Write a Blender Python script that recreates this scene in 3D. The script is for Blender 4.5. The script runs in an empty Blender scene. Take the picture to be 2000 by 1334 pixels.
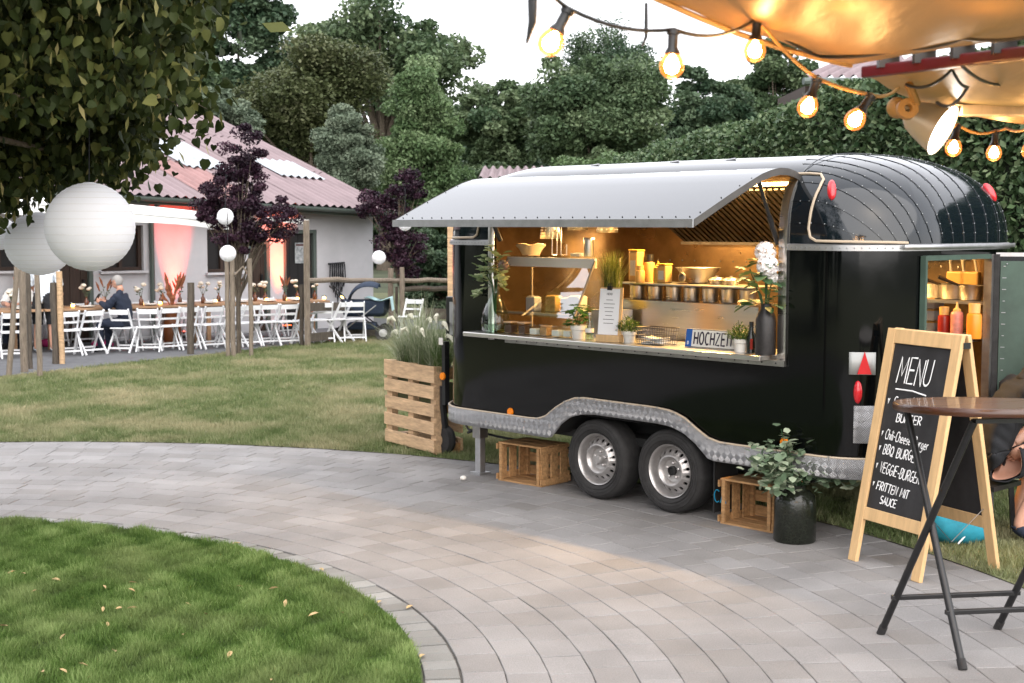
import bpy, math, random
import numpy as np
from mathutils import Vector, Matrix
random.seed(7); RNG = np.random.default_rng(7)
sc = bpy.context.scene
C = sc.collection
R = math.radians

# ------------------------------------------------------------------ camera
HC = 2.03; FPX = 2778.0; PITCH = math.atan((667-437)/FPX)
cam = bpy.data.cameras.new('camera'); cam.sensor_width = 36.0; cam.lens = FPX*36/2000
cam.clip_end = 600; cam.clip_start = .05
cam.dof.use_dof = True; cam.dof.focus_distance = 9.3; cam.dof.aperture_fstop = 5.6
co = bpy.data.objects.new('camera', cam); C.objects.link(co)
co.location = (0, 0, HC); co.rotation_euler = (math.pi/2-PITCH, 0, 0)
sc.camera = co
# ------------------------------------------------------------------ world, sun, exposure
SUN_EL, SUN_AZ = R(40), R(165)          # veiled light from behind the photographer
w = bpy.data.worlds.new('World'); sc.world = w; w.use_nodes = True
nt = w.node_tree; bgn = nt.nodes['Background']
sky = nt.nodes.new('ShaderNodeTexSky'); sky.sky_type = 'NISHITA'; sky.sun_disc = False
sky.sun_elevation = SUN_EL; sky.sun_rotation = SUN_AZ; sky.air_density = 1.2; sky.dust_density = 3.0
mx = nt.nodes.new('ShaderNodeMixRGB'); mx.inputs[0].default_value = 0.80     # closed cloud deck over the clear sky
mx.inputs[2].default_value = (9.6, 9.55, 9.9, 1)
nt.links.new(sky.outputs[0], mx.inputs[1]); nt.links.new(mx.outputs[0], bgn.inputs[0])
bgn.inputs[1].default_value = 0.10
sl = bpy.data.lights.new('sun', 'SUN'); sl.energy = 1.2; sl.angle = R(95); sl.color = (1, .95, .9)
so = bpy.data.objects.new('sun', sl); C.objects.link(so)
so.rotation_euler = Vector((math.sin(SUN_AZ)*math.cos(SUN_EL), math.cos(SUN_AZ)*math.cos(SUN_EL), math.sin(SUN_EL))).to_track_quat('Z', 'Y').to_euler()
sc.view_settings.view_transform = 'Standard'; sc.view_settings.look = 'None'
sc.view_settings.exposure = 1.55; sc.view_settings.gamma = 1.0; sc.view_settings.use_curve_mapping = False
sc.render.engine = 'CYCLES'; sc.cycles.use_denoising = True
sc.cycles.max_bounces = 7; sc.cycles.diffuse_bounces = 3; sc.cycles.glossy_bounces = 4
sc.cycles.transmission_bounces = 6; sc.cycles.transparent_max_bounces = 8
sc.cycles.caustics_reflective = False; sc.cycles.caustics_refractive = False
sc.cycles.sample_clamp_indirect = 6.0

# ------------------------------------------------------------------ picture to place
_c, _s = math.cos(PITCH), math.sin(PITCH)
def ray(px, py):
    a, b = (px-1000)/FPX, -(py-667)/FPX
    return Vector((a, _c+b*_s, -_s+b*_c))
def gnd(px, py, z=0.0):
    r = ray(px, py); return Vector((0, 0, HC))+r*((z-HC)/r.z)
def at(px, py, Y):
    r = ray(px, py); return Vector((0, 0, HC))+r*(Y/r.y)
TH = R(46.5)
U = Vector((math.cos(TH), -math.sin(TH), 0)); V = Vector((math.sin(TH), math.cos(TH), 0)); ZZ = Vector((0, 0, 1))
TO = Vector((0.8256, 10.0963, 0))
def T(u, v, z): return TO+U*u+V*v+ZZ*z
def tp(px, py, v):                       # trailer coordinates of a sight line met at depth v of the trailer
    r = ray(px, py); o = Vector((0, 0, HC)); t = (TO+V*v-o).dot(V)/r.dot(V); q = o+r*t-TO
    return q.dot(U), v, q.z
def ux(px, v, z):                        # along-trailer position for a picture column at depth v and height z
    lo, hi = -4., 5.
    for _ in range(40):
        m = (lo+hi)/2; q = T(m, v, z); d = q.y*_c-(q.z-HC)*_s
        if 1000+FPX*q.x/d < px: lo = m
        else: hi = m
    return lo

# ------------------------------------------------------------------ helpers
def tag(o, label=None, cat=None, group=None, kind=None):
    if label: o['label'] = label
    if cat: o['category'] = cat
    if group: o['group'] = group
    if kind: o['kind'] = kind
    return o
def empty(name, loc=(0, 0, 0), rz=0.0):
    o = bpy.data.objects.new(name, None); C.objects.link(o); o.location = loc; o.rotation_euler = (0, 0, rz)
    o.empty_display_size = .1
    return o
def link(name, me, mat, parent=None):
    o = bpy.data.objects.new(name, me); C.objects.link(o)
    if mat is not None and len(me.materials) == 0: me.materials.append(mat)
    if parent is not None: o.parent = parent
    return o
def share(src, parent=None, loc=None, rot=None, scale=None, mw=None):   # another piece with the same mesh
    o = src.copy(); C.objects.link(o)
    o.parent = parent if parent is not None else src.parent
    if mw is not None: o.matrix_basis = mw
    if loc is not None: o.location = loc
    if rot is not None: o.rotation_euler = rot
    if scale is not None: o.scale = scale
    return o
def copy_tree(o, parent=None, loc=None, rz=None):
    c = o.copy(); C.objects.link(c); c.parent = parent
    if loc is not None: c.location = loc
    if rz is not None: c.rotation_euler = (0, 0, rz)
    for ch in list(o.children): copy_tree(ch, c)
    return c
class MB:
    def __init__(s): s.v = []; s.f = []
    def add(s, vs, fs):
        b = len(s.v); s.v += [tuple(x) for x in vs]; s.f += [tuple(b+i for i in f) for f in fs]; return s
    def box(s, c, d, m=None):
        c = Vector(c); x, y, z = d[0]/2, d[1]/2, d[2]/2
        vs = [Vector((a*x, b*y, e*z)) for a in (-1, 1) for b in (-1, 1) for e in (-1, 1)]
        if m is not None: vs = [m @ q for q in vs]
        return s.add([c+q for q in vs], [(0, 1, 3, 2), (4, 6, 7, 5), (0, 4, 5, 1), (2, 3, 7, 6), (0, 2, 6, 4), (1, 5, 7, 3)])
    def box2(s, a, b): return s.box([(a[i]+b[i])/2 for i in range(3)], [abs(b[i]-a[i]) for i in range(3)])
    def bar(s, p, q, w, h, up=(0, 0, 1)):       # rectangular bar: w across, h along "up"
        p, q = Vector(p), Vector(q); d = (q-p).normalized(); up = Vector(up)
        sd = d.cross(up)
        if sd.length < 1e-4: sd = d.cross(Vector((1, 0, 0)))
        sd.normalize(); u2 = sd.cross(d)
        vs = [e+sd*(a*w/2)+u2*(b*h/2) for e in (p, q) for a, b in ((-1, -1), (1, -1), (1, 1), (-1, 1))]
        return s.add(vs, [(3, 2, 1, 0), (4, 5, 6, 7), (0, 1, 5, 4), (1, 2, 6, 5), (2, 3, 7, 6), (3, 0, 4, 7)])
    def tube(s, pts, rad, n=8, cap=True, flat=1.0):
        pts = [Vector(p) for p in pts]; k = len(pts)
        rad = [rad]*k if not hasattr(rad, '__len__') else rad
        nv = None; vs = []; fs = []
        for i, p in enumerate(pts):
            t = (pts[min(i+1, k-1)]-pts[max(i-1, 0)])
            if t.length < 1e-9: t = Vector((0, 0, 1))
            t.normalize()
            if nv is None: nv = t.cross(Vector((0, 0, 1)) if abs(t.z) < .9 else Vector((1, 0, 0))).normalized()
            else:
                nv = nv-t*nv.dot(t); nv.normalize()
            b = t.cross(nv)
            vs += [p+(nv*math.cos(a)*flat+b*math.sin(a))*rad[i] for a in [2*math.pi*j/n for j in range(n)]]
        for i in range(k-1):
            fs += [(i*n+j, i*n+(j+1) % n, (i+1)*n+(j+1) % n, (i+1)*n+j) for j in range(n)]
        if cap: fs += [tuple(range(n-1, -1, -1)), tuple((k-1)*n+j for j in range(n))]
        return s.add(vs, fs)
    def lathe(s, prof, n=24, c=(0, 0, 0), m=None, cap=False):
        c = Vector(c); vs = []; fs = []; k = len(prof)
        for r, z in prof:
            for j in range(n):
                q = Vector((r*math.cos(2*math.pi*j/n), r*math.sin(2*math.pi*j/n), z))
                vs.append(c+(m @ q if m is not None else q))
        for i in range(k-1):
            fs += [(i*n+j, i*n+(j+1) % n, (i+1)*n+(j+1) % n, (i+1)*n+j) for j in range(n)]
        if cap: fs += [tuple(range(n-1, -1, -1)), tuple((k-1)*n+j for j in range(n))]
        return s.add(vs, fs)
    def ball(s, c, r, n=10, m=8, sq=(1, 1, 1)):
        vs = []; fs = []; c = Vector(c)
        for i in range(m+1):
            a = math.pi*i/m
            for j in range(n):
                b = 2*math.pi*j/n
                vs.append(c+Vector((math.sin(a)*math.cos(b)*sq[0], math.sin(a)*math.sin(b)*sq[1], math.cos(a)*sq[2]))*r)
        for i in range(m):
            fs += [(i*n+j, (i+1)*n+j, (i+1)*n+(j+1) % n, i*n+(j+1) % n) for j in range(n)]
        return s.add(vs, fs)
    def grid(s, P, closed=False):               # P[i][j] points
        a, b = len(P), len(P[0]); vs = [q for r in P for q in r]
        fs = [(i*b+j, i*b+(j+1) % b, (i+1)*b+(j+1) % b, (i+1)*b+j) for i in range(a-1) for j in range(b if closed else b-1)]
        return s.add(vs, fs)
    def prism(s, poly, z0, z1):                 # polygon in x,y
        n = len(poly)
        return s.add([(x, y, z0) for x, y in poly]+[(x, y, z1) for x, y in poly],
                     [tuple(range(n-1, -1, -1)), tuple(range(n, 2*n))]+[(i, (i+1) % n, n+(i+1) % n, n+i) for i in range(n)])
    def xf(s, m): s.v = [tuple(m @ Vector(q)) for q in s.v]; return s
    def build(s, name, mat, parent=None, smooth=False, bevel=0, ang=40, solid=0):
        me = bpy.data.meshes.new(name); me.from_pydata(s.v, [], s.f); me.update()
        if smooth: me.shade_smooth(); me.set_sharp_from_angle(angle=R(ang))
        o = link(name, me, mat, parent)
        if solid:
            md = o.modifiers.new('solid', 'SOLIDIFY'); md.thickness = solid; md.offset = -1
        if bevel:
            md = o.modifiers.new('bevel', 'BEVEL'); md.width = bevel; md.segments = 2; md.limit_method = 'ANGLE'
        return o
def raw_mesh(name, verts, faces_n, idx, var=None):     # numpy mesh: all faces with faces_n corners
    me = bpy.data.meshes.new(name); nv = len(verts); nf = len(idx)//faces_n
    me.vertices.add(nv); me.vertices.foreach_set('co', np.asarray(verts, np.float32).ravel())
    me.loops.add(nf*faces_n); me.loops.foreach_set('vertex_index', np.asarray(idx, np.int32).ravel())
    me.polygons.add(nf); me.polygons.foreach_set('loop_start', np.arange(0, nf*faces_n, faces_n, dtype=np.int32))
    me.update(calc_edges=True)
    if var is not None:
        a = me.attributes.new('var', 'FLOAT', 'FACE'); a.data.foreach_set('value', np.asarray(var, np.float32))
    return me

# ------------------------------------------------------------------ materials
def nodes(m): return m.node_tree.nodes, m.node_tree.links
def mat(name, col, rough=.6, metal=0., vary=0., scale=6., bump=0., bscale=60., spec=.5, coat=0., trans=0., ior=1.45, col2=None, stretch=None, emit=None, estr=0., sss=0., roughvar=0., det=6):
    m = bpy.data.materials.new(name); m.use_nodes = True; N, L = nodes(m); p = N['Principled BSDF']
    p.inputs['Base Color'].default_value = (*col, 1); p.inputs['Roughness'].default_value = rough
    p.inputs['Metallic'].default_value = metal; p.inputs['Specular IOR Level'].default_value = spec
    p.inputs['IOR'].default_value = ior; p.inputs['Coat Weight'].default_value = coat; p.inputs['Coat Roughness'].default_value = .05
    p.inputs['Transmission Weight'].default_value = trans
    if emit: p.inputs['Emission Color'].default_value = (*emit, 1); p.inputs['Emission Strength'].default_value = estr
    tc = mp = None
    if vary or bump or col2 or roughvar:
        tc = N.new('ShaderNodeTexCoord'); mp = N.new('ShaderNodeMapping'); L.new(tc.outputs['Object'], mp.inputs[0])
        if stretch: mp.inputs['Scale'].default_value = stretch
    if vary or col2:
        nz = N.new('ShaderNodeTexNoise'); nz.inputs['Scale'].default_value = scale; nz.inputs['Detail'].default_value = det
        nz.inputs['Roughness'].default_value = .65
        L.new(mp.outputs[0], nz.inputs[0])
        rp = N.new('ShaderNodeValToRGB'); L.new(nz.outputs[0], rp.inputs[0])
        a = col2 if col2 else [c*(1-vary) for c in col]; b = col if col2 else [min(1, c*(1+vary)) for c in col]
        rp.color_ramp.elements[0].position = .32; rp.color_ramp.elements[1].position = .68
        rp.color_ramp.elements[0].color = (*a, 1); rp.color_ramp.elements[1].color = (*b, 1)
        L.new(rp.outputs[0], p.inputs['Base Color'])
    if roughvar:
        nr = N.new('ShaderNodeTexNoise'); nr.inputs['Scale'].default_value = scale*1.7; L.new(mp.outputs[0], nr.inputs[0])
        mr = N.new('ShaderNodeMapRange'); L.new(nr.outputs[0], mr.inputs[0]); mr.inputs[3].default_value = max(0, rough-roughvar); mr.inputs[4].default_value = rough+roughvar
        L.new(mr.outputs[0], p.inputs['Roughness'])
    if bump:
        nb = N.new('ShaderNodeTexNoise'); nb.inputs['Scale'].default_value = bscale; nb.inputs['Detail'].default_value = 5
        L.new(mp.outputs[0], nb.inputs[0]); bn = N.new('ShaderNodeBump'); bn.inputs['Strength'].default_value = bump; bn.inputs['Distance'].default_value = .01
        L.new(nb.outputs[0], bn.inputs['Height']); L.new(bn.outputs[0], p.inputs['Normal'])
    return m
def leafmat(name, cols, rough=.55, patch=0., pscale=.4, dry=None, trans=.25, spec=.18):
    m = bpy.data.materials.new(name); m.use_nodes = True; N, L = nodes(m); p = N['Principled BSDF']; out = N['Material Output']
    p.inputs['Roughness'].default_value = rough; p.inputs['Specular IOR Level'].default_value = spec
    a = N.new('ShaderNodeAttribute'); a.attribute_name = 'var'
    rp = N.new('ShaderNodeValToRGB'); L.new(a.outputs['Fac'], rp.inputs[0])
    while len(rp.color_ramp.elements) < len(cols): rp.color_ramp.elements.new(.5)
    for i, c in enumerate(cols):
        rp.color_ramp.elements[i].position = i/(len(cols)-1); rp.color_ramp.elements[i].color = (*c, 1)
    src = rp.outputs[0]
    if patch:
        g = N.new('ShaderNodeNewGeometry'); nz = N.new('ShaderNodeTexNoise'); nz.inputs['Scale'].default_value = pscale; nz.inputs['Detail'].default_value = 4
        L.new(g.outputs['Position'], nz.inputs[0]); mr = N.new('ShaderNodeMapRange'); L.new(nz.outputs[0], mr.inputs[0])
        mr.inputs[1].default_value = .45; mr.inputs[2].default_value = .72; mr.inputs[4].default_value = patch
        mm = N.new('ShaderNodeMixRGB'); L.new(mr.outputs[0], mm.inputs[0]); L.new(src, mm.inputs[1]); mm.inputs[2].default_value = (*dry, 1); src = mm.outputs[0]
    L.new(src, p.inputs['Base Color'])
    if trans:
        t = N.new('ShaderNodeBsdfTranslucent'); L.new(src, t.inputs[0]); ms = N.new('ShaderNodeMixShader'); ms.inputs[0].default_value = trans
        L.new(p.outputs[0], ms.inputs[1]); L.new(t.outputs[0], ms.inputs[2]); L.new(ms.outputs[0], out.inputs[0])
    return m
def glassmat(name, tint=(1, 1, 1), rough=0.0, alpha=.82, refl=1.0):      # thin pane: see-through plus mirror by angle
    m = bpy.data.materials.new(name); m.use_nodes = True; N, L = nodes(m); out = N['Material Output']; N.remove(N['Principled BSDF'])
    tr = N.new('ShaderNodeBsdfTransparent'); tr.inputs[0].default_value = (*[c*alpha+(1-alpha)*c for c in tint], 1)
    gl = N.new('ShaderNodeBsdfGlossy'); gl.inputs['Roughness'].default_value = rough
    fr = N.new('ShaderNodeFresnel'); ge = N.new('ShaderNodeNewGeometry'); im = N.new('ShaderNodeMapRange'); im.inputs[3].default_value = 1.5; im.inputs[4].default_value = 1/1.5
    L.new(ge.outputs['Backfacing'], im.inputs[0]); L.new(im.outputs[0], fr.inputs[0])
    mu = N.new('ShaderNodeMath'); mu.operation = 'MULTIPLY'; mu.inputs[1].default_value = refl; L.new(fr.outputs[0], mu.inputs[0])
    ms = N.new('ShaderNodeMixShader'); L.new(mu.outputs[0], ms.inputs[0]); L.new(tr.outputs[0], ms.inputs[1]); L.new(gl.outputs[0], ms.inputs[2])
    L.new(ms.outputs[0], out.inputs[0]); return m
M = {}
M['black_paint'] = mat('black_paint', (.0022, .0028, .0035), .06, coat=0., spec=.5, bump=.012, bscale=2.0, roughvar=.03)
M['roof_paint'] = mat('roof_lacquer', (.004, .007, .010), .10, coat=.35, spec=.5, bump=.015, bscale=2.0, roughvar=.04)  # same black paint, with the sky's bluish sheen put into colour and coat
M['body_paint'] = mat('body_lacquer', (.0016, .002, .0022), .07, spec=.38, bump=.03, bscale=1.6, roughvar=.03)
M['trim'] = mat('beige_trim', (.42, .34, .25), .45)
M['rivet'] = mat('rivet_metal', (.30, .31, .32), .4, 1.)
M['steel'] = mat('brushed_steel', (.60, .58, .55), .30, 1., vary=.05, scale=2, stretch=(1, 1, 12), roughvar=.08)
M['steel_dull'] = mat('dull_steel', (.36, .35, .34), .42, 1., vary=.2, scale=8, roughvar=.1)
M['steel_dark'] = mat('dark_steel', (.16, .15, .14), .45, 1., vary=.2, scale=5)
M['alu'] = mat('aluminium', (.45, .45, .46), .42, .9, vary=.15, scale=9, bump=.05, bscale=200)
M['rubber'] = mat('tyre_rubber', (.022, .021, .021), .8, vary=.35, scale=14, bump=.15, bscale=120)
M['rim'] = mat('silver_rim', (.46, .44, .43), .38, .75, vary=.12, scale=20)
M['dark'] = mat('dark_underside', (.012, .012, .012), .7)
M['black_metal'] = mat('black_metal', (.012, .012, .013), .35, vary=.3, scale=30)
M['orange'] = mat('orange_reflector', (.8, .22, .01), .25)
M['red'] = mat('red_lens', (.5, .012, .02), .15, coat=.6)
M['pallet'] = mat('pallet_wood', (.50, .335, .195), .75, vary=.3, scale=4, stretch=(1.5, 9, 9), bump=.3, bscale=40)
M['crate'] = mat('crate_wood', (.36, .20, .085), .7, vary=.42, scale=4, stretch=(2, 10, 10), bump=.3, bscale=40)
M['pine'] = mat('pine_frame', (.60, .39, .19), .55, vary=.14, scale=3, stretch=(8, 8, 1.2), bump=.08, bscale=50)
M['board'] = mat('chalkboard', (.018, .017, .018), .62, vary=.5, scale=5, roughvar=.1)
M['chalk'] = mat('white_chalk', (.8, .8, .8), .9)
M['postwood'] = mat('weathered_wood', (.19, .155, .12), .85, vary=.35, scale=5, stretch=(10, 10, 1.5), bump=.5, bscale=25)
M['postdark'] = mat('dark_weathered_wood', (.085, .07, .055), .85, vary=.4, scale=5, stretch=(10, 10, 1.5), bump=.5, bscale=25)
M['white_chair'] = mat('white_chair_paint', (.72, .73, .75), .45)
M['tabletop'] = mat('table_wood', (.30, .18, .10), .5, vary=.25, scale=3)
M['wall'] = mat('white_render', (.43, .43, .45), .9, vary=.08, scale=1.5, bump=.2, bscale=40)
M['brown_door'] = mat('brown_boards', (.035, .02, .014), .6, vary=.3, scale=4, stretch=(12, 12, 1))
M['window_dark'] = mat('dark_window', (.012, .011, .012), .5)
M['green_gutter'] = mat('green_gutter', (.075, .095, .085), .5)
M['roof'] = mat('faded_red_roof', (.200, .152, .160), .85, vary=.22, scale=.9, stretch=(3, .5, 1), bump=.2, bscale=30, det=9)
M['roof_red'] = mat('newer_red_roof', (.235, .135, .13), .85, vary=.2, scale=2)
M['skylight'] = mat('skylight_sheet', (.31, .335, .36), .45, vary=.2, scale=2)
M['paper'] = mat('menu_paper', (.78, .78, .80), .85, bump=.08, bscale=50)
def papermat():
    m = mat('lantern_paper', (.90, .90, .92), .9, bump=.06, bscale=40); N, L = nodes(m); t = N.new('ShaderNodeBsdfTranslucent'); t.inputs[0].default_value = (.86, .86, .90, 1); ms = N.new('ShaderNodeMixShader'); ms.inputs[0].default_value = .35
    L.new(N['Principled BSDF'].outputs[0], ms.inputs[1]); L.new(t.outputs[0], ms.inputs[2]); L.new(ms.outputs[0], N['Material Output'].inputs[0]); return m
M['lantern'] = papermat()
M['white'] = mat('white_ceramic', (.68, .65, .6), .45)
M['cloth'] = mat('white_cloth', (.72, .72, .70), .9, bump=.1, bscale=60)
M['bark'] = mat('bark', (.10, .08, .06), .9, vary=.4, scale=6, stretch=(6, 6, 1), bump=.7, bscale=18)
M['skin'] = mat('skin', (.50, .27, .19), .5, vary=.08, scale=20)
M['navy'] = mat('navy_fabric', (.012, .018, .035), .9, bump=.2, bscale=120)
M['blackcloth'] = mat('black_fabric', (.010, .011, .014), .85, bump=.2, bscale=120)
M['shirt'] = mat('pale_shirt', (.66, .72, .78), .9, bump=.2, bscale=90)
M['hair'] = mat('grey_hair', (.27, .26, .25), .8, bump=.3, bscale=90)
M['teal'] = mat('teal_fabric', (.015, .22, .30), .75, vary=.25, scale=8)
M['case_glass'] = glassmat('display_glass', (.92, .95, .96), refl=5.0)
M['glass'] = glassmat('clear_glass', (.93, .97, .95))
M['bottle_glass'] = glassmat('bottle_glass', (.80, .90, .84), refl=1.6)
M['amber'] = glassmat('amber_glass', (.45, .17, .05), refl=1.3)
M['darkglass'] = mat('dark_glazed_ceramic', (.012, .014, .010), .12, vary=.4, scale=60, bump=.12, bscale=90)
# ================================================================== GROUND
def pavemat(name, base, amp, fine=260):
    m = bpy.data.materials.new(name); m.use_nodes = True; N, L = nodes(m); p = N['Principled BSDF']
    p.inputs['Roughness'].default_value = .78; p.inputs['Specular IOR Level'].default_value = .35
    a = N.new('ShaderNodeAttribute'); a.attribute_name = 'var'; oi = N.new('ShaderNodeObjectInfo')
    ad = N.new('ShaderNodeMath'); ad.operation = 'ADD'; L.new(a.outputs['Fac'], ad.inputs[0]); L.new(oi.outputs['Random'], ad.inputs[1])
    fr = N.new('ShaderNodeMath'); fr.operation = 'FRACT'; L.new(ad.outputs[0], fr.inputs[0])
    rp = N.new('ShaderNodeValToRGB'); L.new(fr.outputs[0], rp.inputs[0]); rp.color_ramp.elements.new(.5)
    for i, k in enumerate((1-amp, 1., 1+amp)):
        rp.color_ramp.elements[i].position = i/2
        rp.color_ramp.elements[i].color = (base[0]*k*(1.02 if i == 0 else 1), base[1]*k, base[2]*k*(.97 if i == 0 else 1), 1)
    g = N.new('ShaderNodeNewGeometry')
    nz = N.new('ShaderNodeTexNoise'); nz.inputs['Scale'].default_value = fine; nz.inputs['Detail'].default_value = 3; L.new(g.outputs['Position'], nz.inputs[0])
    n2 = N.new('ShaderNodeTexNoise'); n2.inputs['Scale'].default_value = 1.6; n2.inputs['Detail'].default_value = 6; L.new(g.outputs['Position'], n2.inputs[0])
    av = N.new('ShaderNodeMath'); av.operation = 'ADD'; L.new(nz.outputs[0], av.inputs[0]); L.new(n2.outputs[0], av.inputs[1])
    mr = N.new('ShaderNodeMapRange'); L.new(av.outputs[0], mr.inputs[0]); mr.inputs[1].default_value = .5; mr.inputs[2].default_value = 1.5; mr.inputs[3].default_value = .55; mr.inputs[4].default_value = 1.45
    mu = N.new('ShaderNodeMixRGB'); mu.blend_type = 'MULTIPLY'; mu.inputs[0].default_value = 1; L.new(rp.outputs[0], mu.inputs[1]); L.new(mr.outputs[0], mu.inputs[2])
    L.new(mu.outputs[0], p.inputs['Base Color'])
    bn = N.new('ShaderNodeBump'); bn.inputs['Strength'].default_value = .35; bn.inputs['Distance'].default_value = .004; L.new(nz.outputs[0], bn.inputs['Height']); L.new(bn.outputs[0], p.inputs['Normal'])
    return m
M['paver'] = pavemat('concrete_paver', (.208, .200, .196), .12, 150)
M['sett'] = pavemat('granite_sett', (.20, .20, .19), .22)
M['joint'] = mat('joint_sand', (.075, .069, .062), .95, vary=.4, scale=30)
M['soil'] = mat('lawn_soil', (.085, .11, .045), .95, vary=.4, scale=3, col2=(.16, .155, .085), bump=.4, bscale=60)
M['island_soil'] = mat('island_soil', (.045, .07, .02), .95, vary=.3, scale=5)
M['asphalt'] = mat('terrace_asphalt', (.105, .108, .115), .85, vary=.18, scale=5, bump=.3, bscale=150)
M['far_ground'] = mat('far_ground', (.05, .06, .03), .95, vary=.4, scale=.3)
CI = Vector((-4.186, 5.850, 0)); RI = 3.805; RO = 7.31
def annulus(mb, r0, r1, z, n=160):
    P = [[CI+Vector((r*math.cos(2*math.pi*j/n), r*math.sin(2*math.pi*j/n), z)) for j in range(n)] for r in (r0, r1)]
    return mb.grid(P[::-1] if False else P, closed=True)
g = MB().grid([[(x, y, -.06) for x in (-260, 0, 260)] for y in (-60, 100, 400)][::-1]).build('ground', M['far_ground']); tag(g, kind='structure')
pb = annulus(MB(), RI-.03, RO+.02, -.010).build('paved_path', M['joint']); tag(pb, kind='structure')
l1 = MB().prism([(CI.x+(RI)*math.cos(2*math.pi*j/120), CI.y+(RI)*math.sin(2*math.pi*j/120)) for j in range(120)], -.05, .012).build('round_lawn', M['island_soil']); tag(l1, kind='structure')
P = []
for r in (RO, 9, 12, 16, 24, 36):
    P.append([CI+Vector((r*math.cos(2*math.pi*j/160), r*math.sin(2*math.pi*j/160), .004)) for j in range(160)])
l2 = MB().grid(P, closed=True).build('back_lawn', M['soil']); tag(l2, kind='structure')
# terrace: behind the line of the fence posts
TA, TB = gnd(-260, 765), gnd(690, 662)
td = (TB-TA).normalized(); tn = Vector((-td.y, td.x, 0))
q0, q1 = TA-td*4, TB+td*4.5
P = [[p+tn*k*1.0+ZZ*.012+tn*(random.uniform(-.05, .05) if k == 0 else 0) for p in [q0.lerp(q1, i/60) for i in range(61)]] for k in (0, 3, 8)]
te = MB().grid(P).build('terrace', M['asphalt']); tag(te, kind='structure')

# pavers: rings around the round lawn
def inview(p, m=60):
    d = p.y*_c-(p.z-HC)*_s
    if d < .5: return None
    x = 1000+FPX*p.x/d; y = 667-FPX*(p.y*_s+(p.z-HC)*_c)/d
    return (x, y) if -m < x < 2000+m and -m < y < 1334+m else None
def block(w, l, r, h=.06, ch=.003):          # wedge block, x = tangent, y = radial outward
    o = []
    for z, k in ((-h, 0), (-ch, 0), (0, ch)):
        for sx, sy in ((-1, -1), (1, -1), (1, 1), (-1, 1)):
            rr = r+sy*(w/2-k); o.append((sx*(l/2)*(rr/r)-sx*k, sy*(w/2-k), z))
    f = [(8, 9, 10, 11)]+[(i+a, i+(a+1) % 4+0, i+4+(a+1) % 4, i+4+a) for i in (0, 4) for a in range(4)]
    return o, f
near, rest = [], []
def lay(r0, w, l, n_near, name, material, gap=.0065, jit=.0009, amin=-1.5, amax=2.6, stuffname='paver_field', maxd=99):
    k = r0
    items = []
    n = int(2*math.pi*r0/l); off = random.random()
    bm = block(w-gap*.55, 2*math.pi*r0/n-gap, r0)
    me = bpy.data.meshes.new(name); me.from_pydata(bm[0], [], bm[1]); me.update(); me.materials.append(material)
    for i in range(n):
        a = 2*math.pi*(i+off)/n
        if a > math.pi: a -= 2*math.pi
        if not amin < a < amax: continue
        p = CI+Vector((r0*math.cos(a), r0*math.sin(a), random.gauss(0, jit)))
        items.append((p, a-math.pi/2, me, bm))
    return items
def place(items, n_near, name, stuffname, material):
    vis = [(it[0].y, i) for i, it in enumerate(items) if inview(it[0], 20)]
    vis.sort(); keep = set(i for _, i in vis[:n_near]); V_, F_, var = [], [], []
    for i, (p, rz, me, bm) in enumerate(items):
        tilt = (random.gauss(0, .0016), random.gauss(0, .0016))
        if i in keep:
            o = bpy.data.objects.new(name, me); C.objects.link(o); o.parent = pb; o.location = p; o.rotation_euler = (*tilt, rz)
        else:
            m = Matrix.Translation(p) @ Matrix.Rotation(rz, 4, 'Z'); b = len(V_); rv = random.random()
            V_ += [tuple(m @ Vector(q)) for q in bm[0]]; F_ += [tuple(b+j for j in f) for f in bm[1]]; var += [rv]*len(bm[1])
    if F_:
        me = bpy.data.meshes.new(stuffname); me.from_pydata(V_, [], F_); me.update()
        a = me.attributes.new('var', 'FLOAT', 'FACE'); a.data.foreach_set('value', var)
        tag(link(stuffname, me, material, pb), kind='stuff')
items = []
for k in range(17): items += lay(4.08+.196*k, .196, .262, 0, 'paver', M['paver'])
place(items, 300, 'paver', 'paver_field', M['paver'])
place(lay(3.893, .165, .13, 0, 'edging_stone', M['sett'], gap=.012, jit=.004), 70, 'edging_stone', 'edging_field', M['sett'])

# grass
def soft_noise(x, y, f, seed):
    g_ = np.random.default_rng(seed); v = np.zeros(len(x))
    for k in range(9):
        a = g_.uniform(0, 6.28); ff = f*g_.uniform(.6, 1.7); v += np.sin((x*math.cos(a)+y*math.sin(a))*ff+g_.uniform(0, 6.28))
    return v/3.0
def blades(name, pts, hgt, wid, lean, material):
    n = len(pts); a = RNG.uniform(0, 2*np.pi, n); cn = soft_noise(pts[:, 0], pts[:, 1], 26., 3); cb = soft_noise(pts[:, 0], pts[:, 1], 7., 4); h = hgt*RNG.uniform(.5, 1.2, n)*(1+.34*np.clip(cn, -1.6, 1.8)); w_ = wid*RNG.uniform(.6, 1.3, n)
    d = np.stack([np.cos(a), np.sin(a), np.zeros(n)], 1); la = RNG.uniform(0, 2*np.pi, n); ln = lean*h*RNG.uniform(.2, 1.4, n)
    tip = pts+np.stack([np.cos(la)*ln, np.sin(la)*ln, h], 1)
    v = np.stack([pts-d*w_[:, None]/2, pts+d*w_[:, None]/2, tip], 1).reshape(-1, 3)
    return tag(link(name, raw_mesh(name, v, 3, np.arange(3*n), np.clip(.45+.17*cn+.13*cb+RNG.normal(0, .17, n), 0, 1)), material), kind='stuff')
M['grass1'] = leafmat('lawn_grass', [(.034, .076, .013), (.108, .188, .043), (.28, .37, .14)], .55, patch=.55, pscale=1.6, dry=(.22, .26, .11), trans=.3)
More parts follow.
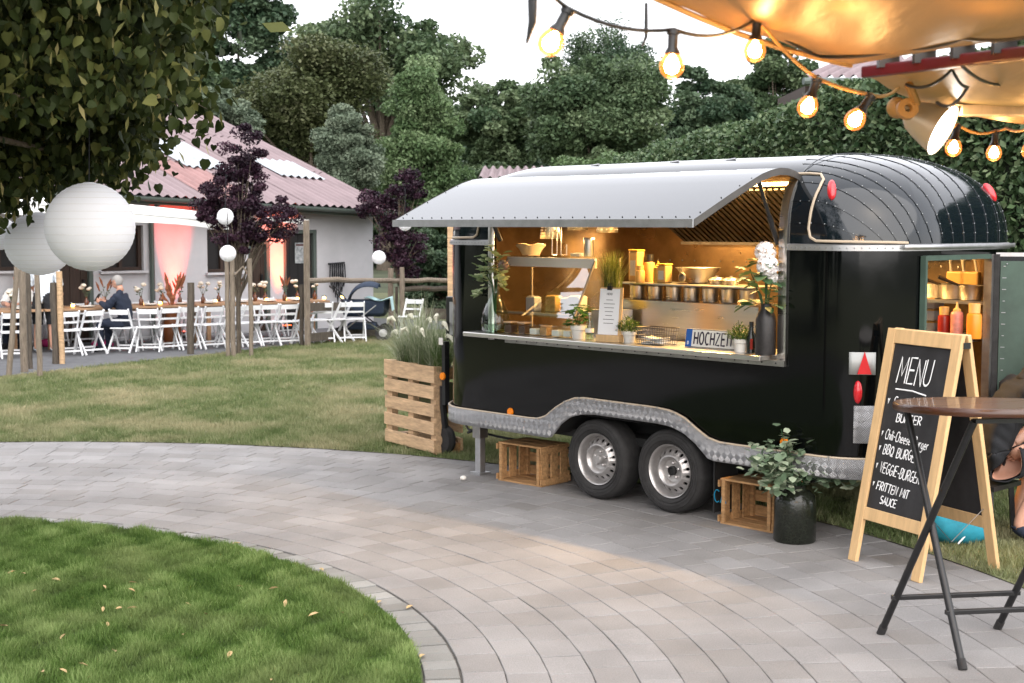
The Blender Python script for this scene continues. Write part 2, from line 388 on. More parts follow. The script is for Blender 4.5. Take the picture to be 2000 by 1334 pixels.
M['grass2'] = leafmat('dry_lawn_grass', [(.085, .125, .04), (.165, .205, .085), (.32, .32, .18)], .6, patch=.95, pscale=.8, dry=(.42, .37, .23), trans=.3)
n = 620000
y = RNG.uniform(4.6, 9.75, n); x = RNG.uniform(-4.4, -.3, n)
ok = (np.hypot(x-CI.x, y-CI.y) < RI-.01) & (x > -.375*y-.12)
x, y = x[ok], y[ok]
tag(blades('island_grass', np.stack([x, y, np.full(len(x), .008)], 1), .042, .0062, .55, M['grass1']), 'short green mown grass of the round lawn', 'grass')
n = 900000
Y = 10.5+(RNG.uniform(0, 1, n)**1.5)*15; X = (RNG.uniform(-.39, .5, n))*Y
rr = np.hypot(X-CI.x, Y-CI.y)
sd = (X-TA.x)*tn.x+(Y-TA.y)*tn.y
tu = (X-TO.x)*U.x+(Y-TO.y)*U.y; tv = (X-TO.x)*V.x+(Y-TO.y)*V.y
ok = (rr > RO+.0) & ((sd < .04*np.sin(3*X)-.02) | (X > TB.x+3.5)) & ~((tv > 2.4) & (tu > -2.0)) & (tv < 14)
X, Y = X[ok], Y[ok]
Xb = RNG.uniform(1.6, 4.5, 60000); Yb = RNG.uniform(6.5, 11, 60000); okb = (np.hypot(Xb-CI.x, Yb-CI.y) > RO)
X = np.concatenate([X, Xb[okb]]); Y = np.concatenate([Y, Yb[okb]])
tag(blades('back_grass', np.stack([X, Y, np.full(len(X), .003)], 1), .045, .010, .6, M['grass2']), 'patchy half dry lawn grass behind the paved path', 'grass')
M['dryleaf'] = mat('dry_leaf', (.42, .30, .15), .7, vary=.3, scale=30)
lf = MB().add([(-.03, 0, 0), (-.012, -.011, .006), (.012, -.010, .008), (.034, 0, .002), (.012, .012, .009), (-.012, .011, .007), (0, 0, .001)],
              [(0, 1, 6), (1, 2, 6), (2, 3, 6), (3, 4, 6), (4, 5, 6), (5, 0, 6)])
lf0 = None
for k, (zx, zy) in enumerate([(45, 316), (92, 320), (220, 345), (130, 390), (408, 372), (520, 355), (517, 387), (402, 459), (465, 455), (515, 455), (735, 440), (803, 478), (718, 558), (940, 370), (1070, 378), (247, 567), (443, 622), (897, 637), (165, 705), (247, 700), (348, 725), (1063, 735), (1225, 480), (1340, 475), (1115, 438), (15, 525), (330, 678), (420, 520)]):
    p = gnd(zx*.5, 960+zy*.5, .045)
    if lf0 is None: lf0 = lf.build('fallen_leaf', M['dryleaf']); o = lf0
    else: o = share(lf0)
    o.location = p; o.rotation_euler = (random.uniform(-.6, .6), random.uniform(-.6, .6), random.uniform(0, 6)); s_ = random.uniform(.5, 1.05); o.scale = (s_, s_, s_)
    tag(o, 'small pale dried leaf fallen on the round lawn', 'leaf', 'dry leaves fallen on the round lawn')
for k, (zx, zy) in enumerate([(1150, 285), (1255, 305), (1483, 432), (925, 203), (1600, 452), (1650, 642)]):
    o = share(lf0, loc=gnd(zx*.5, 960+zy*.5, .008), rot=(0, 0, random.uniform(0, 6)))
    tag(o, 'small dried leaf lying on the paving near the lawn edge', 'leaf', 'dry leaves on the paving')
pe = MB().ball((0, 0, .018), .026, 9, 6, (1.1, .9, .75)); pe.v = [(x*random.uniform(.85, 1.1), y, z) for x, y, z in pe.v]
pe = pe.build('pebble', M['white'], smooth=True); pe.location = gnd(905, 938); tag(pe, 'small white pebble on the paving before the trailer jack', 'stone')

# ================================================================== TREES
def leafmesh(name, pts, size, material, parent, up=.3, aspect=.62, fold=False, base=None):
    n = len(pts); nrm = RNG.normal(0, 1, (n, 3)); nrm[:, 2] = np.abs(nrm[:, 2])+up; nrm /= np.linalg.norm(nrm, axis=1)[:, None]
    t = RNG.normal(0, 1, (n, 3)); t -= nrm*(t*nrm).sum(1)[:, None]; t /= np.linalg.norm(t, axis=1)[:, None]; b = np.cross(nrm, t)
    s = (size*RNG.uniform(.6, 1.3, n))[:, None]
    v = np.stack([pts-t*s*.5, pts-t*s*.05-b*s*aspect*.5, pts+t*s*.5, pts+t*s*.0+b*s*aspect*.5], 1).reshape(-1, 3)
    return link(name, raw_mesh(name, v, 4, np.arange(4*n), np.clip(RNG.normal(.5, .25, n) if base is None else base+RNG.normal(0, .13, n), 0, 1)), material, parent)
def ballnoise(n, lim=1.9):
    d = RNG.normal(0, 1, (n, 3)); r_ = np.linalg.norm(d, axis=1); return d*np.minimum(1, lim*RNG.uniform(.75, 1, n)/r_)[:, None]
def lobes_to_clumps(lobes, per):
    cl = []
    tot = sum(l[1][0]*l[1][2] for l in lobes)
    for c, r in lobes:
        k = max(3, int(per*r[0]*r[2]/tot))
        d = RNG.normal(0, 1, (k, 3)); d /= np.linalg.norm(d, axis=1)[:, None]
        rad = RNG.uniform(.35, 1.0, k)**.5
        cl.append(np.array(c)+d*rad[:, None]*np.array(r))
    return np.concatenate(cl)
def tree(name, base, lobes, nleaf, lsize, material, label, clumps=90, crad=.55, trunk_r=.2, cat='tree', group=None, limbs=14, up=.3, droop=0., aspect=.62, bark=None):
    root = empty(name, base); tag(root, label, cat, group)
    L2 = [((c[0], c[1], c[2]), r) for c, r in lobes]
    cl = lobes_to_clumps(L2, clumps)
    k = RNG.integers(0, len(cl), nleaf)
    cs = RNG.uniform(.6, 1.35, len(cl))
    pts = cl[k]+ballnoise(nleaf)*crad*cs[k][:, None]*np.array([1, 1, .62])*.55
    if droop: pts[:, 2] -= np.abs(RNG.exponential(droop, nleaf))
    okp = pts[:, 2] > .15; cv = RNG.normal(.46, .2, len(cl))[k][okp]; pts = pts[okp]
    leafmesh('crown', pts, lsize, material, root, up, aspect, base=cv)
    tr = MB(); top = np.mean([l[0] for l in L2], axis=0); hz = float(top[2])
    pp = [(0, 0, -.05), (trunk_r*.3, 0, hz*.3), (top[0]*.4, top[1]*.4, hz*.62), (top[0]*.9, top[1]*.9, hz*1.05)]
    tr.tube(pp, [trunk_r, trunk_r*.8, trunk_r*.55, trunk_r*.2], 9)
    for i in RNG.choice(len(cl), min(limbs, len(cl)), replace=False):
        e = cl[i]; s0 = Vector(pp[1]).lerp(Vector(pp[2]), random.uniform(.1, 1.)); m = s0.lerp(Vector(e), .5)+Vector((0, 0, .12*(Vector(e)-s0).length))
        tr.tube([s0, m, e], [trunk_r*.38, trunk_r*.22, trunk_r*.06], 6)
    tr.build('trunk', bark or M['bark'], root, smooth=True)
    return root
G_ = lambda *c: leafmat('foliage', list(c), .5, trans=.22)  # background leaf tones lightened and greyed to stand in for haze
M['lf_mid'] = G_((.040, .072, .036), (.082, .122, .060), (.150, .192, .104))
M['lf_light'] = G_((.056, .100, .040), (.104, .160, .070), (.175, .230, .122))
M['lf_dark'] = G_((.028, .055, .031), (.056, .090, .050), (.102, .144, .082))
M['lf_grey'] = G_((.075, .105, .070), (.125, .160, .110), (.190, .225, .160))
M['lf_olive'] = G_((.038, .050, .021), (.074, .090, .038), (.135, .142, .078))
M['lf_purple'] = leafmat('plum_foliage', [(.012, .006, .012), (.028, .012, .022), (.070, .034, .052)], .4, trans=.15)
M['lf_linden'] = leafmat('linden_leaf', [(.012, .020, .005), (.034, .048, .012), (.125, .130, .036)], .6, trans=.2)
M['lf_hedge'] = leafmat('hedge_leaf', [(.026, .054, .022), (.066, .108, .048), (.160, .205, .110)], .45, trans=.15)
def ptree(px_l, px_r, py_t, py_b, D, name, label, n, ls, m, seed, base_z=0., lobn=9, clumps=110, crad=None, droop=0., limbs=14, shape=None, trunk_r=None, up=.3, aspect=.62, depthk=.8):
    """crown from its outline in the picture: left, right, top and bottom edge at distance D"""
    global RNG
    RNG = np.random.default_rng(seed)
    cx = (px_l+px_r)/2; wx = (px_r-px_l)/FPX*D; zt = at(cx, py_t, D).z; zb = at(cx, py_b, D).z
    bx = (cx-1000)/FPX*D; H_ = zt-zb; cz = (zt+zb)/2
    lobes = [((0, 0, cz), (wx*.30, wx*.30*depthk, H_*.36))]
    for i in range(lobn):
        a = 2*math.pi*(i+RNG.uniform(0, .5))/lobn; h = RNG.uniform(-.9, .95)
        k = shape(h) if shape else math.sqrt(max(.05, 1-abs(h)**2.2))
        r = RNG.uniform(.15, .22)
        lobes.append(((math.cos(a)*wx*(.5-r)*k, math.sin(a)*wx*(.5-r)*k*depthk, cz+h*H_*(.5-r*.75)), (wx*r*(.55+.45*k), wx*r*(.55+.45*k), H_*r*.85)))
    return tree(name, (bx, D, base_z), [((c[0], c[1], c[2]-base_z), r) for c, r in lobes], int(n*1.75), ls*.68, m, label, clumps, crad or wx*.11, trunk_r or max(.12, wx*.035), limbs=limbs, droop=droop, up=up, aspect=aspect)
cone = lambda h: max(.18, (1-h)/2*.95+.12) if h > -.4 else .85
ptree(560, 940, -25, 260, 64, 'oak_tree', 'tall open oak crown with sky showing through, above the olive tree', 26000, .36, M['lf_mid'], 11, clumps=120, crad=.95, lobn=13, limbs=40, trunk_r=.35)
ptree(330, 620, -30, 260, 56, 'dark_tree', 'dark green tree rising behind the linden, left of the oak', 24000, .30, M['lf_dark'], 12, clumps=130)
ptree(440, 780, 82, 330, 46, 'olive_tree', 'broad olive brown rounded tree in front of the oak', 36000, .21, M['lf_olive'], 13, clumps=170, crad=.75, up=.6)
ptree(340, 520, 145, 330, 40, 'silver_tree', 'silvery grey green tree above the barn roof ridge', 16000, .16, M['lf_grey'], 14, clumps=90)
ptree(170, 440, 60, 330, 50, 'dark_tree', 'green tree half hidden behind the linden leaves at left', 16000, .26, M['lf_mid'], 15, clumps=100)
ptree(585, 770, 178, 440, 35, 'grey_willow', 'pale grey green bushy willow right of the barn roof', 26000, .13, M['lf_grey'], 16, clumps=120, up=.1, shape=cone)
ptree(695, 945, 118, 520, 37, 'light_birch', 'tall light green conical tree behind the purple tree', 46000, .155, M['lf_light'], 17, clumps=190, up=.1, shape=cone, lobn=14)
ptree(865, 1085, 148, 440, 48, 'mid_green_tree', 'mid green tree between the conical tree and the big round tree', 26000, .24, M['lf_mid'], 18, clumps=120)
ptree(1015, 1325, 85, 420, 41, 'round_tree', 'big round dense green tree above the trailer roof', 46000, .19, M['lf_mid'], 19, clumps=190, lobn=13)
ptree(1085, 1290, 25, 230, 58, 'weeping_birch', 'loose weeping birch top behind the big round tree', 22000, .17, M['lf_dark'], 20, clumps=80, crad=.6, droop=.7, limbs=30)
ptree(1260, 1470, 72, 400, 47, 'ash_tree', 'dark tree right of the big round tree behind the hanging bulb', 22000, .24, M['lf_dark'], 21, clumps=110)
ptree(1390, 1640, 28, 420, 52, 'ash_tree', 'feathery green tree under the edge of the lit canopy', 30000, .25, M['lf_mid'], 22, clumps=120, limbs=24)
ptree(1560, 1900, 60, 420, 50, 'ash_tree', 'dark tree behind the hedge right of the feathery tree', 26000, .27, M['lf_dark'], 23, clumps=110)
ptree(1030, 1260, 285, 430, 33, 'low_shrub', 'low light green shrub peeping over the trailer roof', 16000, .13, M['lf_light'], 24, clumps=80)
ptree(860, 1040, 300, 440, 40, 'low_shrub', 'low green shrub between conical tree and trailer roof', 12000, .16, M['lf_mid'], 25, clumps=70)
ptree(760, 960, 420, 640, 31, 'dark_bush', 'dark green bush behind the rail fence beside the trailer', 20000, .14, M['lf_dark'], 26, clumps=110, lobn=12)
# a wood behind that reads as one mass
RNG = np.random.default_rng(5)
pts = []
for k in range(480):
    D = RNG.uniform(66, 84); px = RNG.uniform(-250, 2250)
    top = np.interp(px, [-250, 600, 860, 960, 1300, 1700, 2250], [210, 200, 195, 178, 172, 170, 210])+12*math.sin(px/60.)+RNG.uniform(-6, 60)
    c = at(px, 437, D); zt = at(px, top, D).z; zc = zt*RNG.uniform(.1, 1)**.7
    pts.append(np.array([c.x, c.y, zc])+ballnoise(430)*np.array([2.4, 1.5, 1.3])-np.array([0, 0, 1.6]))
pts = np.concatenate(pts); pts = pts[pts[:, 2] > 0]
o = leafmesh('far_wood', pts, .34, M['lf_dark'], None); tag(o, 'far dark wood closing the background', 'wood', kind='stuff')

# linden standing in the middle of the round lawn: only its low right side is in view
RNG = np.random.default_rng(31)
root = empty('linden_tree', CI); tag(root, 'big dark linden tree hanging over the upper left', 'tree')
M['lf_bract'] = leafmat('linden_bract', [(.10, .11, .035), (.21, .20, .075), (.40, .34, .15)], .5, trans=.2)
cl = []
def lind_bottom(px): return np.interp(px, [-400, 0, 60, 130, 230, 300, 345, 380, 430], [390, 412, 388, 360, 362, 322, 265, 150, 20])
for k in range(3300):
    px = RNG.uniform(-170, 425); py = RNG.uniform(-200, 415); D = RNG.uniform(6.9, 9.6) if py < 200 else RNG.uniform(8.3, 9.7)
    if px > 0 and py > lind_bottom(px)-12-RNG.exponential(10): continue
    edge = np.interp(py, [-330, 0, 60, 110, 160, 230, 300, 400], [460, 430, 400, 385, 370, 320, 300, 180])
    if px > edge-RNG.exponential(18): continue
    q = at(px, py, D)
    if math.hypot(q.x-CI.x, q.y-CI.y) > 4.5: continue
    cl.append((q.x-CI.x, q.y-CI.y, q.z))
cl = np.array(cl)
tw = np.array([at(px, py, D)-CI for px, py, D in [(400, 200, 8.), (408, 215, 8.), (396, 232, 8.), (350, 240, 8.2), (340, 262, 8.1), (372, 225, 8.), (360, 250, 8.1)]]); tw[:, 2] += 0
cl = np.concatenate([cl, tw])
# the rest of the crown (outside the picture)
n = 800; d = RNG.normal(0, 1, (n, 3)); d /= np.linalg.norm(d, axis=1)[:, None]
oc = d*np.array([3.9, 3.9, 3.2])*RNG.uniform(.55, 1, n)[:, None]+np.array([0, 0, 5.0])
keep = np.array([inview(CI+Vector(q), 50) is None for q in oc])
oc = oc[keep & (oc[:, 2] > 2.3) & ~((oc[:, 0] > 2.2) & (oc[:, 1] < -1.5))]
k = np.repeat(np.arange(len(cl)), 9); pts = cl[k]+RNG.normal(0, .09, (len(k), 3))
def linden_leaves(name, pts, size, material, parent):      # heart shaped, slightly folded, hanging
    n = len(pts); t = RNG.normal(0, .55, (n, 3)); t[:, 2] -= .9; t /= np.linalg.norm(t, axis=1)[:, None]
    nr = RNG.normal(0, 1, (n, 3)); nr[:, 2] += .4; nr -= t*(nr*t).sum(1)[:, None]; nr /= np.linalg.norm(nr, axis=1)[:, None]; b = np.cross(t, nr)
    s = (size*RNG.uniform(.65, 1.3, n))[:, None]; f = .13
    ring = [(-.42, 0, 0), (-.48, -.25, f), (-.2, -.46, f*1.4), (.15, -.36, f), (.58, 0, -.03), (.15, .36, f), (-.2, .46, f*1.4), (-.48, .25, f)]
    vv = np.stack([pts+t*s*a+b*s*c_+nr*s*e for a, c_, e in ring], 1).reshape(-1, 3); base = np.arange(n)[:, None]*8
    idx = np.concatenate([base+np.array([0, 1, 2, 3]), base+np.array([0, 3, 4, 4])[:4]*1, base+np.array([0, 4, 5, 5])[:4], base+np.array([0, 5, 6, 7])], 1)
    quads = np.concatenate([base+np.array(q) for q in ([0, 1, 2, 3], [0, 5, 6, 7])], 1).reshape(-1, 4)
    tri = np.concatenate([base+np.array(q) for q in ([0, 3, 4], [0, 4, 5])], 1).reshape(-1, 3)
    me = bpy.data.meshes.new(name); me.vertices.add(len(vv)); me.vertices.foreach_set('co', vv.astype(np.float32).ravel())
    li = np.concatenate([quads.ravel(), tri.ravel()]).astype(np.int32); me.loops.add(len(li)); me.loops.foreach_set('vertex_index', li)
    ls = np.concatenate([np.arange(len(quads))*4, len(quads)*4+np.arange(len(tri))*3]).astype(np.int32)
    me.polygons.add(len(ls)); me.polygons.foreach_set('loop_start', ls); me.update(calc_edges=True)
    rv = np.clip(RNG.normal(.42, .25, n), 0, 1); fv = np.concatenate([np.repeat(rv, 2), np.repeat(rv, 2)])
    a = me.attributes.new('var', 'FLOAT', 'FACE'); a.data.foreach_set('value', fv.astype(np.float32))
    return link(name, me, material, parent)
linden_leaves('crown', pts, .060, M['lf_linden'], root)
leafmesh('upper_crown', np.repeat(oc, 9, 0)+RNG.normal(0, .16, (len(oc)*9, 3)), .17, M['lf_linden'], root)
bs = cl[RNG.random(len(cl)) < .95]; bs = bs+RNG.normal(0, .06, bs.shape)     # the pale bracts hanging with the seed balls
n = len(bs); t = RNG.normal(0, .35, (n, 3)); t[:, 2] -= 1; t /= np.linalg.norm(t, axis=1)[:, None]
b = np.cross(t, RNG.normal(0, 1, (n, 3))); b /= np.linalg.norm(b, axis=1)[:, None]; s = RNG.uniform(.06, .105, n)[:, None]; nr = np.cross(t, b)
v = np.stack([bs-b*s*.03, bs+t*s*.45-b*s*.13+nr*s*.06, bs+t*s, bs+t*s*.45+b*s*.13+nr*s*.06], 1).reshape(-1, 3)
tag(link('bracts', raw_mesh('bracts', v, 4, np.arange(4*n), RNG.uniform(0, 1, n)), M['lf_bract'], root), kind='stuff')
tr = MB().tube([(0, 0, -.05), (.05, .02, 1.5), (0, .1, 3.2), (.1, 0, 6.5)], [.24, .2, .17, .06], 12)
for k in range(26):
    e = Vector(cl[RNG.integers(0, len(cl))]); s0 = Vector((.03, .05, random.uniform(2.0, 4.0)))
    tr.tube([s0, s0.lerp(e, .5)+Vector((0, 0, .35)), e], [.055, .03, .006], 6)
for e in tw[:3]:
    e = Vector(e); s0 = Vector((1.4, 1.6, 3.0)); tr.tube([s0, s0.lerp(e, .6)+Vector((0, 0, .1)), e], [.018, .008, .002], 5)
tr.build('trunk', M['bark'], root, smooth=True)

# unseen trees added on the left to give the black paint dark reflections
for k, (x, y, r, h) in enumerate([(-17, 4, 3.4, 6.5), (-19, 11, 3.6, 7.0), (-15, 16.5, 2.6, 5.5), (-19, -3, 3.4, 6.5), (-16, -9, 3.2, 6.5)]):
    RNG = np.random.default_rng(40+k)
    lob = [((0, 0, h*.55), (r*.8, r*.8, h*.38))]+[((math.cos(a)*r*.6, math.sin(a)*r*.6, h*(.35+.12*(a % 3))), (r*.5, r*.5, h*.26)) for a in range(0, 7)]
    tree('reflection_tree', (x, y, 0), lob, 4500, .42, M['lf_dark'], ['leafy tree added left of the lawn', 'leafy tree added far left beside the terrace'][0]+(' out of view, as a dark reflection for the trailer paint'), clumps=90, crad=.9, group='unseen trees added for reflections')

# clipped beech hedge behind the trailer
RNG = np.random.default_rng(77)
path = [(1.75, 27.0), (2.05, 22.0), (2.55, 17.0), (3.35, 13.6), (4.3, 11.9), (5.6, 10.7), (7.4, 9.6)]
hp = np.array(path); seg = np.linalg.norm(np.diff(hp, axis=0), axis=1); cum = np.concatenate([[0], np.cumsum(seg)])
n = 150000; s = RNG.uniform(0, 1, n)**.75; s = (1-s)*cum[-1]; s = cum[-1]-s
s = RNG.choice([0, 1], n, p=[.35, .65])*0+RNG.uniform(0, 1, n)**.8*cum[-1]
px_ = np.interp(s, cum, hp[:, 0]); py_ = np.interp(s, cum, hp[:, 1])
tx = np.interp(s+.2, cum, hp[:, 0])-np.interp(s-.2, cum, hp[:, 0]); ty = np.interp(s+.2, cum, hp[:, 1])-np.interp(s-.2, cum, hp[:, 1]); tl = np.hypot(tx, ty)+1e-6
nx, ny = -ty/tl, tx/tl                                   # points away from the camera side for this heading
hh = 3.22+.03*np.sin(s*1.7)+.025*np.sin(s*4.1+1)+np.clip((s-10)*.07, 0, .5); th = 1.3
k = RNG.random(n) < .68
z = np.where(k, RNG.uniform(.0, 1, n)**.75*hh, hh+RNG.normal(0, .022, n)); off = np.where(k, RNG.normal(0, .045, n)+.06*np.sin(s*3+z*2), RNG.uniform(0, th, n))
rnd = np.where(k & (z > hh-.3), ((z-(hh-.3))/.3)**2*.22, 0); z = z-np.where(~k & (off < .25), ((.25-off)/.25)**2*.2, 0)
off = off+rnd
root = empty('beech_hedge', (3.35, 13.6, 0)); tag(root, 'tall clipped green hedge behind the trailer', 'hedge')
pts = np.stack([px_+nx*off-3.35, py_+ny*off-13.6, z], 1)
leafmesh('leaves', pts, .076, M['lf_hedge'], root, up=.25, aspect=.6)
core = MB(); P = []
for a in np.linspace(0, cum[-1], 60):
    x, y = np.interp(a, cum, hp[:, 0]), np.interp(a, cum, hp[:, 1]); dx = np.interp(a+.2, cum, hp[:, 0])-np.interp(a-.2, cum, hp[:, 0]); dy = np.interp(a+.2, cum, hp[:, 1])-np.interp(a-.2, cum, hp[:, 1]); l = math.hypot(dx, dy)
    nn = Vector((-dy/l, dx/l, 0)); b0 = Vector((x-3.35, y-13.6, 0)); hz = 3.05+.03*math.sin(a*1.7)+max(0, min(.5, (a-10)*.07))
    P.append([b0+nn*.16, b0+nn*.16+ZZ*(hz-.25), b0+nn*.38+ZZ*hz, b0+nn*1.15+ZZ*hz, b0+nn*1.15])
M['hedge_core'] = mat('hedge_twigs', (.018, .022, .012), .9, vary=.5, scale=12, bump=.8, bscale=20)
core.grid(P).build('twigs', M['hedge_core'], root)
# ================================================================== BARN
BO = Vector((-2.47, 28.0, 0)); BX = V; BY = -U
def bl(px, py, yl=.45):                    # barn coordinates of a sight line on the plane y = yl
    r = ray(px, py); o = Vector((0, 0, HC)); t = (BO+BY*yl-o).dot(BY)/r.dot(BY); q = o+r*t-BO
    return q.dot(BX), q.z
barn = empty('stable_building', BO, R(43.5)); tag(barn, 'long white stable with a faded red corrugated roof behind the tables', 'building')
ze = lambda x: 2.30-.0417*x
def wall_holes(mb, x0, x1, z0, y0, y1, holes, ztop):
    xs = sorted({x0, x1, *[h[0] for h in holes], *[h[1] for h in holes]}); zs = sorted({z0, *[h[2] for h in holes], *[h[3] for h in holes]})+[None]
    for i in range(len(xs)-1):
        a, b = xs[i], xs[i+1]; runs = []
        for j in range(len(zs)-1):
            c, d = zs[j], zs[j+1]; cx = (a+b)/2; cz = (c+d)/2 if d is not None else c+.05
            if any(h[0] < cx < h[1] and h[2] < cz < h[3] for h in holes): continue
            if runs and runs[-1][1] == c: runs[-1][1] = d
            else: runs.append([c, d])
        for c, d in runs:
            ta, tb = (d, d) if d is not None else (ztop(a), ztop(b))
            vs = [(a, y0, c), (b, y0, c), (b, y0, tb), (a, y0, ta), (a, y1, c), (b, y1, c), (b, y1, tb), (a, y1, ta)]
            mb.add(vs, [(0, 1, 2, 3), (7, 6, 5, 4), (0, 4, 5, 1), (3, 2, 6, 7), (0, 3, 7, 4), (1, 5, 6, 2)])
    return mb
def hole(pa, pb_, ya, yb):
    x0, z1 = bl(pa, ya); x1, z0 = bl(pb_, yb); return (x0, x1, max(z0, 0), z1)
hs = {'window_a': hole(196, 281, 440, 528), 'window_b': hole(404, 470, 448, 531), 'door_a': hole(95, 188, 452, 760), 'door_b': hole(484, 531, 470, 760), 'door_c': hole(553, 622, 449, 760), 'window_c': hole(-60, 60, 440, 528)}
wall_holes(MB(), -16, .02, 0, .45, .75, list(hs.values()), lambda x: ze(x)-.05).build('wall', M['wall'], barn)
MB().add([(.02, .45, 0), (.02, 14, 0), (.02, 14, 2.2), (.02, 7.2, 4.3), (.02, .45, 2.2)], [(0, 1, 2, 3, 4)]).build('gable_wall', M['wall'], barn)
MB().box((-8, 3.0, 1.1), (15.5, .1, 2.2)).build('inner_wall', M['window_dark'], barn)
for k, h in hs.items():
    x0, x1, z0, z1 = h
    if k.startswith('door'):
        d = empty('door', (0, 0, 0)); d.parent = barn
        n = max(3, int((x1-x0)/.16)); bw = (x1-x0)/n
        for i in range(n): MB().box((x0+bw*(i+.5), .56, (z0+z1)/2), (bw-.008, .05, z1-z0)).build('board', M['brown_door'] if k != 'door_c' else M['window_dark'], d)
        fr = MB(); fr.box((x0+.035, .53, (z0+z1)/2), (.07, .14, z1-z0)); fr.box((x1-.035, .53, (z0+z1)/2), (.07, .14, z1-z0)); fr.box(((x0+x1)/2, .53, z1-.035), (x1-x0-.14, .139, .07))
        fr.build('frame', M['green_gutter'], d)
        MB().box((x1-.16, .50, 1.02), (.03, .05, .14)).build('handle', M['black_metal'], d)
    else:
        d = empty('window', (0, 0, 0)); d.parent = barn
        MB().box(((x0+x1)/2, .60, (z0+z1)/2), (x1-x0, .02, z1-z0)).build('pane', M['window_dark'], d)
        fr = MB()
        for xx in (x0+.03, (x0+x1)/2, x1-.03): fr.box((xx, .56, (z0+z1)/2), (.06, .07, z1-z0))
        for zz in (z0+.03, z1-.03): fr.box(((x0+x1)/2, .56, zz), (x1-x0, .068, .06))
        fr.build('frame', M['brown_door'], d)
        MB().box(((x0+x1)/2, .44, z0-.02), (x1-x0+.1, .16, .04)).build('sill', M['wall'], d)
# roof of corrugated sheets; local roof axes: a to the right along the eave, b up the slope
RE1 = Vector((.22, -.05, ze(.22)+.02)); RB = Vector((0, 7.05, 2.30)); RL = RB.length; rb = RB.normalized(); ra = Vector((1, 0, -.0417)).normalized(); rn = ra.cross(rb).normalized()
roof = MB().grid([[RE1+ra*x+rb*y-rn*.10 for x in (-17, 0)] for y in (.1, RL)][::-1]).build('roof', M['window_dark'], barn)
def corr(w, l, nw=6, amp=.024):
    k = nw*8
    return MB().grid([[(w*i/k, y, amp*math.sin(2*math.pi*nw*i/k)) for i in range(k+1)] for y in (0, l)][::-1])
sl_ = RL/3+.12
base = corr(1.06, sl_); s0 = base.build('roof_sheet', M['roof'], roof, smooth=True, ang=80)
def rm(x, y, lift=0): 
    p = RE1+ra*x+rb*y+rn*(lift)
    return Matrix(((ra.x, rb.x, rn.x, p.x), (ra.y, rb.y, rn.y, p.y), (ra.z, rb.z, rn.z, p.z), (0, 0, 0, 1)))
first = True
for row in range(3):
    for i in range(16):
        m = rm(-1.06*(i+1), row*RL/3-.05, .012*row+.006*(i % 2))
        if first: s0.matrix_basis = m; first = False; o = s0
        else: o = share(s0, mw=m)
        if (row, i) in ((0, 3), (0, 10), (2, 11)):
            o.data = o.data.copy(); o.data.materials[0] = M['roof_red']
for xi, yi, k in ((3.35, .80, .78), (1.42, .74, .48), (7.3, .8, .8)):
    o = share(s0, mw=rm(-1.06*xi, yi*RL/3, .045) @ Matrix.Diagonal((1, k, 1, 1))); o.data = o.data.copy(); o.data.materials[0] = M['skylight']; o.name = 'skylight_sheet'
MB().tube([RE1+rb*RL+ra*-17+ZZ*.03, RE1+rb*RL+ZZ*.03], .11, 10).build('ridge_cap', M['roof'], roof, smooth=True)
MB().grid([[RE1+rb*RL+ra*x+Vector((0, 7*k, -2.3*k)) for x in (-17, 0)] for k in (1, 0)][::-1]).build('rear_slope', M['roof'], roof)
gp = [RE1+ra*x+Vector((0, -.07, -.055)) for x in (-17, .0)]
gu = MB(); P = []
for p in gp: P.append([p+Vector((0, .075*math.cos(t), .075*math.sin(t))) for t in np.linspace(-math.pi, 0, 9)])
gu.grid(P).build('gutter', M['green_gutter'], barn, solid=.006)
MB().bar(RE1+ra*-17+Vector((0, .06, -.10)), RE1+Vector((0, .06, -.10)), .03, .14).build('fascia', M['green_gutter'], barn)
x, _ = bl(294, 500); MB().tube([(x, .40, .02), (x, .40, ze(x)-.28), (x, .05, ze(x)-.08)], .045, 10).build('downpipe', M['green_gutter'], barn, smooth=True)
xa, z1 = bl(576, 474, .51); xb, z0 = bl(595, 514, .51)
po = MB().box(((xa+xb)/2, .512, (z0+z1)/2), (xb-xa, .004, z1-z0)).build('poster', mat('poster_paper', (.45, .47, .48), .7, col2=(.10, .12, .13), scale=14), barn)
MB().box(((xa+xb)/2, .508, z1-.045), ((xb-xa)*.8, .003, .035)).build('poster_heading', mat('poster_ink', (.08, .03, .03), .7), po)
# uplights and their red columns
x, _ = bl(340, 560)
def uplight(x, col, pw, label, yl=.22, tilt=6):
    p = BO+BX*x+BY*yl
    r = empty('uplight', p, R(43.5)); tag(r, label, 'lamp', 'red uplights at the stable wall')
    MB().box((0, 0, .07), (.22, .1, .12)).build('housing', M['black_metal'], r, bevel=.01)
    MB().box((0, 0, .133), (.19, .08, .006)).build('lens', mat('lit_red_lens', (.3, .02, .01), .3, emit=col, estr=4), r)
    ld = bpy.data.lights.new('uplight_beam', 'SPOT'); ld.energy = pw; ld.color = col; ld.spot_size = R(30); ld.spot_blend = .9; ld.shadow_soft_size = .06
    lo = bpy.data.objects.new('uplight_beam', ld); C.objects.link(lo); lo.parent = r; lo.location = (0, 0, .16)
    lo.rotation_euler = (R(180-tilt), 0, 0)
uplight(x, (1, .06, .03), 1000, 'small black uplight casting a red column beside the downpipe')
x2, _ = bl(543, 560); uplight(x2, (1, .10, .02), 1100, 'small black uplight casting an orange column between the doors', .20)
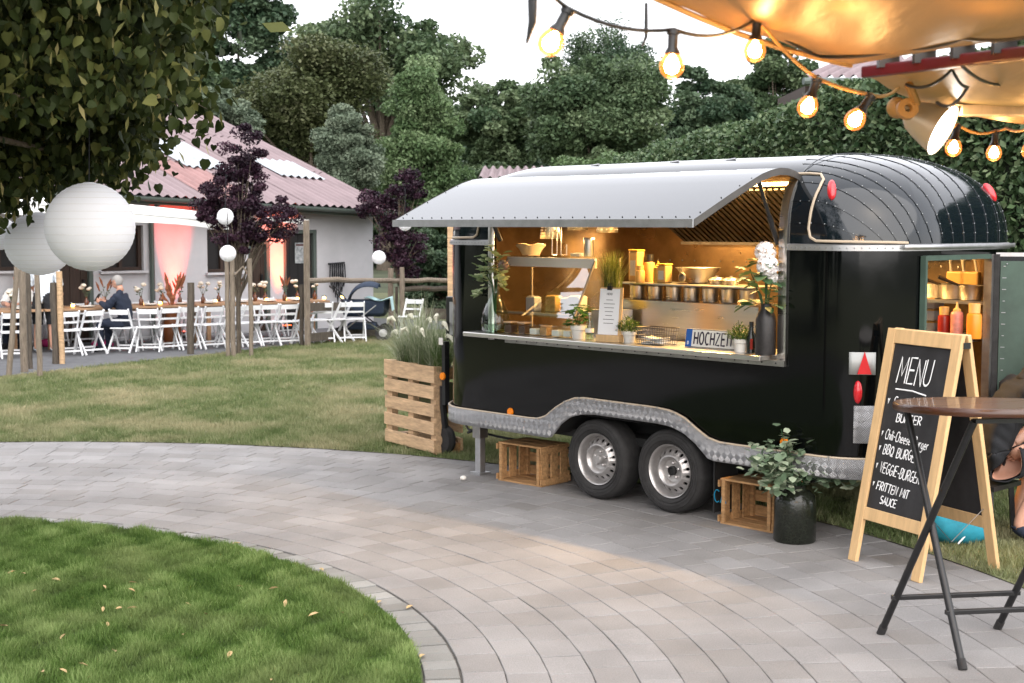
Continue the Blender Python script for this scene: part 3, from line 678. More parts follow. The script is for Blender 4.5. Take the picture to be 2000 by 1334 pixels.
# bridle ropes on the wall
x, z = bl(655, 515)
hb = empty('rope_bundle', BO+BX*x+BY*.40+ZZ*z, R(43.5)); tag(hb, 'dark harness straps hanging on the white stable wall', 'harness')
MB().tube([(-.2, 0, 0), (.18, 0, .02)], .02, 6).build('hook_rail', M['black_metal'], hb)
for k in range(7):
    a = -.17+.05*k; dd = .75-.1*abs(k-3)
    MB().tube([(a, -.02, 0), (a-.03, -.04, -dd*.6), (a+.01, -.03, -dd), (a+.05, -.03, -dd*.55), (a+.04, -.02, 0)], .012, 5).build('strap', M['blackcloth'], hb, smooth=True)

# two more roofs of the yard
def shed(name, px0, px1, pyt, pye, D, label, depth=5, wallmat=None, skew=0.):
    a, b = at(px0, pye, D), at(px1, pye, D+.5); c = at(px0, pyt, D+depth)
    r = empty(name, (a.x, a.y, 0)); tag(r, label, 'building'); wv = (b-a); L_ = wv.length
    ax = wv.normalized(); ay = Vector((skew, depth, c.z-a.z))
    rs = None; n = int(L_/1.0)
    for i in range(n):
        mb = MB(); k = 48
        mb.grid([[Vector((0, 0, a.z))+ax*(i*L_/n+(L_/n)*j/k)+ay*t+ZZ*(.045*math.sin(2*math.pi*5*j/k)) for j in range(k+1)] for t in (0, 1)][::-1])
        mb.build('roof_sheet', M['roof'], r, smooth=True, ang=80)
    MB().tube([Vector((0, -.06, a.z-.09)), wv+Vector((0, -.06, a.z-.09))], .07, 8).build('gutter', M['green_gutter'], r, smooth=True)
    p0 = Vector((.1, .45, 0))
    MB().box2((.15, .5, 0), (L_-.1, depth*.95, a.z-.12)).build('wall', wallmat or M['brown_door'], r)
shed('garden_shed', 934, 1300, 327, 348, 30, 'low shed with a pink red roof edge just above the trailer')
shed('outbuilding', 1568, 1800, 112, 150, 27, 'outbuilding roof edge above the hedge under the lit canopy', 3.5, skew=1.6)

# white awning along the stable
A0, A1 = at(215, 392, 23.6), at(452, 424, 23.9); B0, B1 = at(222, 409, 22.6), at(455, 430, 23.2)
aw = empty('sun_awning', (A0.x, A0.y, 0)); tag(aw, 'white fabric awning stretched along the stable eave', 'awning')
o_ = Vector((A0.x, A0.y, 0)); ext = (A0-A1)*1.1
P = [[(A0+ext).lerp(A1, t)-o_+ZZ*.02*math.sin(9*t) for t in np.linspace(0, 1, 14)], [(B0+(B0-B1)*1.1).lerp(B1, t)-o_+ZZ*(.02*math.sin(11*t)) for t in np.linspace(0, 1, 14)]]
MB().grid(P[::-1]).build('canopy', M['cloth'], aw, smooth=True)
P2 = [P[1], [p+Vector((.02*math.sin(i*2), -.03, -.25*(1-.45*i/13))) for i, p in enumerate(P[1])]]
MB().grid(P2[::-1]).build('valance', M['cloth'], aw, smooth=True)
MB().bar(P[1][0], P[1][-1], .05, .05).build('front_bar', M['white_chair'], aw)

# ================================================================== FENCES AND POSTS
def post(px, pyb, pyt, w, material, name='fence_post', label='', cat='post', round_=True, lean=(0, 0), group=None, z0=0):
    b = gnd(px, pyb, z0); zt = at(px, pyt, b.y).z; wd = w/FPX*b.y
    if round_:
        mb = MB(); n = 7
        mb.tube([(lean[0]*t+random.gauss(0, .004), lean[1]*t, -.05+(zt+.05)*t) for t in np.linspace(0, 1, 6)], [wd/2*random.uniform(.92, 1.06) for _ in range(6)], 10)
    else: mb = MB().box((0, 0, zt/2-.02), (wd, wd, zt+.04))
    o = mb.build(name, material, smooth=round_, bevel=0 if round_ else .006); o.location = (b.x, b.y, 0); tag(o, label, cat, group); return o, b, zt
G1 = 'stakes of the tree guard under the left lantern'; G2 = 'stakes of the tree guard at the purple tree'
post(16, 736, 520, 11, M['postwood'], 'tree_stake', 'leftmost slanting grey stake below the paper lanterns', 'stake', lean=(.16, 0), group=G1)
post(48, 728, 525, 14, M['postwood'], 'tree_stake', 'thick grey stake below the left paper lantern', 'stake', group=G1)
post(60, 722, 530, 9, M['postdark'], 'tree_stake', 'thin dark stake behind the thick grey one below the lantern', 'stake', group=G1)
post(78, 736, 530, 11, M['postwood'], 'tree_stake', 'grey stake right of the thick one below the lantern', 'stake', group=G1)
post(108, 712, 552, 13, M['postdark'], 'fence_post', 'dark square post beside the pale one left of the seated man')
post(121, 712, 530, 12, M['pallet'], 'fence_post', 'pale yellowish post left of the seated man')
post(372, 693, 552, 14, M['postdark'], 'fence_post', 'single dark post before the chairs right of the seated man', lean=(.03, 0))
post(446, 697, 505, 9, M['postwood'], 'tree_stake', 'left grey stake of the guard at the purple tree', 'stake', group=G2)
post(456, 697, 507, 10, M['postwood'], 'tree_stake', 'thick grey stake close to the trunk of the purple tree', 'stake', group=G2)
post(467, 690, 520, 9, M['postdark'], 'tree_stake', 'dark rear stake of the guard at the purple tree', 'stake', group=G2)
post(491, 696, 505, 9, M['postwood'], 'tree_stake', 'right grey stake of the guard at the purple tree', 'stake', group=G2)
s1, s2 = at(458, 537, 21.6), at(491, 545, 21.8)
tb = MB().tube([s1, s1.lerp(s2, .5)+ZZ*.16, s2], .018, 6, flat=.4).build('tree_tie', M['postwood']); tag(tb, 'belt tying the purple tree between its stakes', 'strap')
post(590, 676, 556, 9, M['postdark'], 'fence_post', 'dark post left of the tall awning post')
po_, pb_, pz = post(601, 677, 430, 11, M['postwood'], 'awning_post', 'tall square wooden post at the end of the awning', round_=False)
q = at(520, 428, 23.9); beam = MB().bar((pb_.x+.03, pb_.y, pz-.03), q, .06, .07).build('awning_beam', M['cloth']); tag(beam, 'pale beam from the tall post to the awning', 'beam')
G3 = 'posts of the rail fence at the purple tree by the trailer'
_, F1, z1 = post(764, 652, 524, 11, M['postwood'], 'fence_post', 'thick grey post left under the second purple tree', group=G3)
post(775, 650, 560, 6, M['postdark'], 'fence_post', 'thin dark stake between the two grey posts by the trailer', group=G3)
_, F2, z2 = post(786, 655, 522, 10, M['postwood'], 'fence_post', 'right grey post under the second purple tree', group=G3)
def rail(pa, ya, Da, pb2, yb, Db, r, label, flat=None, m='postwood'):
    a, b = at(pa, ya, Da), at(pb2, yb, Db)
    mb = MB().tube([a.lerp(b, t)+ZZ*random.gauss(0, .008) for t in np.linspace(0, 1, 7)], r, 8) if not flat else MB().bar(a, b, .04, flat)
    o = mb.build('fence_rail', M[m], smooth=not flat); tag(o, label, 'rail', 'rails of the paddock fence'); return o
rail(598, 547, 23.6, 764, 549, 26.0, .045, 'round top rail from the tall post to the second purple tree')
rail(764, 549, 26.0, 905, 548, 27.0, .045, 'round top rail from the second purple tree to the trailer')
rail(598, 600, 23.55, 764, 596, 26.1, .05, 'flat dark middle board below the round top rail', .14, 'postdark')
rail(598, 660, 23.5, 764, 645, 26.0, .05, 'flat dark bottom board under the pram', .14, 'postdark')
rail(786, 565, 26.2, 905, 563, 27.1, .05, 'lower round rail between purple tree and trailer', None, 'postdark')
rail(786, 610, 26.2, 905, 615, 27.1, .05, 'flat dark board between purple tree and trailer', .2, 'postdark')
o, _, _ = post(886, 660, 430, 22, M['pallet'], 'carport_post', 'thick pale timber post just left of the trailer', round_=False)

# purple plums
RNG = np.random.default_rng(61)
def plum(px, pyb, boxes, label, n, ls):
    b = gnd(px, pyb); lob = []
    for x0, x1, y0, y1 in boxes:
        c = at((x0+x1)/2, (y0+y1)/2, b.y)-Vector((b.x, b.y, 0)); k = b.y/FPX
        lob.append(((c.x, random.uniform(-.15, .15), c.z), ((x1-x0)/2*k, (x1-x0)/2*k*.8, (y1-y0)/2*k)))
    return tree('plum_tree', (b.x, b.y, 0), lob, n, ls, M['lf_purple'], label, clumps=125, crad=.135, trunk_r=.04, limbs=46, up=0)
plum(466, 692, [(410, 520, 300, 450), (395, 500, 330, 430), (440, 525, 245, 340), (470, 590, 385, 470), (420, 520, 420, 500), (385, 470, 380, 440), (460, 560, 420, 480)], 'purple leaved plum tree hung with two white lanterns before the stable', 23000, .050)
plum(783, 648, [(740, 800, 380, 470), (700, 760, 370, 430), (760, 835, 335, 400), (770, 830, 420, 540), (735, 790, 450, 510)], 'smaller purple leaved plum tree beside the hatch corner of the trailer', 13000, .056)
# ================================================================== LANTERNS
def lantern(px, py, rpx, D, label, ribs=True, squash=1.0, hang=.5):
    c = at(px, py, D); r = rpx/FPX*D
    root = empty('paper_lantern', c); tag(root, label, 'lantern', 'white paper lanterns')
    mb = MB(); prof = []; n = 22
    for i in range(n*2+1):
        a = -math.pi/2*.93+math.pi*.93*i/(n*2); k = 1-(.010 if i % 2 else 0) if ribs else 1
        prof.append((r*math.cos(a)*k, r*math.sin(a)*squash*k))
    mb.lathe(prof, 40); mb.build('shade', M['lantern'], root, smooth=True, ang=80)
    if D < 12:
        for i in range(1, 16):
            a = -math.pi/2*.9+math.pi*.9*i/16; MB().tube([(r*1.001*math.cos(a)*math.cos(t), r*1.001*math.cos(a)*math.sin(t), r*math.sin(a)*squash) for t in np.linspace(0, 2*math.pi, 41)], .0007, 4).build('rib_wire', M['white'], root)
    MB().lathe([(r*.118, -r*.985*squash), (r*.118, -r*.995*squash), (r*.10, -r*.995*squash)], 16).build('bottom_ring', M['white_chair'], root)
    MB().lathe([(r*.118, r*.985*squash), (r*.118, r*1.0*squash), (r*.10, r*1.0*squash)], 16).build('top_ring', M['white_chair'], root)
    MB().tube([(0, 0, r*.98), (random.uniform(-.02, .02), .02, r+hang)], .003 if D < 12 else .006, 4).build('cord', M['blackcloth'], root)
lantern(176, 443, 86, 7.9, 'large smooth white paper lantern nearest under the linden')
lantern(77, 476, 66, 9.6, 'ribbed white paper lantern behind and left of the large one', squash=.93)
lantern(0, 456, 32, 9.9, 'partly hidden white paper lantern at the far left under the linden')
lantern(440, 423, 16, 21.2, 'small white lantern high in the purple plum tree', False)
lantern(445, 495, 16, 21.0, 'small white lantern low at the stakes of the purple plum tree', False)
lantern(791, 438, 13, 24.5, 'small white lantern touching the corner of the trailer hatch', False)
lantern(740, 503, 13.5, 24.3, 'small white lantern hanging free left of the second purple tree', False)
# ================================================================== FESTIVE TABLE, CHAIRS, PEOPLE
TD = Vector((.84, .545, 0)).normalized(); TN = Vector((-TD.y, TD.x, 0)); CH0 = Vector((-6.6, 22.0, 0))
def row(t, off=0, z=0): return CH0+TD*t+TN*off+ZZ*z
RZ = math.atan2(TD.y, TD.x)
def folding_chair():
    r = empty('folding_chair'); W = .40; m = M['white_chair']
    for s in (-1, 1):
        x = s*W/2
        MB().bar((x, -.24, .02), (x, .12, .47), .022, .035).build('front_leg', m, r)     # crosses from rear foot up to seat front
        MB().bar((x-s*.025, .20, .01), (x-s*.025, -.20, .80), .022, .04).build('back_upright', m, r)
    for z, h in ((.745, .085), (.60, .035)):
        y = .20-.40*(z-.01)/.79
        P = [[(xx, y-.02*(1-(2*xx/W)**2)-.012*k, z+dz) for xx in np.linspace(-W/2+.03, W/2-.03, 7)] for k, dz in ((0, -h/2), (0, h/2), (1, h/2), (1, -h/2), (0, -h/2))]
        MB().grid(P).build('back_slat', m, r)
    MB().box((0, .02, .455), (.37, .38, .022)).build('seat', m, r, bevel=.008)
    MB().bar((-W/2, -.17, .105), (W/2, -.17, .105), .02, .03).build('stretcher', m, r)
    MB().bar((-W/2, .145, .13), (W/2, .145, .13), .02, .03).build('front_stretcher', m, r)
    return r
ch = folding_chair(); usedc = [False]
def put_chair(p, rz, label, group='white folding chairs along the table'):
    c = ch if not usedc[0] else copy_tree(ch)
    usedc[0] = True; c.location = p; c.rotation_euler = (0, 0, rz); c.scale = (.9, .9, .88); tag(c, label, 'chair', group); return c
# local +y of a chair looks at the table (TN); its back is towards the lawn
near_spots = [(-1.75, .06, 'white folding chair at the table, leftmost, behind the slanting stake'), (-1.12, -.1, 'white folding chair behind the thick stake at left'), (-.34, .0, 'white folding chair half hidden by the two posts'),
    (.03, .25, 'white folding chair just left of the seated man in navy'), (.58, -.75, 'white folding chair turned sideways under the seated man in navy'), (.98, -.55, 'white folding chair turned askew right of the seated man'), (1.28, .04, 'white folding chair before the red lit wall'),
    (1.60, 0, 'white folding chair just left of the single dark post'), (1.98, .1, 'white folding chair just right of the single dark post'), (2.34, .35, 'white folding chair left of the purple tree stakes'), (2.68, -.05, 'white folding chair behind the purple tree stakes'),
    (2.98, .05, 'white folding chair right of the purple tree stakes'), (3.30, 0, 'white folding chair below the orange lit pillar'), (3.66, .5, 'white folding chair left of the tall awning post'), (4.02, -.3, 'white folding chair right of the tall awning post'), (4.30, .5, 'white folding chair behind the fence boards left of the pram'), (4.58, -.4, 'white folding chair next to the pram')]
for t, rot, lab in near_spots: put_chair(row(t, -.04+.06*math.sin(t*5)), RZ+rot, lab)
far_names = ['left end', 'left stakes', 'standing man', 'seated man', 'downpipe', 'red column', 'dried grass bunch', 'dark post', 'dark window', 'purple tree trunk', 'purple stakes', 'orange pillar', 'open door', 'tall awning post']
for k, t in enumerate(np.linspace(-1.9, 4.3, 14)): put_chair(row(t, 1.75+.05*math.sin(t*3)), RZ+math.pi+.2*math.sin(t*7), 'white folding chair on the far side of the table opposite the '+far_names[k], 'white folding chairs on the far side')
pc = gnd(798, 668); put_chair(pc+Vector((0, .6, 0)), RZ+2.2, 'white folding chair behind the fence beside the second purple tree')
# tables: trestle tops end to end
for k in range(3):
    t0 = -2.95+2.45*k; r = empty('trestle_table', row(t0+1.2, .86), RZ); r.scale = (1, 1, .92)
    tag(r, ['wooden dining table at the far left end of the row', 'wooden dining table before the seated man in navy', 'wooden dining table at the right end near the pram'][k], 'table', 'long row of dining tables')
    for j in range(5): MB().box((0, -.36+.18*j, .745), (2.42, .175, .035)).build('plank', M['tabletop'], r)
    for sx in (-.95, .95):
        for sy in (-.3, .3): MB().bar((sx, sy, 0), (sx, sy, .727), .06, .06).build('leg', M['tabletop'], r)
    MB().box((0, 0, .70), (1.9, .5, .05)).build('apron', M['tabletop'], r)
# table decoration
vase0 = MB().lathe([(.0, 0), (.032, 0), (.036, .03), (.036, .085), (.016, .115), (.013, .15), (.016, .155)], 14)
M['petal'] = mat('dried_petals', (.62, .55, .46), .9, vary=.3, scale=40)
M['petal_rust'] = mat('rust_pampas', (.20, .07, .03), .9, vary=.4, scale=40)
M['greenery'] = mat('dusty_greenery', (.075, .10, .055), .7, vary=.4, scale=40)
def flower_vase(p, kind, label):
    r = empty('flower_vase', p); tag(r, label, 'vase', 'little flower vases along the table')
    MB().lathe([(.0, 0), (.032, 0), (.036, .03), (.036, .085), (.016, .115), (.013, .15), (.016, .155)], 14).build('bottle', M['amber_solid'], r, smooth=True)
    st = MB(); fl = MB(); gr = MB()
    for k in range(5):
        a = random.uniform(0, 6.28); sp = random.uniform(.02, .09); h = random.uniform(.22, .34); e = Vector((math.cos(a)*sp, math.sin(a)*sp, h))
        st.tube([(0, 0, .1), e*.6+Vector((0, 0, .05)), e], .003, 4)
        if kind == 0 and k < 4: fl.ball(e, random.uniform(.028, .05), 7, 5, (1, 1, .7))
        elif kind == 1: fl.tube([e, e+Vector((math.cos(a)*.03, 0, .09)), e+Vector((math.cos(a)*.06, 0, .16))], [.008, .02, .004], 6)
        for j in range(3):
            q = e*random.uniform(.5, .9)+Vector((0, 0, .03)); d = Vector((random.uniform(-1, 1), random.uniform(-1, 1), random.uniform(0, .6)))*.05
            gr.add([q, q+d*.5+ZZ*.012, q+d, q+d*.5-ZZ*.012], [(0, 1, 2, 3)])
    for o_ in (st.build('stems', M['greenery'], r), fl.build('blooms', M['petal'] if kind == 0 else M['petal_rust'], r, smooth=True), gr.build('foliage', M['greenery'], r)): tag(o_, kind='stuff')
M['amber_solid'] = mat('amber_bottle', (.10, .03, .008), .15, coat=.3)
spots = [(-.15, 'beside the pale post'), (.45, 'before the brown door'), (1.05, 'left of the seated man'), (2.75, 'right of the seated man'), (3.15, 'before the downpipe'), (3.9, 'right of the red column'), (4.5, 'above the dark post'), (4.85, 'left of the purple tree'), (5.4, 'behind the purple tree'), (5.9, 'at the purple tree stakes'), (6.25, 'left of the orange pillar'), (6.75, 'right of the orange pillar'), (7.05, 'before the black door'), (7.4, 'left of the tall post'), (7.9, 'right of the tall post'), (8.3, 'nearest the pram')]
for k, (t, w_) in enumerate(spots): flower_vase(row(-1.8+(t+.15)*.72, .86+.15*math.sin(k*2.3), .703), k % 3 == 1, 'small amber vase of dried flowers '+w_)
M['candle'] = mat('lit_candle', (.8, .5, .25), .4, emit=(1, .42, .08), estr=9)
for k, (px, py, w_) in enumerate([(142, 594, 'left of the pale post'), (277, 590, 'right of the seated man'), (313, 591, 'before the red lit wall'), (421, 587, 'left of the purple stakes'), (521, 586, 'left of the orange pillar'), (557, 585, 'right of the orange pillar'), (581, 585, 'left of the tall post'), (633, 584, 'right of the tall post'), (668, 583, 'left of the pram')]):
    p = at(px, py, 10); r = ray(px, py); t = (row(0, .75)-Vector((0, 0, HC))).dot(TN)/r.dot(TN); p = Vector((0, 0, HC))+r*t; p.z = .704
    c = empty('candle_glass', p); tag(c, 'glowing tea light in a glass '+w_, 'candle', 'tea lights on the dining tables')
    MB().lathe([(0, 0), (.034, 0), (.04, .07), (.037, .07), (.031, .006), (0, .006)], 14).build('glass', M['glass'], c, smooth=True)
    MB().lathe([(0, .008), (.027, .008), (.027, .045), (.0, .05)], 12).build('wax', M['candle'], c, smooth=True)
for k in range(13):
    o = MB().lathe([(0, 0), (.07, .004), (.125, .02), (.125, .026), (.07, .012), (0, .01)], 20).build('dinner_plate', M['white'], smooth=True)
    o.location = row(-2.4+.52*k, .62, .703); tag(o, ('first', 'second', 'third', 'fourth', 'fifth', 'sixth', 'seventh', 'eighth', 'ninth', 'tenth', 'eleventh', 'twelfth', 'last')[k]+' white dinner plate from the left along the near table edge', 'plate', 'plates along the near edge of the table')
# pampas bunch by the red column
pb0 = at(335, 590, 23.3); pm = empty('pampas_bunch', (pb0.x, pb0.y, .0)); tag(pm, 'tall rust red dried grass bunch in front of the red lit wall', 'dried grass')
MB().lathe([(0, 0), (.12, 0), (.16, .3), (.1, .62), (.11, .66)], 16).build('floor_vase', M['amber_solid'], pm, smooth=True)
for k in range(9):
    a = -.16+.04*k+random.uniform(-.04, .04); h = random.uniform(.85, 1.3); mb = MB()
    mb.tube([(0, 0, .6), (a*.4, 0, .6+(h-.6)*.5), (a, random.uniform(-.05, .05), h*.9), (a*1.15, 0, h)], [.006, .012, .035, .006], 6, flat=.6); mb.build('plume', M['petal_rust'], pm, smooth=True)
# bag and shoes under the chairs (pink things on the floor)
for px, py, lb in ((195, 682, 'pink bag lying under the chair of the seated man'), (90, 680, 'pink bag under the table behind the stakes')):
    p = gnd(px, py); o = MB().ball((0, 0, .06), .17, 12, 8, (1.1, .6, .45)).build('floor_bag', mat('pink_cloth', (.40, .02, .13), .8, vary=.3, scale=9), smooth=True); o.location = (p.x, p.y+.15, .01); tag(o, lb, 'bag')

# ------------------------------------------------------------------ people
def skinned(name, verts, edges, rad, material, parent=None, sub=2):
    me = bpy.data.meshes.new(name); me.from_pydata([tuple(v) for v in verts], edges, []); me.update()
    o = link(name, me, material, parent)
    sk = o.modifiers.new('skin', 'SKIN'); sk.use_smooth_shade = True; sk.branch_smoothing = .6
    for i, v in enumerate(me.skin_vertices[0].data):
        r = rad[i]; v.radius = r if hasattr(r, '__len__') else (r, r); v.use_root = (i == 0)
    ss = o.modifiers.new('sub', 'SUBSURF'); ss.levels = sub; ss.render_levels = sub
    return o
def chain(*names): return list(zip(names[:-1], names[1:]))
def figure(root, J, chains_, clothes):
    """one continuous body grown from the joints; clothes are shells lifted off the body around the bones they cover"""
    ids = []; E_ = []
    for chn in chains_:
        for a in chn:
            if a not in ids: ids.append(a)
        E_ += [(ids.index(a), ids.index(b)) for a, b in chain(*chn)]
    tmp = skinned('body', [J[i][0] for i in ids], E_, [J[i][1] for i in ids], M['skin'], root, 3)
    bpy.context.view_layer.update(); dg = bpy.context.evaluated_depsgraph_get(); me = bpy.data.meshes.new_from_object(tmp.evaluated_get(dg), depsgraph=dg)
    tmp.modifiers.clear(); tmp.data = me
    if not me.materials: me.materials.append(M['skin'])
    nv = len(me.vertices); co_ = np.empty(nv*3); me.vertices.foreach_get('co', co_); co_ = co_.reshape(-1, 3); nr = np.empty(nv*3); me.vertices.foreach_get('normal', nr); nr = nr.reshape(-1, 3)
    fs = [tuple(p.vertices) for p in me.polygons]; fc = np.array([co_[list(f)].mean(0) for f in fs])
    segs = [(ids[a], ids[b]) for a, b in E_]; D = []
    for a, b in segs:
        p, q = np.array(J[a][0]), np.array(J[b][0]); d = q-p; t = np.clip(((fc-p)@d)/(d@d), 0, 1); ra = np.mean(J[a][1]); rb_ = np.mean(J[b][1])
        D.append(np.linalg.norm(fc-(p+t[:, None]*d), axis=1)/(ra+(rb_-ra)*t))
    near = np.argmin(np.array(D), 0)
    for nm, m, bones, off in clothes:
        want = {i for i, sg in enumerate(segs) if sg in bones or sg[::-1] in bones}; sel = [f for f, n_ in zip(fs, near) if n_ in want]
        if not sel: continue
        used = sorted({i for f in sel for i in f}); mp = {o: i for i, o in enumerate(used)}
        cm = bpy.data.meshes.new(nm); cm.from_pydata([tuple(co_[i]+nr[i]*(off+.004*math.sin(co_[i][2]*70+co_[i][0]*50))) for i in used], [], [tuple(mp[i] for i in f) for f in sel]); cm.update(); cm.shade_smooth()
        o = link(nm, cm, m, root); sd = o.modifiers.new('solid', 'SOLIDIFY'); sd.thickness = .008; sd.offset = -.5
def bones(*chs): return {(a, b) for c_ in chs for a, b in chain(*c_)}
def head(root, c, face, hair, hairlen=0, beard=False, skin=None, glasses=False):
    """face = unit direction the face looks"""
    f = Vector(face).normalized(); s = f.cross(ZZ).normalized(); u = s.cross(f); m = Matrix((s, f, u)).transposed()
    hd = MB()
    hd.ball((0, 0, 0), 1, 18, 14, (.074, .095, .118))
    hd.v = [(x*(1-.25*max(0, -z/.118)), y*(1-.12*max(0, -z/.118))+(.012 if z < -.05 and y > 0 else 0), z) for x, y, z in hd.v]
    hd.tube([(0, .088, .022), (0, .112, -.018), (0, .094, -.026)], [.007, .016, .010], 8)
    hd.ball((.074, -.005, -.005), .028, 8, 6, (.35, .7, 1)); hd.ball((-.074, -.005, -.005), .028, 8, 6, (.35, .7, 1))
    hd.tube([(-.026, .092, -.058), (0, .100, -.055), (.026, .092, -.058)], .0065, 6)
    hd.tube([(0, -.02, -.06), (0, -.035, -.17)], [.052, .056], 12)
    hd.xf(m); o = hd.build('head', skin or M['skin'], root, smooth=True, ang=180); o.location = c
    ey = MB()
    for sx in (-.031, .031): ey.ball((sx, .083, .016), .0105, 8, 6)
    ey.xf(m); e = ey.build('eyes', M['dark'], o, smooth=True)
    hr = MB().ball((0, -.012, .018), 1, 18, 12, (.083, .098, .112))
    hr.f = [q for q in hr.f if not (sum(hr.v[i][1] for i in q)/len(q) > -.012 and sum(hr.v[i][2] for i in q)/len(q) < .058) and sum(hr.v[i][2] for i in q)/len(q) > -.05-hairlen]
    hr.xf(m); hr.build('hair', hair, o, smooth=True, ang=180)
    if beard:
        bd = MB().ball((0, .028, -.075), 1, 12, 8, (.062, .075, .055)); bd.xf(m); bd.build('beard', hair, o, smooth=True, ang=180)
    if glasses:
        gl = MB()
        for sx in (-.033, .033): gl.tube([(sx+.024*math.cos(a), .103, .016+.019*math.sin(a)) for a in np.linspace(0, 6.283, 13)], .0025, 5)
        gl.tube([(-.057, .1, .018), (-.078, 0, .012)], .0025, 5); gl.tube([(.057, .1, .018), (.078, 0, .012)], .0025, 5); gl.xf(m); gl.build('glasses', M['dark'], o)
    return o
def hand(root, wrist, d, palm, side=1, curl=.5, skin=None):
    """hand as its own short chains rooted in the palm; d = pointing direction, palm = palm normal"""
    d = Vector(d).normalized(); pn = Vector(palm); pn = (pn-d*pn.dot(d)).normalized(); sx = d.cross(pn)*side; w_ = Vector(wrist)
    hb = MB(); hb.tube([w_-d*.02, w_+d*.03, w_+d*.085], [.026, .036, .040], 10, flat=1.0)
    hb.v = [tuple(w_+(Vector(q)-w_)-pn*((Vector(q)-w_).dot(pn))*.45) for q in hb.v]
    for k in range(4):
        b = w_+d*.075+sx*(-.028+.019*k); L_ = (.07, .08, .074, .058)[k]
        p1 = b+d*L_*.45+pn*L_*.15*curl; p2 = p1+(d*(1-curl)+pn*curl).normalized()*L_*.32; p3 = p2+(d*(.6-curl)+pn*curl*1.3).normalized()*L_*.28
        hb.tube([b, p1, p2, p3], [.0095, .009, .008, .0065], 7)
    b = w_+d*.03-sx*.03; hb.tube([b, b-sx*.03+d*.022+pn*.012, b-sx*.035+d*.055+pn*.028], [.013, .011, .008], 7)
    o = hb.build('hand', skin or M['skin'], root, smooth=True, ang=180); return o
# the man in navy, seated sideways on his chair, turned towards the left
def P3(px, py, D): return at(px, py, D)
sm = empty('person'); bp = row(.62, 0); sm.location = (bp.x, bp.y, 0)
sm.scale = (.9, .9, .9); tag(sm, 'grey haired man in a navy jumper seated at the table', 'person')
fx = Vector((-.96, .28, 0)).normalized(); fs = Vector((-fx.y, fx.x, 0))     # he faces left in the picture
def SJ(f, s, z): return fx*f+fs*s+ZZ*z
J = {'pel': (SJ(0, 0, .54), (.15, .12)), 'bel': (SJ(.01, 0, .68), (.15, .125)), 'che': (SJ(.06, 0, .90), (.165, .125)), 'nec': (SJ(.10, 0, 1.07), .065), 'chin': (SJ(.13, 0, 1.14), .055)}
for s, k in ((1, 'l'), (-1, 'r')):
    J.update({'sh'+k: (SJ(.08, s*.17, 1.0), .072), 'el'+k: (SJ(.22, s*.20, .80), .052), 'wr'+k: (SJ(.44, s*.08, .88), .034),
              'hip'+k: (SJ(.02, s*.10, .53), .098), 'kn'+k: (SJ(.44, s*.13, .52), .068), 'an'+k: (SJ(.42, s*.13, .10), .045), 'to'+k: (SJ(.58, s*.14, .045), .038)})
ch_body = [['pel', 'bel', 'che', 'nec', 'chin']]+[['che', 'sh'+k, 'el'+k, 'wr'+k] for k in 'lr']+[['pel', 'hip'+k, 'kn'+k, 'an'+k, 'to'+k] for k in 'lr']
figure(sm, J, ch_body, [('jumper', M['navy'], bones(['pel', 'bel', 'che', 'nec'], *[['che', 'sh'+k, 'el'+k, 'wr'+k] for k in 'lr']), .012), ('trousers', M['navy'], bones(*[['pel', 'hip'+k, 'kn'+k, 'an'+k] for k in 'lr']), .012), ('shoe', M['blackcloth'], bones(['anl', 'tol']), .012), ('shoe', M['blackcloth'], bones(['anr', 'tor']), .012)])
head(sm, SJ(.15, 0, 1.235), fx*.97-ZZ*.22, M['hair'], glasses=True)
for s, k in ((1, 'l'), (-1, 'r')): hand(sm, J['wr'+k][0], SJ(.8, -s*.2, .35), SJ(.1, -s, .2), s, .6)
ph = MB().box((0, 0, 0), (.075, .012, .15)).build('phone', M['black_metal'], bevel=.006); pp = bp+SJ(.55, 0, .965)*.9; ph.location = pp; ph.rotation_euler = (R(-35), 0, math.atan2(fx.y, fx.x)+math.pi/2); tag(ph, 'dark phone held by the seated man', 'phone')
# man in pale shirt and dark shorts, standing at the table with his back to us
st = empty('person'); b2 = gnd(88, 690); st.scale = (.92, .92, .92); st.location = (b2.x, b2.y, 0); tag(st, 'man in a pale shirt and black shorts standing behind the left lantern', 'person')
J = {'pel': ((0, 0, .98), (.155, .115)), 'bel': ((0, .02, 1.14), (.15, .115)), 'che': ((0, .06, 1.36), (.18, .12)), 'nec': ((0, .10, 1.53), .06), 'chin': ((0, .14, 1.60), .055)}
for s, k in ((1, 'l'), (-1, 'r')):
    J.update({'sh'+k: ((s*.19, .06, 1.46), .068), 'el'+k: ((s*.25, .10, 1.17), .05), 'wr'+k: ((s*.20, .30, 1.02), .033), 'hip'+k: ((s*.10, 0, .93), .105), 'kn'+k: ((s*.12, .03, .50), .066), 'an'+k: ((s*.14, -.02, .10), .043), 'to'+k: ((s*.16, .14, .04), .04)})
figure(st, J, ch_body, [('shirt', M['shirt'], bones(['pel', 'bel', 'che', 'nec'], ['che', 'shl', 'ell'], ['che', 'shr', 'elr']), .014), ('shorts', M['blackcloth'], bones(['pel', 'hipl', 'knl'], ['pel', 'hipr', 'knr']), .02), ('shoe', M['shirt'], bones(['anl', 'tol']), .012), ('shoe', M['shirt'], bones(['anr', 'tor']), .012)])
head(st, (0, .16, 1.70), (.2, .95, -.2), M['hair'])
for s, k in ((1, 'l'), (-1, 'r')): hand(st, J['wr'+k][0], (0, 1, -.3), (-s, 0, 0), s, .4)
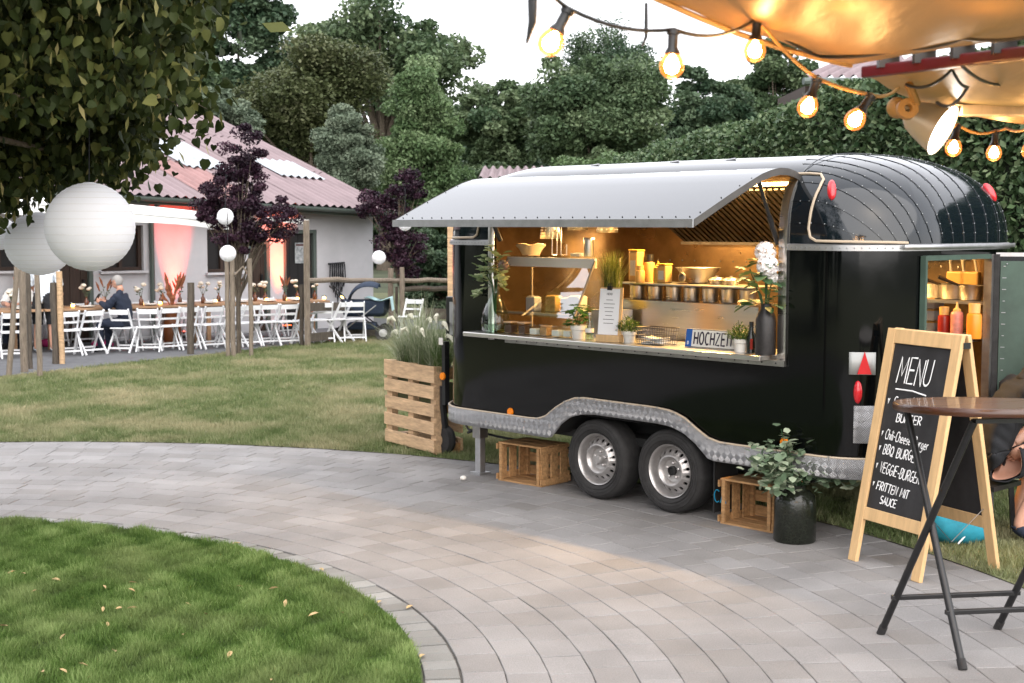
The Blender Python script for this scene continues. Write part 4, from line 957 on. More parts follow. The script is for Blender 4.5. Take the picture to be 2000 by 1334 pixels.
# man in white seated beyond the table at the far left
sw = empty('person'); b3 = row(-.55, 1.72); sw.scale = (.92, .92, .92); sw.location = (b3.x, b3.y, 0); tag(sw, 'man in a white shirt seated beyond the table at far left', 'person')
J = {'pel': ((0, 0, .54), (.15, .12)), 'bel': ((0, -.01, .68), (.15, .12)), 'che': ((0, -.05, .92), (.17, .125)), 'nec': ((0, -.08, 1.09), .062), 'chin': ((0, -.10, 1.16), .055)}
for s, k in ((1, 'l'), (-1, 'r')):
    J.update({'sh'+k: ((s*.18, -.06, 1.02), .07), 'el'+k: ((s*.24, -.20, .80), .05), 'wr'+k: ((s*.10, -.42, .82), .034), 'hip'+k: ((s*.1, -.02, .53), .098), 'kn'+k: ((s*.13, -.44, .52), .068), 'an'+k: ((s*.13, -.42, .10), .045), 'to'+k: ((s*.14, -.58, .045), .038)})
figure(sw, J, ch_body, [('shirt', M['cloth'], bones(['pel', 'bel', 'che', 'nec'], ['che', 'shl', 'ell'], ['che', 'shr', 'elr']), .014), ('trousers', M['navy'], bones(*[['pel', 'hip'+k, 'kn'+k, 'an'+k] for k in 'lr']), .012), ('shoe', M['blackcloth'], bones(['anl', 'tol']), .012), ('shoe', M['blackcloth'], bones(['anr', 'tor']), .012)])
head(sw, (0, -.13, 1.255), (.3, -.92, -.25), M['hair'], beard=True, skin=mat('ruddy_skin', (.42, .14, .10), .5))
for s, k in ((1, 'l'), (-1, 'r')): hand(sw, J['wr'+k][0], (-s*.4, -.9, -.1), (-s*.3, 0, -1), s, .5)
# pram
pr = empty('pram', gnd(706, 664)); tag(pr, 'navy pram with raised hood and a pale blue blanket by the fence', 'pram')
M['pram_navy'] = mat('pram_fabric', (.018, .03, .055), .8, vary=.4, scale=50)
hood = []
for i, a in enumerate(np.linspace(R(8), R(118), 9)): hood.append([(.05-.36*math.cos(a)*1.0+.10, -.24+.48*j/8, .66+.36*math.sin(a)*(1-.22*abs(j/4-1)**3)) for j in range(9)])
MB().grid(hood).build('hood', M['pram_navy'], pr, smooth=True, ang=60, solid=.01)
tubp = [[(x*k, y*k2, z) for x, y in [(-.30, -.2), (.0, -.24), (.42, -.22), (.50, 0), (.42, .22), (0, .24), (-.30, .2), (-.36, 0)]] for z, k, k2 in ((.42, .82, .75), (.5, .96, .95), (.68, 1, 1), (.70, 1.02, 1.02))]
MB().grid(tubp, closed=True).build('carrycot', M['pram_navy'], pr, smooth=True, solid=.02)
MB().grid([[(x, y, .72+.03*math.sin(x*14)+.015*math.cos(y*20)) for y in np.linspace(-.27, .27, 8)] for x in np.linspace(.08, .53, 8)]+[[(.56, y, .52) for y in np.linspace(-.26, .26, 8)]]).build('blanket', mat('pale_blue_blanket', (.42, .62, .64), .95, vary=.12, scale=20, bump=.4, bscale=40), pr, smooth=True)
for s in (-.22, .22):
    MB().tube([(-.36, s, .12), (.28, s, .62)], .012, 7).build('frame_tube', M['alu'], pr); MB().tube([(.40, s, .14), (-.2, s, .6), (-.48, s, .92)], .012, 7).build('frame_tube', M['black_metal'], pr)
MB().tube([(-.48, -.22, .92), (-.52, -.2, .95), (-.52, .2, .95), (-.48, .22, .92)], .016, 8).build('handle', M['black_metal'], pr)
for sx, rr in ((-.36, .12), (.40, .14)):
    for s in (-.26, .26): 
        w_ = MB().lathe([(rr*.55, -.012), (rr*.96, -.02), (rr, 0), (rr*.96, .02), (rr*.55, .012)], 20, (sx, s, rr), Matrix.Rotation(math.pi/2, 3, 'X')).build('wheel', M['rubber'], pr, smooth=True)
        MB().lathe([(.0, -.014), (rr*.5, -.01), (rr*.5, .01), (0, .014)], 14, (sx, s, rr), Matrix.Rotation(math.pi/2, 3, 'X')).build('hub', M['alu'], w_, smooth=True)
MB().box((.02, 0, .25), (.5, .36, .12)).build('basket', M['pram_navy'], pr, bevel=.03)
# ================================================================== FOOD TRAILER
TR = empty('food_trailer', TO, -TH); tag(TR, 'black riveted food trailer with its serving hatch open', 'trailer')
UF, UR, WD, ZB, ZT = -2.24, 2.10, 1.90, 1.88, 2.50
HU0, HU1, HZ, CZ = -1.42, 1.33, 2.335, 1.155
def prof(z):                                    # inset of the side and of the ends at height z
    s = max(0., min(1., (z-ZB)/(ZT-ZB)))
    return .95*(1-(1-s**3.2)**(1/3.2)), .80*(1-(1-s**2.3)**(1/2.3))
THD = math.acos((.62-.42)/.62)
us_near = sorted(set([round(x, 4) for x in np.linspace(-1.0, 1.0, 41)]+[HU0, HU1, -1.2, 1.17]))
def loop(z, ins=0.):
    ds, de = prof(z); ds += ins; de += ins; b = max(.004, min(.62, .95-ds)); a = .5*min(1., .25+.75*b/.62)
    u0, u1, v0, v1 = UF+de, UR-de, ds, WD-ds
    P = [(u0+a, v0)]+[(min(max(u, u0+a), u1-a), v0) for u in us_near]+[(u1-a, v0)]
    th = sorted(set(list(np.linspace(0, math.pi/2, 10))+[THD]))
    P += [(u1-a+a*math.sin(t), v0+b-b*math.cos(t)) for t in th[1:]]
    nb = len(P)
    P += [(u1, max(v0+b, min(v1-b, v))) for v in (.8, 1.0, 1.24)]+[(u1, v1-b)]
    P += [(u1-a+a*math.cos(t), v1-b+b*math.sin(t)) for t in np.linspace(0, math.pi/2, 8)[1:]]
    P += [(u, v1) for u in np.linspace(u1-a, u0+a, 10)[1:]]
    P += [(u0+a-a*math.sin(t), v1-b+b*math.cos(t)) for t in np.linspace(0, math.pi/2, 8)[1:]]
    P += [(u0, v) for v in np.linspace(v1-b, v0+b, 5)[1:]]
    P += [(u0+a-a*math.cos(t), v0+b-b*math.sin(t)) for t in np.linspace(0, math.pi/2, 10)[1:-1]]
    return P
L0 = loop(1.0); NN = len(L0)
def arch_in(u):                                 # lower edge of the skirt with the wheel arch
    return float(np.interp(u, [-9, -.76, -.72, -.64, -.54, -.42, -.30, .30, .42, .54, .66, .74, .78, 9], [.425, .425, .46, .55, .61, .64, .648, .645, .635, .60, .53, .455, .44, .45]))
def arch_out(u):
    return float(np.interp(u, [-9, -1.0, -.88, -.80, -.70, -.60, -.50, -.40, .28, .42, .54, .64, .74, .84, .96, 9], [.545, .545, .55, .58, .65, .705, .74, .75, .745, .735, .70, .64, .585, .562, .56, .575]))
def in_open(u, v, z, rear=True):
    if v < .5 and HU0+.001 < u < HU1-.001 and CZ < z < HZ: return True
    if rear and u > 1.9 and .42 < v < 1.24 and .5 < z < 1.83: return True
    return False
def shell(ins, zl, inner=False):
    mb = MB(); rows = []
    for z in zl:
        lp = loop(z, ins); rows.append([(u, v, (z if z > .6 else max(z, arch_in(u)+.01) if (v < .05 or v > WD-.05) and abs(u) < 1.1 else z)) for u, v in lp])
    for i in range(len(zl)-1):
        for j in range(NN):
            k = (j+1) % NN; q = [rows[i][j], rows[i][k], rows[i+1][k], rows[i+1][j]]; c = [sum(p[t] for p in q)/4 for t in range(3)]
            if in_open(*c): continue
            if inner: q = q[::-1]
            mb.add(q, [(0, 1, 2, 3)])
    if zl[-1] > 2.4:
        top = rows[-1]; mb.add(top, [tuple(range(NN))])
    return mb
zl_w = [.50, .62, .78, .95, CZ, 1.5, 1.83, ZB]
zl_r = [ZB, 1.95, 2.02, 2.10, 2.17, 2.23, 2.285, HZ, 2.375, 2.41, 2.44, 2.463, 2.48, 2.492, 2.4985]
def weld(o):
    m = o.modifiers.new('weld', 'WELD'); m.merge_threshold = .0008; return o
weld(shell(0, zl_w).build('body', M['body_paint'], TR, smooth=True, ang=50))
rf = weld(shell(0, zl_r).build('roof', M['roof_paint'], TR, smooth=True, ang=60))
M['liner'] = mat('steel_liner', (.26, .175, .09), .30, .9, vary=.35, scale=2.2, stretch=(1, 1, 1), roughvar=.1, bump=.03, bscale=8)  # steel coloured golden brown to carry the warm light it mirrors
weld(shell(.045, zl_w+zl_r[1:-3], True).build('inner_lining', M['liner'], TR, smooth=True, ang=50))
MB().prism([(u, .44 if (v < .1 and abs(u) < .82) else v) for u, v in loop(1.0, .05)], .46, .50).build('floor', M['steel_dull'], TR)
MB().prism([(u, .44 if (v < .1 and abs(u) < .82) else v) for u, v in loop(1.0, .04)], .445, .458).build('underfloor', M['dark'], TR)
MB().box((0, .95, .44), (3.6, 1.5, .06)).build('chassis', M['dark'], TR)
# skirt of chequer plate
def plate_mat():
    m = bpy.data.materials.new('chequer_plate'); m.use_nodes = True; N, L = nodes(m); p = N['Principled BSDF']
    p.inputs['Metallic'].default_value = .7; p.inputs['Roughness'].default_value = .42
    tc = N.new('ShaderNodeTexCoord'); hs_ = []
    for ang in (45, -45):
        mp = N.new('ShaderNodeMapping'); L.new(tc.outputs['Object'], mp.inputs[0]); mp.inputs['Rotation'].default_value = (0, R(ang), 0)
        wv = N.new('ShaderNodeTexWave'); wv.inputs['Scale'].default_value = 42; wv.bands_direction = 'X'; L.new(mp.outputs[0], wv.inputs[0]); hs_.append(wv)
    ck = N.new('ShaderNodeTexChecker'); ck.inputs['Scale'].default_value = 26; mp2 = N.new('ShaderNodeMapping'); mp2.inputs['Rotation'].default_value = (0, R(45), 0); mp2.inputs['Scale'].default_value = (1, .0, 1); mp2.inputs['Location'].default_value = (.003, .013, .003)
    L.new(tc.outputs['Object'], mp2.inputs[0]); L.new(mp2.outputs[0], ck.inputs[0])
    mxn = N.new('ShaderNodeMixRGB'); L.new(ck.outputs['Fac'], mxn.inputs[0]); L.new(hs_[0].outputs['Fac'], mxn.inputs[1]); L.new(hs_[1].outputs['Fac'], mxn.inputs[2])
    bn = N.new('ShaderNodeBump'); cr = N.new('ShaderNodeValToRGB'); cr.color_ramp.elements[0].color = (.27, .27, .28, 1); cr.color_ramp.elements[1].color = (.56, .56, .57, 1); cr.color_ramp.elements[0].position = .35; cr.color_ramp.elements[1].position = .8; L.new(mxn.outputs[0], cr.inputs[0]); L.new(cr.outputs[0], p.inputs['Base Color'])
    bn.inputs['Strength'].default_value = 1.; bn.inputs['Distance'].default_value = .006; L.new(mxn.outputs[0], bn.inputs['Height']); L.new(bn.outputs[0], p.inputs['Normal'])
    nz = N.new('ShaderNodeTexNoise'); nz.inputs['Scale'].default_value = 5; L.new(tc.outputs['Object'], nz.inputs[0]); mr = N.new('ShaderNodeMapRange'); L.new(nz.outputs[0], mr.inputs[0]); mr.inputs[3].default_value = .3; mr.inputs[4].default_value = .55; L.new(mr.outputs[0], p.inputs['Roughness'])
    return m
M['plate'] = plate_mat()
def plan(u0, u1, n=60, out=0.):                 # near side outline points between two stations (front corner .. rear corner)
    lp = loop(1.0, -out); return lp
def skirt_rows(lo, hi, out):
    lp = loop(1.0, -out); seq = []
    nn = [i for i, (u, v) in enumerate(lp)]
    # front centre -> near side -> rear door edge
    start = [i for i, (u, v) in enumerate(lp) if u < UF+.02-out+.001 and v < 1.3]
    order = list(range(start[0], NN))+list(range(0, NN)) if start else list(range(NN))
    pts = []
    for i in order:
        u, v = lp[i]
        if i < start[0] and u > 1.5 and v > .41: break
        if not pts or (Vector(pts[-1])-Vector((u, v))).length > 1e-4: pts.append((u, v))
    return [[(u, v, hi(u) if v < .3 else hi(9*(1 if u > 0 else -1))) for u, v in pts], [(u, v, lo(u) if v < .3 else lo(9*(1 if u > 0 else -1))) for u, v in pts]]
rows = skirt_rows(arch_in, arch_out, .018)
sk = MB().grid(rows).build('skirt', M['plate'], TR, smooth=True, ang=40, solid=.012)
MB().tube([(u, v-.004, z+.004) for u, v, z in rows[0]], .009, 6).build('skirt_trim', M['trim'], sk, smooth=True)
MB().tube([(u, v, z-.002) for u, v, z in rows[1]], .006, 6).build('skirt_edge', M['alu'], sk, smooth=True)
clips = MB()
for k in range(0, len(rows[0])-1, 3):
    u, v, z = rows[0][k]; clips.box((u, v-.006, z), (.02, .012, .022))
tag(clips.build('trim_clips', M['alu'], sk), kind='stuff')
# wheel housing
P = [[(u, v, arch_in(u)+.015) for u in np.linspace(-.80, .80, 33)] for v in (.02, .42)]
MB().grid(P).build('wheel_housing', M['dark'], TR, smooth=True)
MB().add([(-.8, .42, .3), (.8, .42, .3), (.8, .42, .68), (-.8, .42, .68)], [(3, 2, 1, 0)]).build('housing_back', M['dark'], TR)
# wheels
def wheel(u, cap, name='wheel'):
    w_ = empty(name, (u, .055, .298)); w_.parent = TR
    mX = Matrix(((1, 0, 0), (0, 0, -1), (0, 1, 0)))        # lathe axis z -> -v (outwards)
    ty = [(.178, -.17), (.20, -.19), (.25, -.196), (.283, -.185), (.296, -.165), (.298, -.10), (.298, -.04), (.296, -.012), (.283, .008), (.262, .016), (.235, .016), (.212, .006), (.194, -.006), (.186, -.02)]
    t_ = MB().lathe(ty, 56, m=mX).build('tyre', M['rubber'], w_, smooth=True, ang=50)
    gr = MB()
    for zz in (-.145, -.10, -.055): gr.lathe([(.2985, zz-.004), (.2995, zz), (.2985, zz+.004)], 48, m=mX)
    rib = MB()
    for rr in (.222, .246, .268): rib.lathe([(rr-.003, .0135), (rr, .0185), (rr+.003, .0135)], 48, m=mX)
    tag(rib.build('sidewall_rings', M['rubber'], t_, smooth=True), kind='stuff')
    rp = [(.186, -.02), (.192, -.004), (.190, .002), (.184, -.002), (.178, -.012), (.172, -.03), (.170, -.055), (.166, -.062), (.160, -.056)]
    rim = MB().lathe(rp, 56, m=mX)
    def yz(r): return float(np.interp(r, [.03, .06, .078, .09, .104, .112, .120, .160], [-.044, -.044, -.040, -.016, -.004, -.006, -.014, -.056]))
    nh = 16
    for h in range(nh):
        a0, a1 = 2*math.pi*h/nh, 2*math.pi*(h+1)/nh; r0, r1 = .112, .160; am, rm_ = (a0+a1)/2, .138; hr = .0125
        out_, inn = [], []
        for k in range(16):
            t = 2*math.pi*k/16; cx, cy = math.cos(t), math.sin(t); s_ = 1/max(abs(cx), abs(cy))
            a = am+(a1-a0)/2*cx*s_; r = (r0+r1)/2+(r1-r0)/2*cy*s_; out_.append(mX @ Vector((r*math.cos(a), r*math.sin(a), yz(r))))
            r = rm_+hr*cy; a = am+hr*cx*.9/rm_; inn.append(mX @ Vector((r*math.cos(a), r*math.sin(a), yz(r)-.003)))
        deep = [q+Vector((0, .012, 0)) for q in inn]
        rim.add(out_+inn+deep, [(k, (k+1) % 16, 16+(k+1) % 16, 16+k) for k in range(16)]+[(16+k, 16+(k+1) % 16, 32+(k+1) % 16, 32+k) for k in range(16)])
    rim.lathe([(r, yz(r)) for r in (.112, .104, .097, .09, .084, .078, .06, .03)], 48, m=mX)
    r_ = rim.build('rim', M['rim'], w_, smooth=True, ang=45)
    MB().lathe([(.0, -.09), (.17, -.09)], 32, m=mX).build('brake_drum', M['dark'], w_)
    MB().lathe([(.033, -.046), (.033, -.012), (.028, -.004), (0, -.002)] if cap else [(.033, -.046), (.033, -.02), (.026, -.016), (.024, -.03), (0, -.03)], 24, m=mX).build('hub_cap', M['rim'] if cap else M['dark'], r_, smooth=True)
    for k in range(5):
        a = 2*math.pi*k/5+.3; q = mX @ Vector((.053*math.cos(a), .053*math.sin(a), -.04)); MB().lathe([(.011, -.006), (.011, .010), (.006, .014), (0, .014)], 6, q, mX).build('wheel_bolt', M['rim'], r_)
wheel(-.349, True); wheel(.349, False)
for u in (-.349, .349):                                    # far side wheels
    w_ = MB().lathe([(.17, -.17), (.25, -.19), (.298, -.16), (.298, -.03), (.25, .01), (.17, 0), (0, -.02)], 32, (u, WD-.2, .298), Matrix(((1, 0, 0), (0, 0, 1), (0, 1, 0)))).build('far_wheel', M['rubber'], TR, smooth=True)
    MB().tube([(u, .2, .298), (u, WD-.2, .298)], .035, 8).build('axle', M['dark'], TR)
# belt moulding, rivets
def belt(idx, z, h, out, name, material, parent):
    a = loop(1.0, -.002); b_ = loop(1.0, -out)
    P = [[(b_[i][0], b_[i][1], z-h/2) for i in idx], [(b_[i][0], b_[i][1], z+h/2) for i in idx], [(a[i][0], a[i][1], z+h/2+.006) for i in idx]]
    return MB().grid(P[::-1]).build(name, material, parent, smooth=True, ang=40)
lp = loop(1.0)
i0 = [i for i, (u, v) in enumerate(lp) if abs(u-HU1) < 1e-6 and v < .01][0]; i1 = [i for i, (u, v) in enumerate(lp) if abs(u-HU0) < 1e-6 and v < .01][0]
idx_r = list(range(i0, NN))+list(range(0, i1+1))
bt = belt(idx_r, ZB, .036, .014, 'belt_moulding', M['alu'], TR)
rv = MB()
for i in idx_r[:-1]:
    p, q = Vector(loop(1.0, -.015)[i]), Vector(loop(1.0, -.015)[(i+1) % NN]); k = max(1, int((q-p).length/.035))
    for j in range(k):
        c = p.lerp(q, j/k)
        if c.y < .9 or c.x > 1.5: rv.ball((c.x, c.y, ZB), .005, 6, 4)
tag(rv.build('rivets', M['rivet'], bt, smooth=True), kind='stuff')
# roof seams with rivets: lengthwise seams that run down over the rear dome
def near_v(u, z, out=0):
    ds, de = prof(z); ds -= out; de -= out; b = max(.004, min(.62, .95-ds)); a = .5*min(1., .25+.75*b/.62); ue = UR-de-a
    if u <= ue: return ds
    k = min(1, (u-ue)/a); return ds+b-b*math.sqrt(max(0, 1-k*k))
def rear_u(v, z, out=0):
    ds, de = prof(z); ds -= out; de -= out; b = max(.004, min(.62, .95-ds)); a = .5*min(1., .25+.75*b/.62)
    if v < ds: return None
    vv = min(v, WD-v)
    if vv >= ds+b: return UR-de
    return UR-de-a+a*math.sqrt(max(0, 1-((b-(vv-ds))/b)**2))
def ztop_of(v):
    v = min(v, WD-v); return ZB+(ZT-ZB)*max(0, 1-((.95-v)/.95)**3.2)**(1/3.2)
seams = [(2.03, .16), (2.17, .21), (2.29, .27), (2.37, .34), (2.42, .42), (.36, .52), (.52, .63), (.69, .75), (.87, .88), (1.05, 1.02), (1.23, 1.18), (1.41, 1.34), (1.58, 1.52)]
for v0_, v1_ in seams:
    if v0_ > 1.9: z0_ = v0_; v0_ = prof(z0_)[0]
    else: z0_ = min(2.497, ztop_of(v0_)-.001)
    pts = []
    for z in np.linspace(ZB+.03, z0_, 40):
        f = ((z0_-z)/(z0_-ZB))**1.3; v = v0_+(v1_-v0_)*f; u = rear_u(max(v, prof(z)[0]), z, .001)
        pts.append(Vector((u, max(v, prof(z)[0]-.001), z+.001)))
    v = v0_; e = pts[-1]
    for t in (.33, .66, 1.):
        uu = e.x+(1.36-e.x)*t
        if uu < e.x-.02: pts.append(Vector((uu, v, e.z+.002)))
    s_ = MB().tube(pts, .0022, 5).build('roof_seam', M['roof_paint'], rf, smooth=True)
    r2 = MB(); acc = 0
    for a, b in zip(pts[:-1], pts[1:]):
        Ls = (b-a).length; acc += Ls
        if acc > .06: acc = 0; r2.ball(b+Vector((.002, -.001, .001)), .0045, 6, 4)
    if r2.v: tag(r2.build('seam_rivets', M['rivet'], s_, smooth=True), kind='stuff')
ring = []
for v in np.linspace(.0, .95, 30):
    z = ZB+(ZT-ZB)*max(0, 1-((.95-v)/.95)**3.2)**(1/3.2); ring.append(Vector((1.36, v, max(z, ZB)+.002)))
ring = [p for p in ring if p.z > 2.36]
MB().tube(ring, .003, 5).build('roof_seam', M['roof_paint'], rf, smooth=True)
# trim loop behind the hatch
tl_ = [(1.30, 2.352), (1.42, 2.352), (1.50, 2.345), (1.545, 2.31), (1.55, 2.26), (1.53, 2.12), (1.52, 2.0), (1.535, 1.945), (1.58, 1.922), (1.7, 1.92), (1.85, 1.918), (1.98, 1.915), (2.06, 1.91)]
P = []
for (ua, za), (ub, zb) in zip(tl_[:-1], tl_[1:]):
    for t in np.linspace(0, 1, 5)[:-1]:
        u, z = ua+(ub-ua)*t, za+(zb-za)*t; P.append((u, near_v(u, z, .006), z))
MB().tube(P, .009, 6).build('trim_loop', M['trim'], rf, smooth=True)
P = [(-u-.06, v, z) for u, v, z in P[:-6]]
P = [(u, near_v(-u-.14, z, .006), z) for u, v, z in P]
MB().tube(P, .009, 6).build('trim_loop', M['trim'], rf, smooth=True)
# clearance lamps
def lamp(u, v, z, n, name='marker_lamp'):
    n = Vector(n).normalized(); q = n.to_track_quat('Z', 'Y').to_matrix()
    mb = MB().ball((0, 0, 0), 1, 14, 10, (.03, .075, .035)); mb.xf(q); o = mb.build(name, M['red'], rf, smooth=True); o.location = (u, v, z); return o
uu, zz, _ = 0, 0, 0
u, v, z = tp(1675, 369, 0.10); u, z = 1.63, 2.24
lamp(u, near_v(u, z), z, (.55, -.7, .5)); lamp(rear_u(1.5, 2.24), 1.5, 2.24, (.8, .3, .5))
# opening frame
fr = MB()
fp = [(HU1+.012, near_v(HU1, z)-.004, z) for z in np.linspace(CZ-.03, HZ, 16)]
MB().grid([[(HU1-.03, v-.010, z) for u, v, z in fp], [(HU1+.035, v-.012, z) for u, v, z in fp], [(HU1+.035, v+.02, z) for u, v, z in fp]][::-1]).build('opening_jamb', M['steel'], TR, smooth=True, solid=.006)
fp = [(HU0, near_v(HU1, z)-.004, z) for z in np.linspace(CZ-.03, HZ, 16)]
MB().grid([[(HU0-.035, v+.02, z) for u, v, z in fp], [(HU0-.035, v-.012, z) for u, v, z in fp], [(HU0+.03, v-.010, z) for u, v, z in fp]][::-1]).build('opening_jamb', M['steel'], TR, smooth=True, solid=.006)
fr = MB().box(((HU0+HU1)/2+.1, -.014, CZ-.022), (HU1-HU0-.13, .022, .04)).build('opening_sill', M['steel_dull'], TR)
sc_ = MB()
for u in np.arange(HU0+.3, HU1, .11): sc_.ball((u, -.026, CZ-.022), .006, 6, 4)
tag(sc_.build('sill_screws', M['dark'], fr), kind='stuff')
# counter shelf
ct = MB().box2((-1.60, -.155, 1.150), (1.27, .36, 1.185)).build('counter', M['steel'], TR, bevel=.006)
# hatch
pr_ = [(.125, 2.335), (.06, 2.362), (-.02, 2.378), (-.11, 2.379), (-.20, 2.365), (-.30, 2.336), (-.42, 2.288), (-.60, 2.213), (-.80, 2.124), (-.955, 2.055)]
hz0, hz1 = HU0-.03, HU1+.04
HT = empty('hatch'); HT.parent = TR
MB().grid([[(u, v, z) for u in np.linspace(hz0, hz1, 14)] for v, z in pr_]).build('hatch_panel', M['roof_paint'], HT, smooth=True, ang=60)
MB().grid([[(u, v+.006, z-.034) for u in np.linspace(hz0+.005, hz1-.005, 14)] for v, z in pr_][::-1]).build('hatch_lining', M['liner'], HT, smooth=True, ang=60)
for ue, s in ((hz0, -1), (hz1, 1)):
    P = [[(ue+s*.002, v, z+.003) for v, z in pr_], [(ue+s*.002, v+.004, z-.042) for v, z in pr_]]
    MB().grid(P if s < 0 else P[::-1]).build('hatch_edge', M['steel_dark'], HT, smooth=True)
MB().box2((hz0-.002, -.972, 2.008), (hz1+.002, -.957, 2.058)).build('hatch_lip', M['alu'], HT)
sc_ = MB()
for u in np.linspace(hz0+.06, hz1-.06, 26):
    sc_.ball((u, -.92, 2.0725), .005, 5, 4)
for v, z in pr_[4:-1]:
    for ue in (hz0+.03, hz1-.03): sc_.ball((ue, v-.06, z-.025), .005, 5, 4)
tag(sc_.build('hatch_rivets', M['dark'], HT), kind='stuff')
for u in (HU0+.07, HU1-.06):
    st_ = MB().tube([(u, -.20, 2.31), (u, -.01, 1.95)], .013, 8).build('gas_strut', M['black_metal'], TR, smooth=True)
    MB().tube([(u, -.08, 2.082), (u, .02, 1.90)], .019, 8).build('strut_cylinder', M['black_metal'], st_, smooth=True)
for px in (1180, 1335, 1445):
    u, v, z = tp(px, 320, .55); o = MB().box((0, 0, 0), (.12, .05, .02)).build('roof_bracket', M['black_metal'], rf, bevel=.006); o.location = (u, .45, 2.462); MB().tube([(-.04, 0, .01), (.04, 0, .018)], .009, 6).build('bracket_pin', M['alu'], o)
# rear corner: reflector plate, tail lamp, chequer patch; side reflectors
def corner(u, z, out=.004):
    v = near_v(u, 1.0, out); e = .02; v2 = near_v(u+e, 1.0, out); v1 = near_v(u-e, 1.0, out); d = Vector((2*e, v2-v1, 0)).normalized(); return Vector((u, v, z)), d
def patch(u0, u1, z0, z1, out, name, material, parent, n=8, cut=None):
    P = []
    for z in np.linspace(z1, z0, 2): P.append([(u, near_v(u, 1.0, out), z) for u in np.linspace(u0, u1, n)])
    return MB().grid(P).build(name, material, parent, smooth=True, solid=.006)
def pxu(px, z, out=.012):
    lo, hi = 1.2, 2.095
    for _ in range(40):
        m = (lo+hi)/2; q = T(m, near_v(m, 1.0, out), z); d = q.y*_c-(q.z-HC)*_s
        if 1000+FPX*q.x/d < px: lo = m
        else: hi = m
    return lo
u0 = pxu(1659, 1.2); u1 = pxu(1711, 1.2)
rp_ = patch(u0, u1, 1.095, 1.235, .014, 'reflector_plate', mat('clear_plate', (.30, .31, .30), .3), TR)
um = pxu(1690, 1.17); c0, d0 = corner(um, 1.10, .018); h = min(.06, (u1-um)*.9)
MB().add([tuple(c0-d0*h+ZZ*0), tuple(c0+d0*h), tuple(c0+ZZ*.14), tuple(c0-d0*h+Vector((.01, -.012, 0))), tuple(c0+d0*h+Vector((.01, -.012, 0))), tuple(c0+ZZ*.14+Vector((.01, -.012, 0)))], [(3, 4, 5), (0, 3, 5, 2), (1, 2, 5, 4), (0, 1, 4, 3)]).build('triangle_reflector', M['red'], rp_)
c1, d1 = corner(pxu(1675, 1.0), .985, .01)
mb = MB().ball((0, 0, 0), 1, 14, 12, (.028, .028, .072)); o = mb.build('tail_lamp', M['red'], TR, smooth=True); o.location = c1
patch(pxu(1667, .8), pxu(1708, .8), .665, .90, .012, 'chequer_patch', M['plate'], TR)
for px, py in ((997, 804), (1532, 864)):
    u, v, z = tp(px, py, -.004); o = MB().lathe([(0, -.012), (.026, -.012), (.030, -.004), (.030, .004)], 20, m=Matrix(((1, 0, 0), (0, 0, 1), (0, 1, 0)))).build('side_reflector', M['orange'], TR, smooth=True); o.location = (u, -.004, z)
# rear door, swung open
dr = empty('rear_door', (2.12, 1.27, 0), R(28)); dr.parent = TR
M['door_green'] = mat('green_grey_lining', (.045, .075, .058), .5, vary=.2, scale=5)
MB().box2((0, 0, .52), (.80, .035, 1.815)).build('door_leaf', M['black_paint'], dr)
MB().box2((.03, -.006, .55), (.77, -.001, 1.785)).build('door_lining', M['door_green'], dr)
MB().box2((-.01, -.012, .50), (.025, .045, 1.83)).build('door_seal', M['rubber'], dr)
MB().box2((0, -.01, 1.815), (.82, .04, 1.84)).build('door_cap', M['alu'], dr)
sc_ = MB()
for k, zz in enumerate(np.linspace(.6, 1.75, 16)): sc_.box((.055, -.008, zz), (.026 if k % 3 else .014, .004, .005))
for xx in (.07, .2, .33, .46): sc_.ball((xx, -.008, 1.765), .006, 6, 4)
tag(sc_.build('door_screws', M['rivet'], dr), kind='stuff')
df = MB(); df.box2((2.075, .40, .5), (2.112, .425, 1.83)); 
df.build('door_jamb', M['door_green'], TR); MB().box2((2.06, 1.225, .5), (2.115, 1.262, 1.83)).build('door_jamb', M['steel_dull'], TR)
MB().box2((2.06, .425, 1.80), (2.112, 1.225, 1.832)).build('door_head', M['door_green'], TR)
# rear drip edge over the door
P = [[(rear_u(v, 1.88, .03), v, z) for v in np.linspace(.25, 1.65, 16)] for z in (1.90, 1.872)]
MB().grid(P).build('drip_edge', M['alu'], TR, smooth=True, solid=.01)
# front: drawbar, gas locker with louvres, jockey wheel, jack
DB = empty('drawbar'); DB.parent = TR
for s in (-1, 1): MB().bar((-2.1, .95+s*.6, .42), (-3.15, .95+s*.05, .42), .06, .09).build('drawbar_beam', M['black_metal'], DB)
MB().tube([(-3.1, .95, .45), (-3.45, .95, .47)], [.05, .035], 10).build('coupling', M['alu'], DB, smooth=True)
GL = empty('front_locker'); GL.parent = TR
gu0, gv = -2.62, .55
MB().box2((gu0, gv, 1.02), (-2.22, gv+.75, 1.40)).build('locker_box', M['black_metal'], GL, bevel=.01)
MB().box2((gu0-.012, gv+.04, 1.06), (gu0+.0, gv+.71, 1.36)).build('locker_grille', M['alu'], GL)
MB().box2((gu0+.06, gv-.008, 1.07), (-2.27, gv-.001, 1.355)).build('side_grille', M['alu'], GL)
for k in range(8): MB().box2((gu0+.15, gv-.016, 1.09+.032*k), (-2.30, gv-.0085, 1.106+.032*k)).build('louvre', M['dark'], GL)
MB().box2((-2.52, .42, .47), (-2.48, .47, 1.02)).build('support_post', M['black_metal'], TR)
MB().box2((-2.55, .41, .99), (-2.50, .419, 1.05)).build('white_latch', M['white'], TR)
o = MB().lathe([(0, -.012), (.030, -.012), (.033, -.004), (.033, .004)], 20, m=Matrix(((1, 0, 0), (0, 0, 1), (0, 1, 0)))).build('side_reflector', M['orange'], TR, smooth=True); o.location = (-2.50, .412, .72)
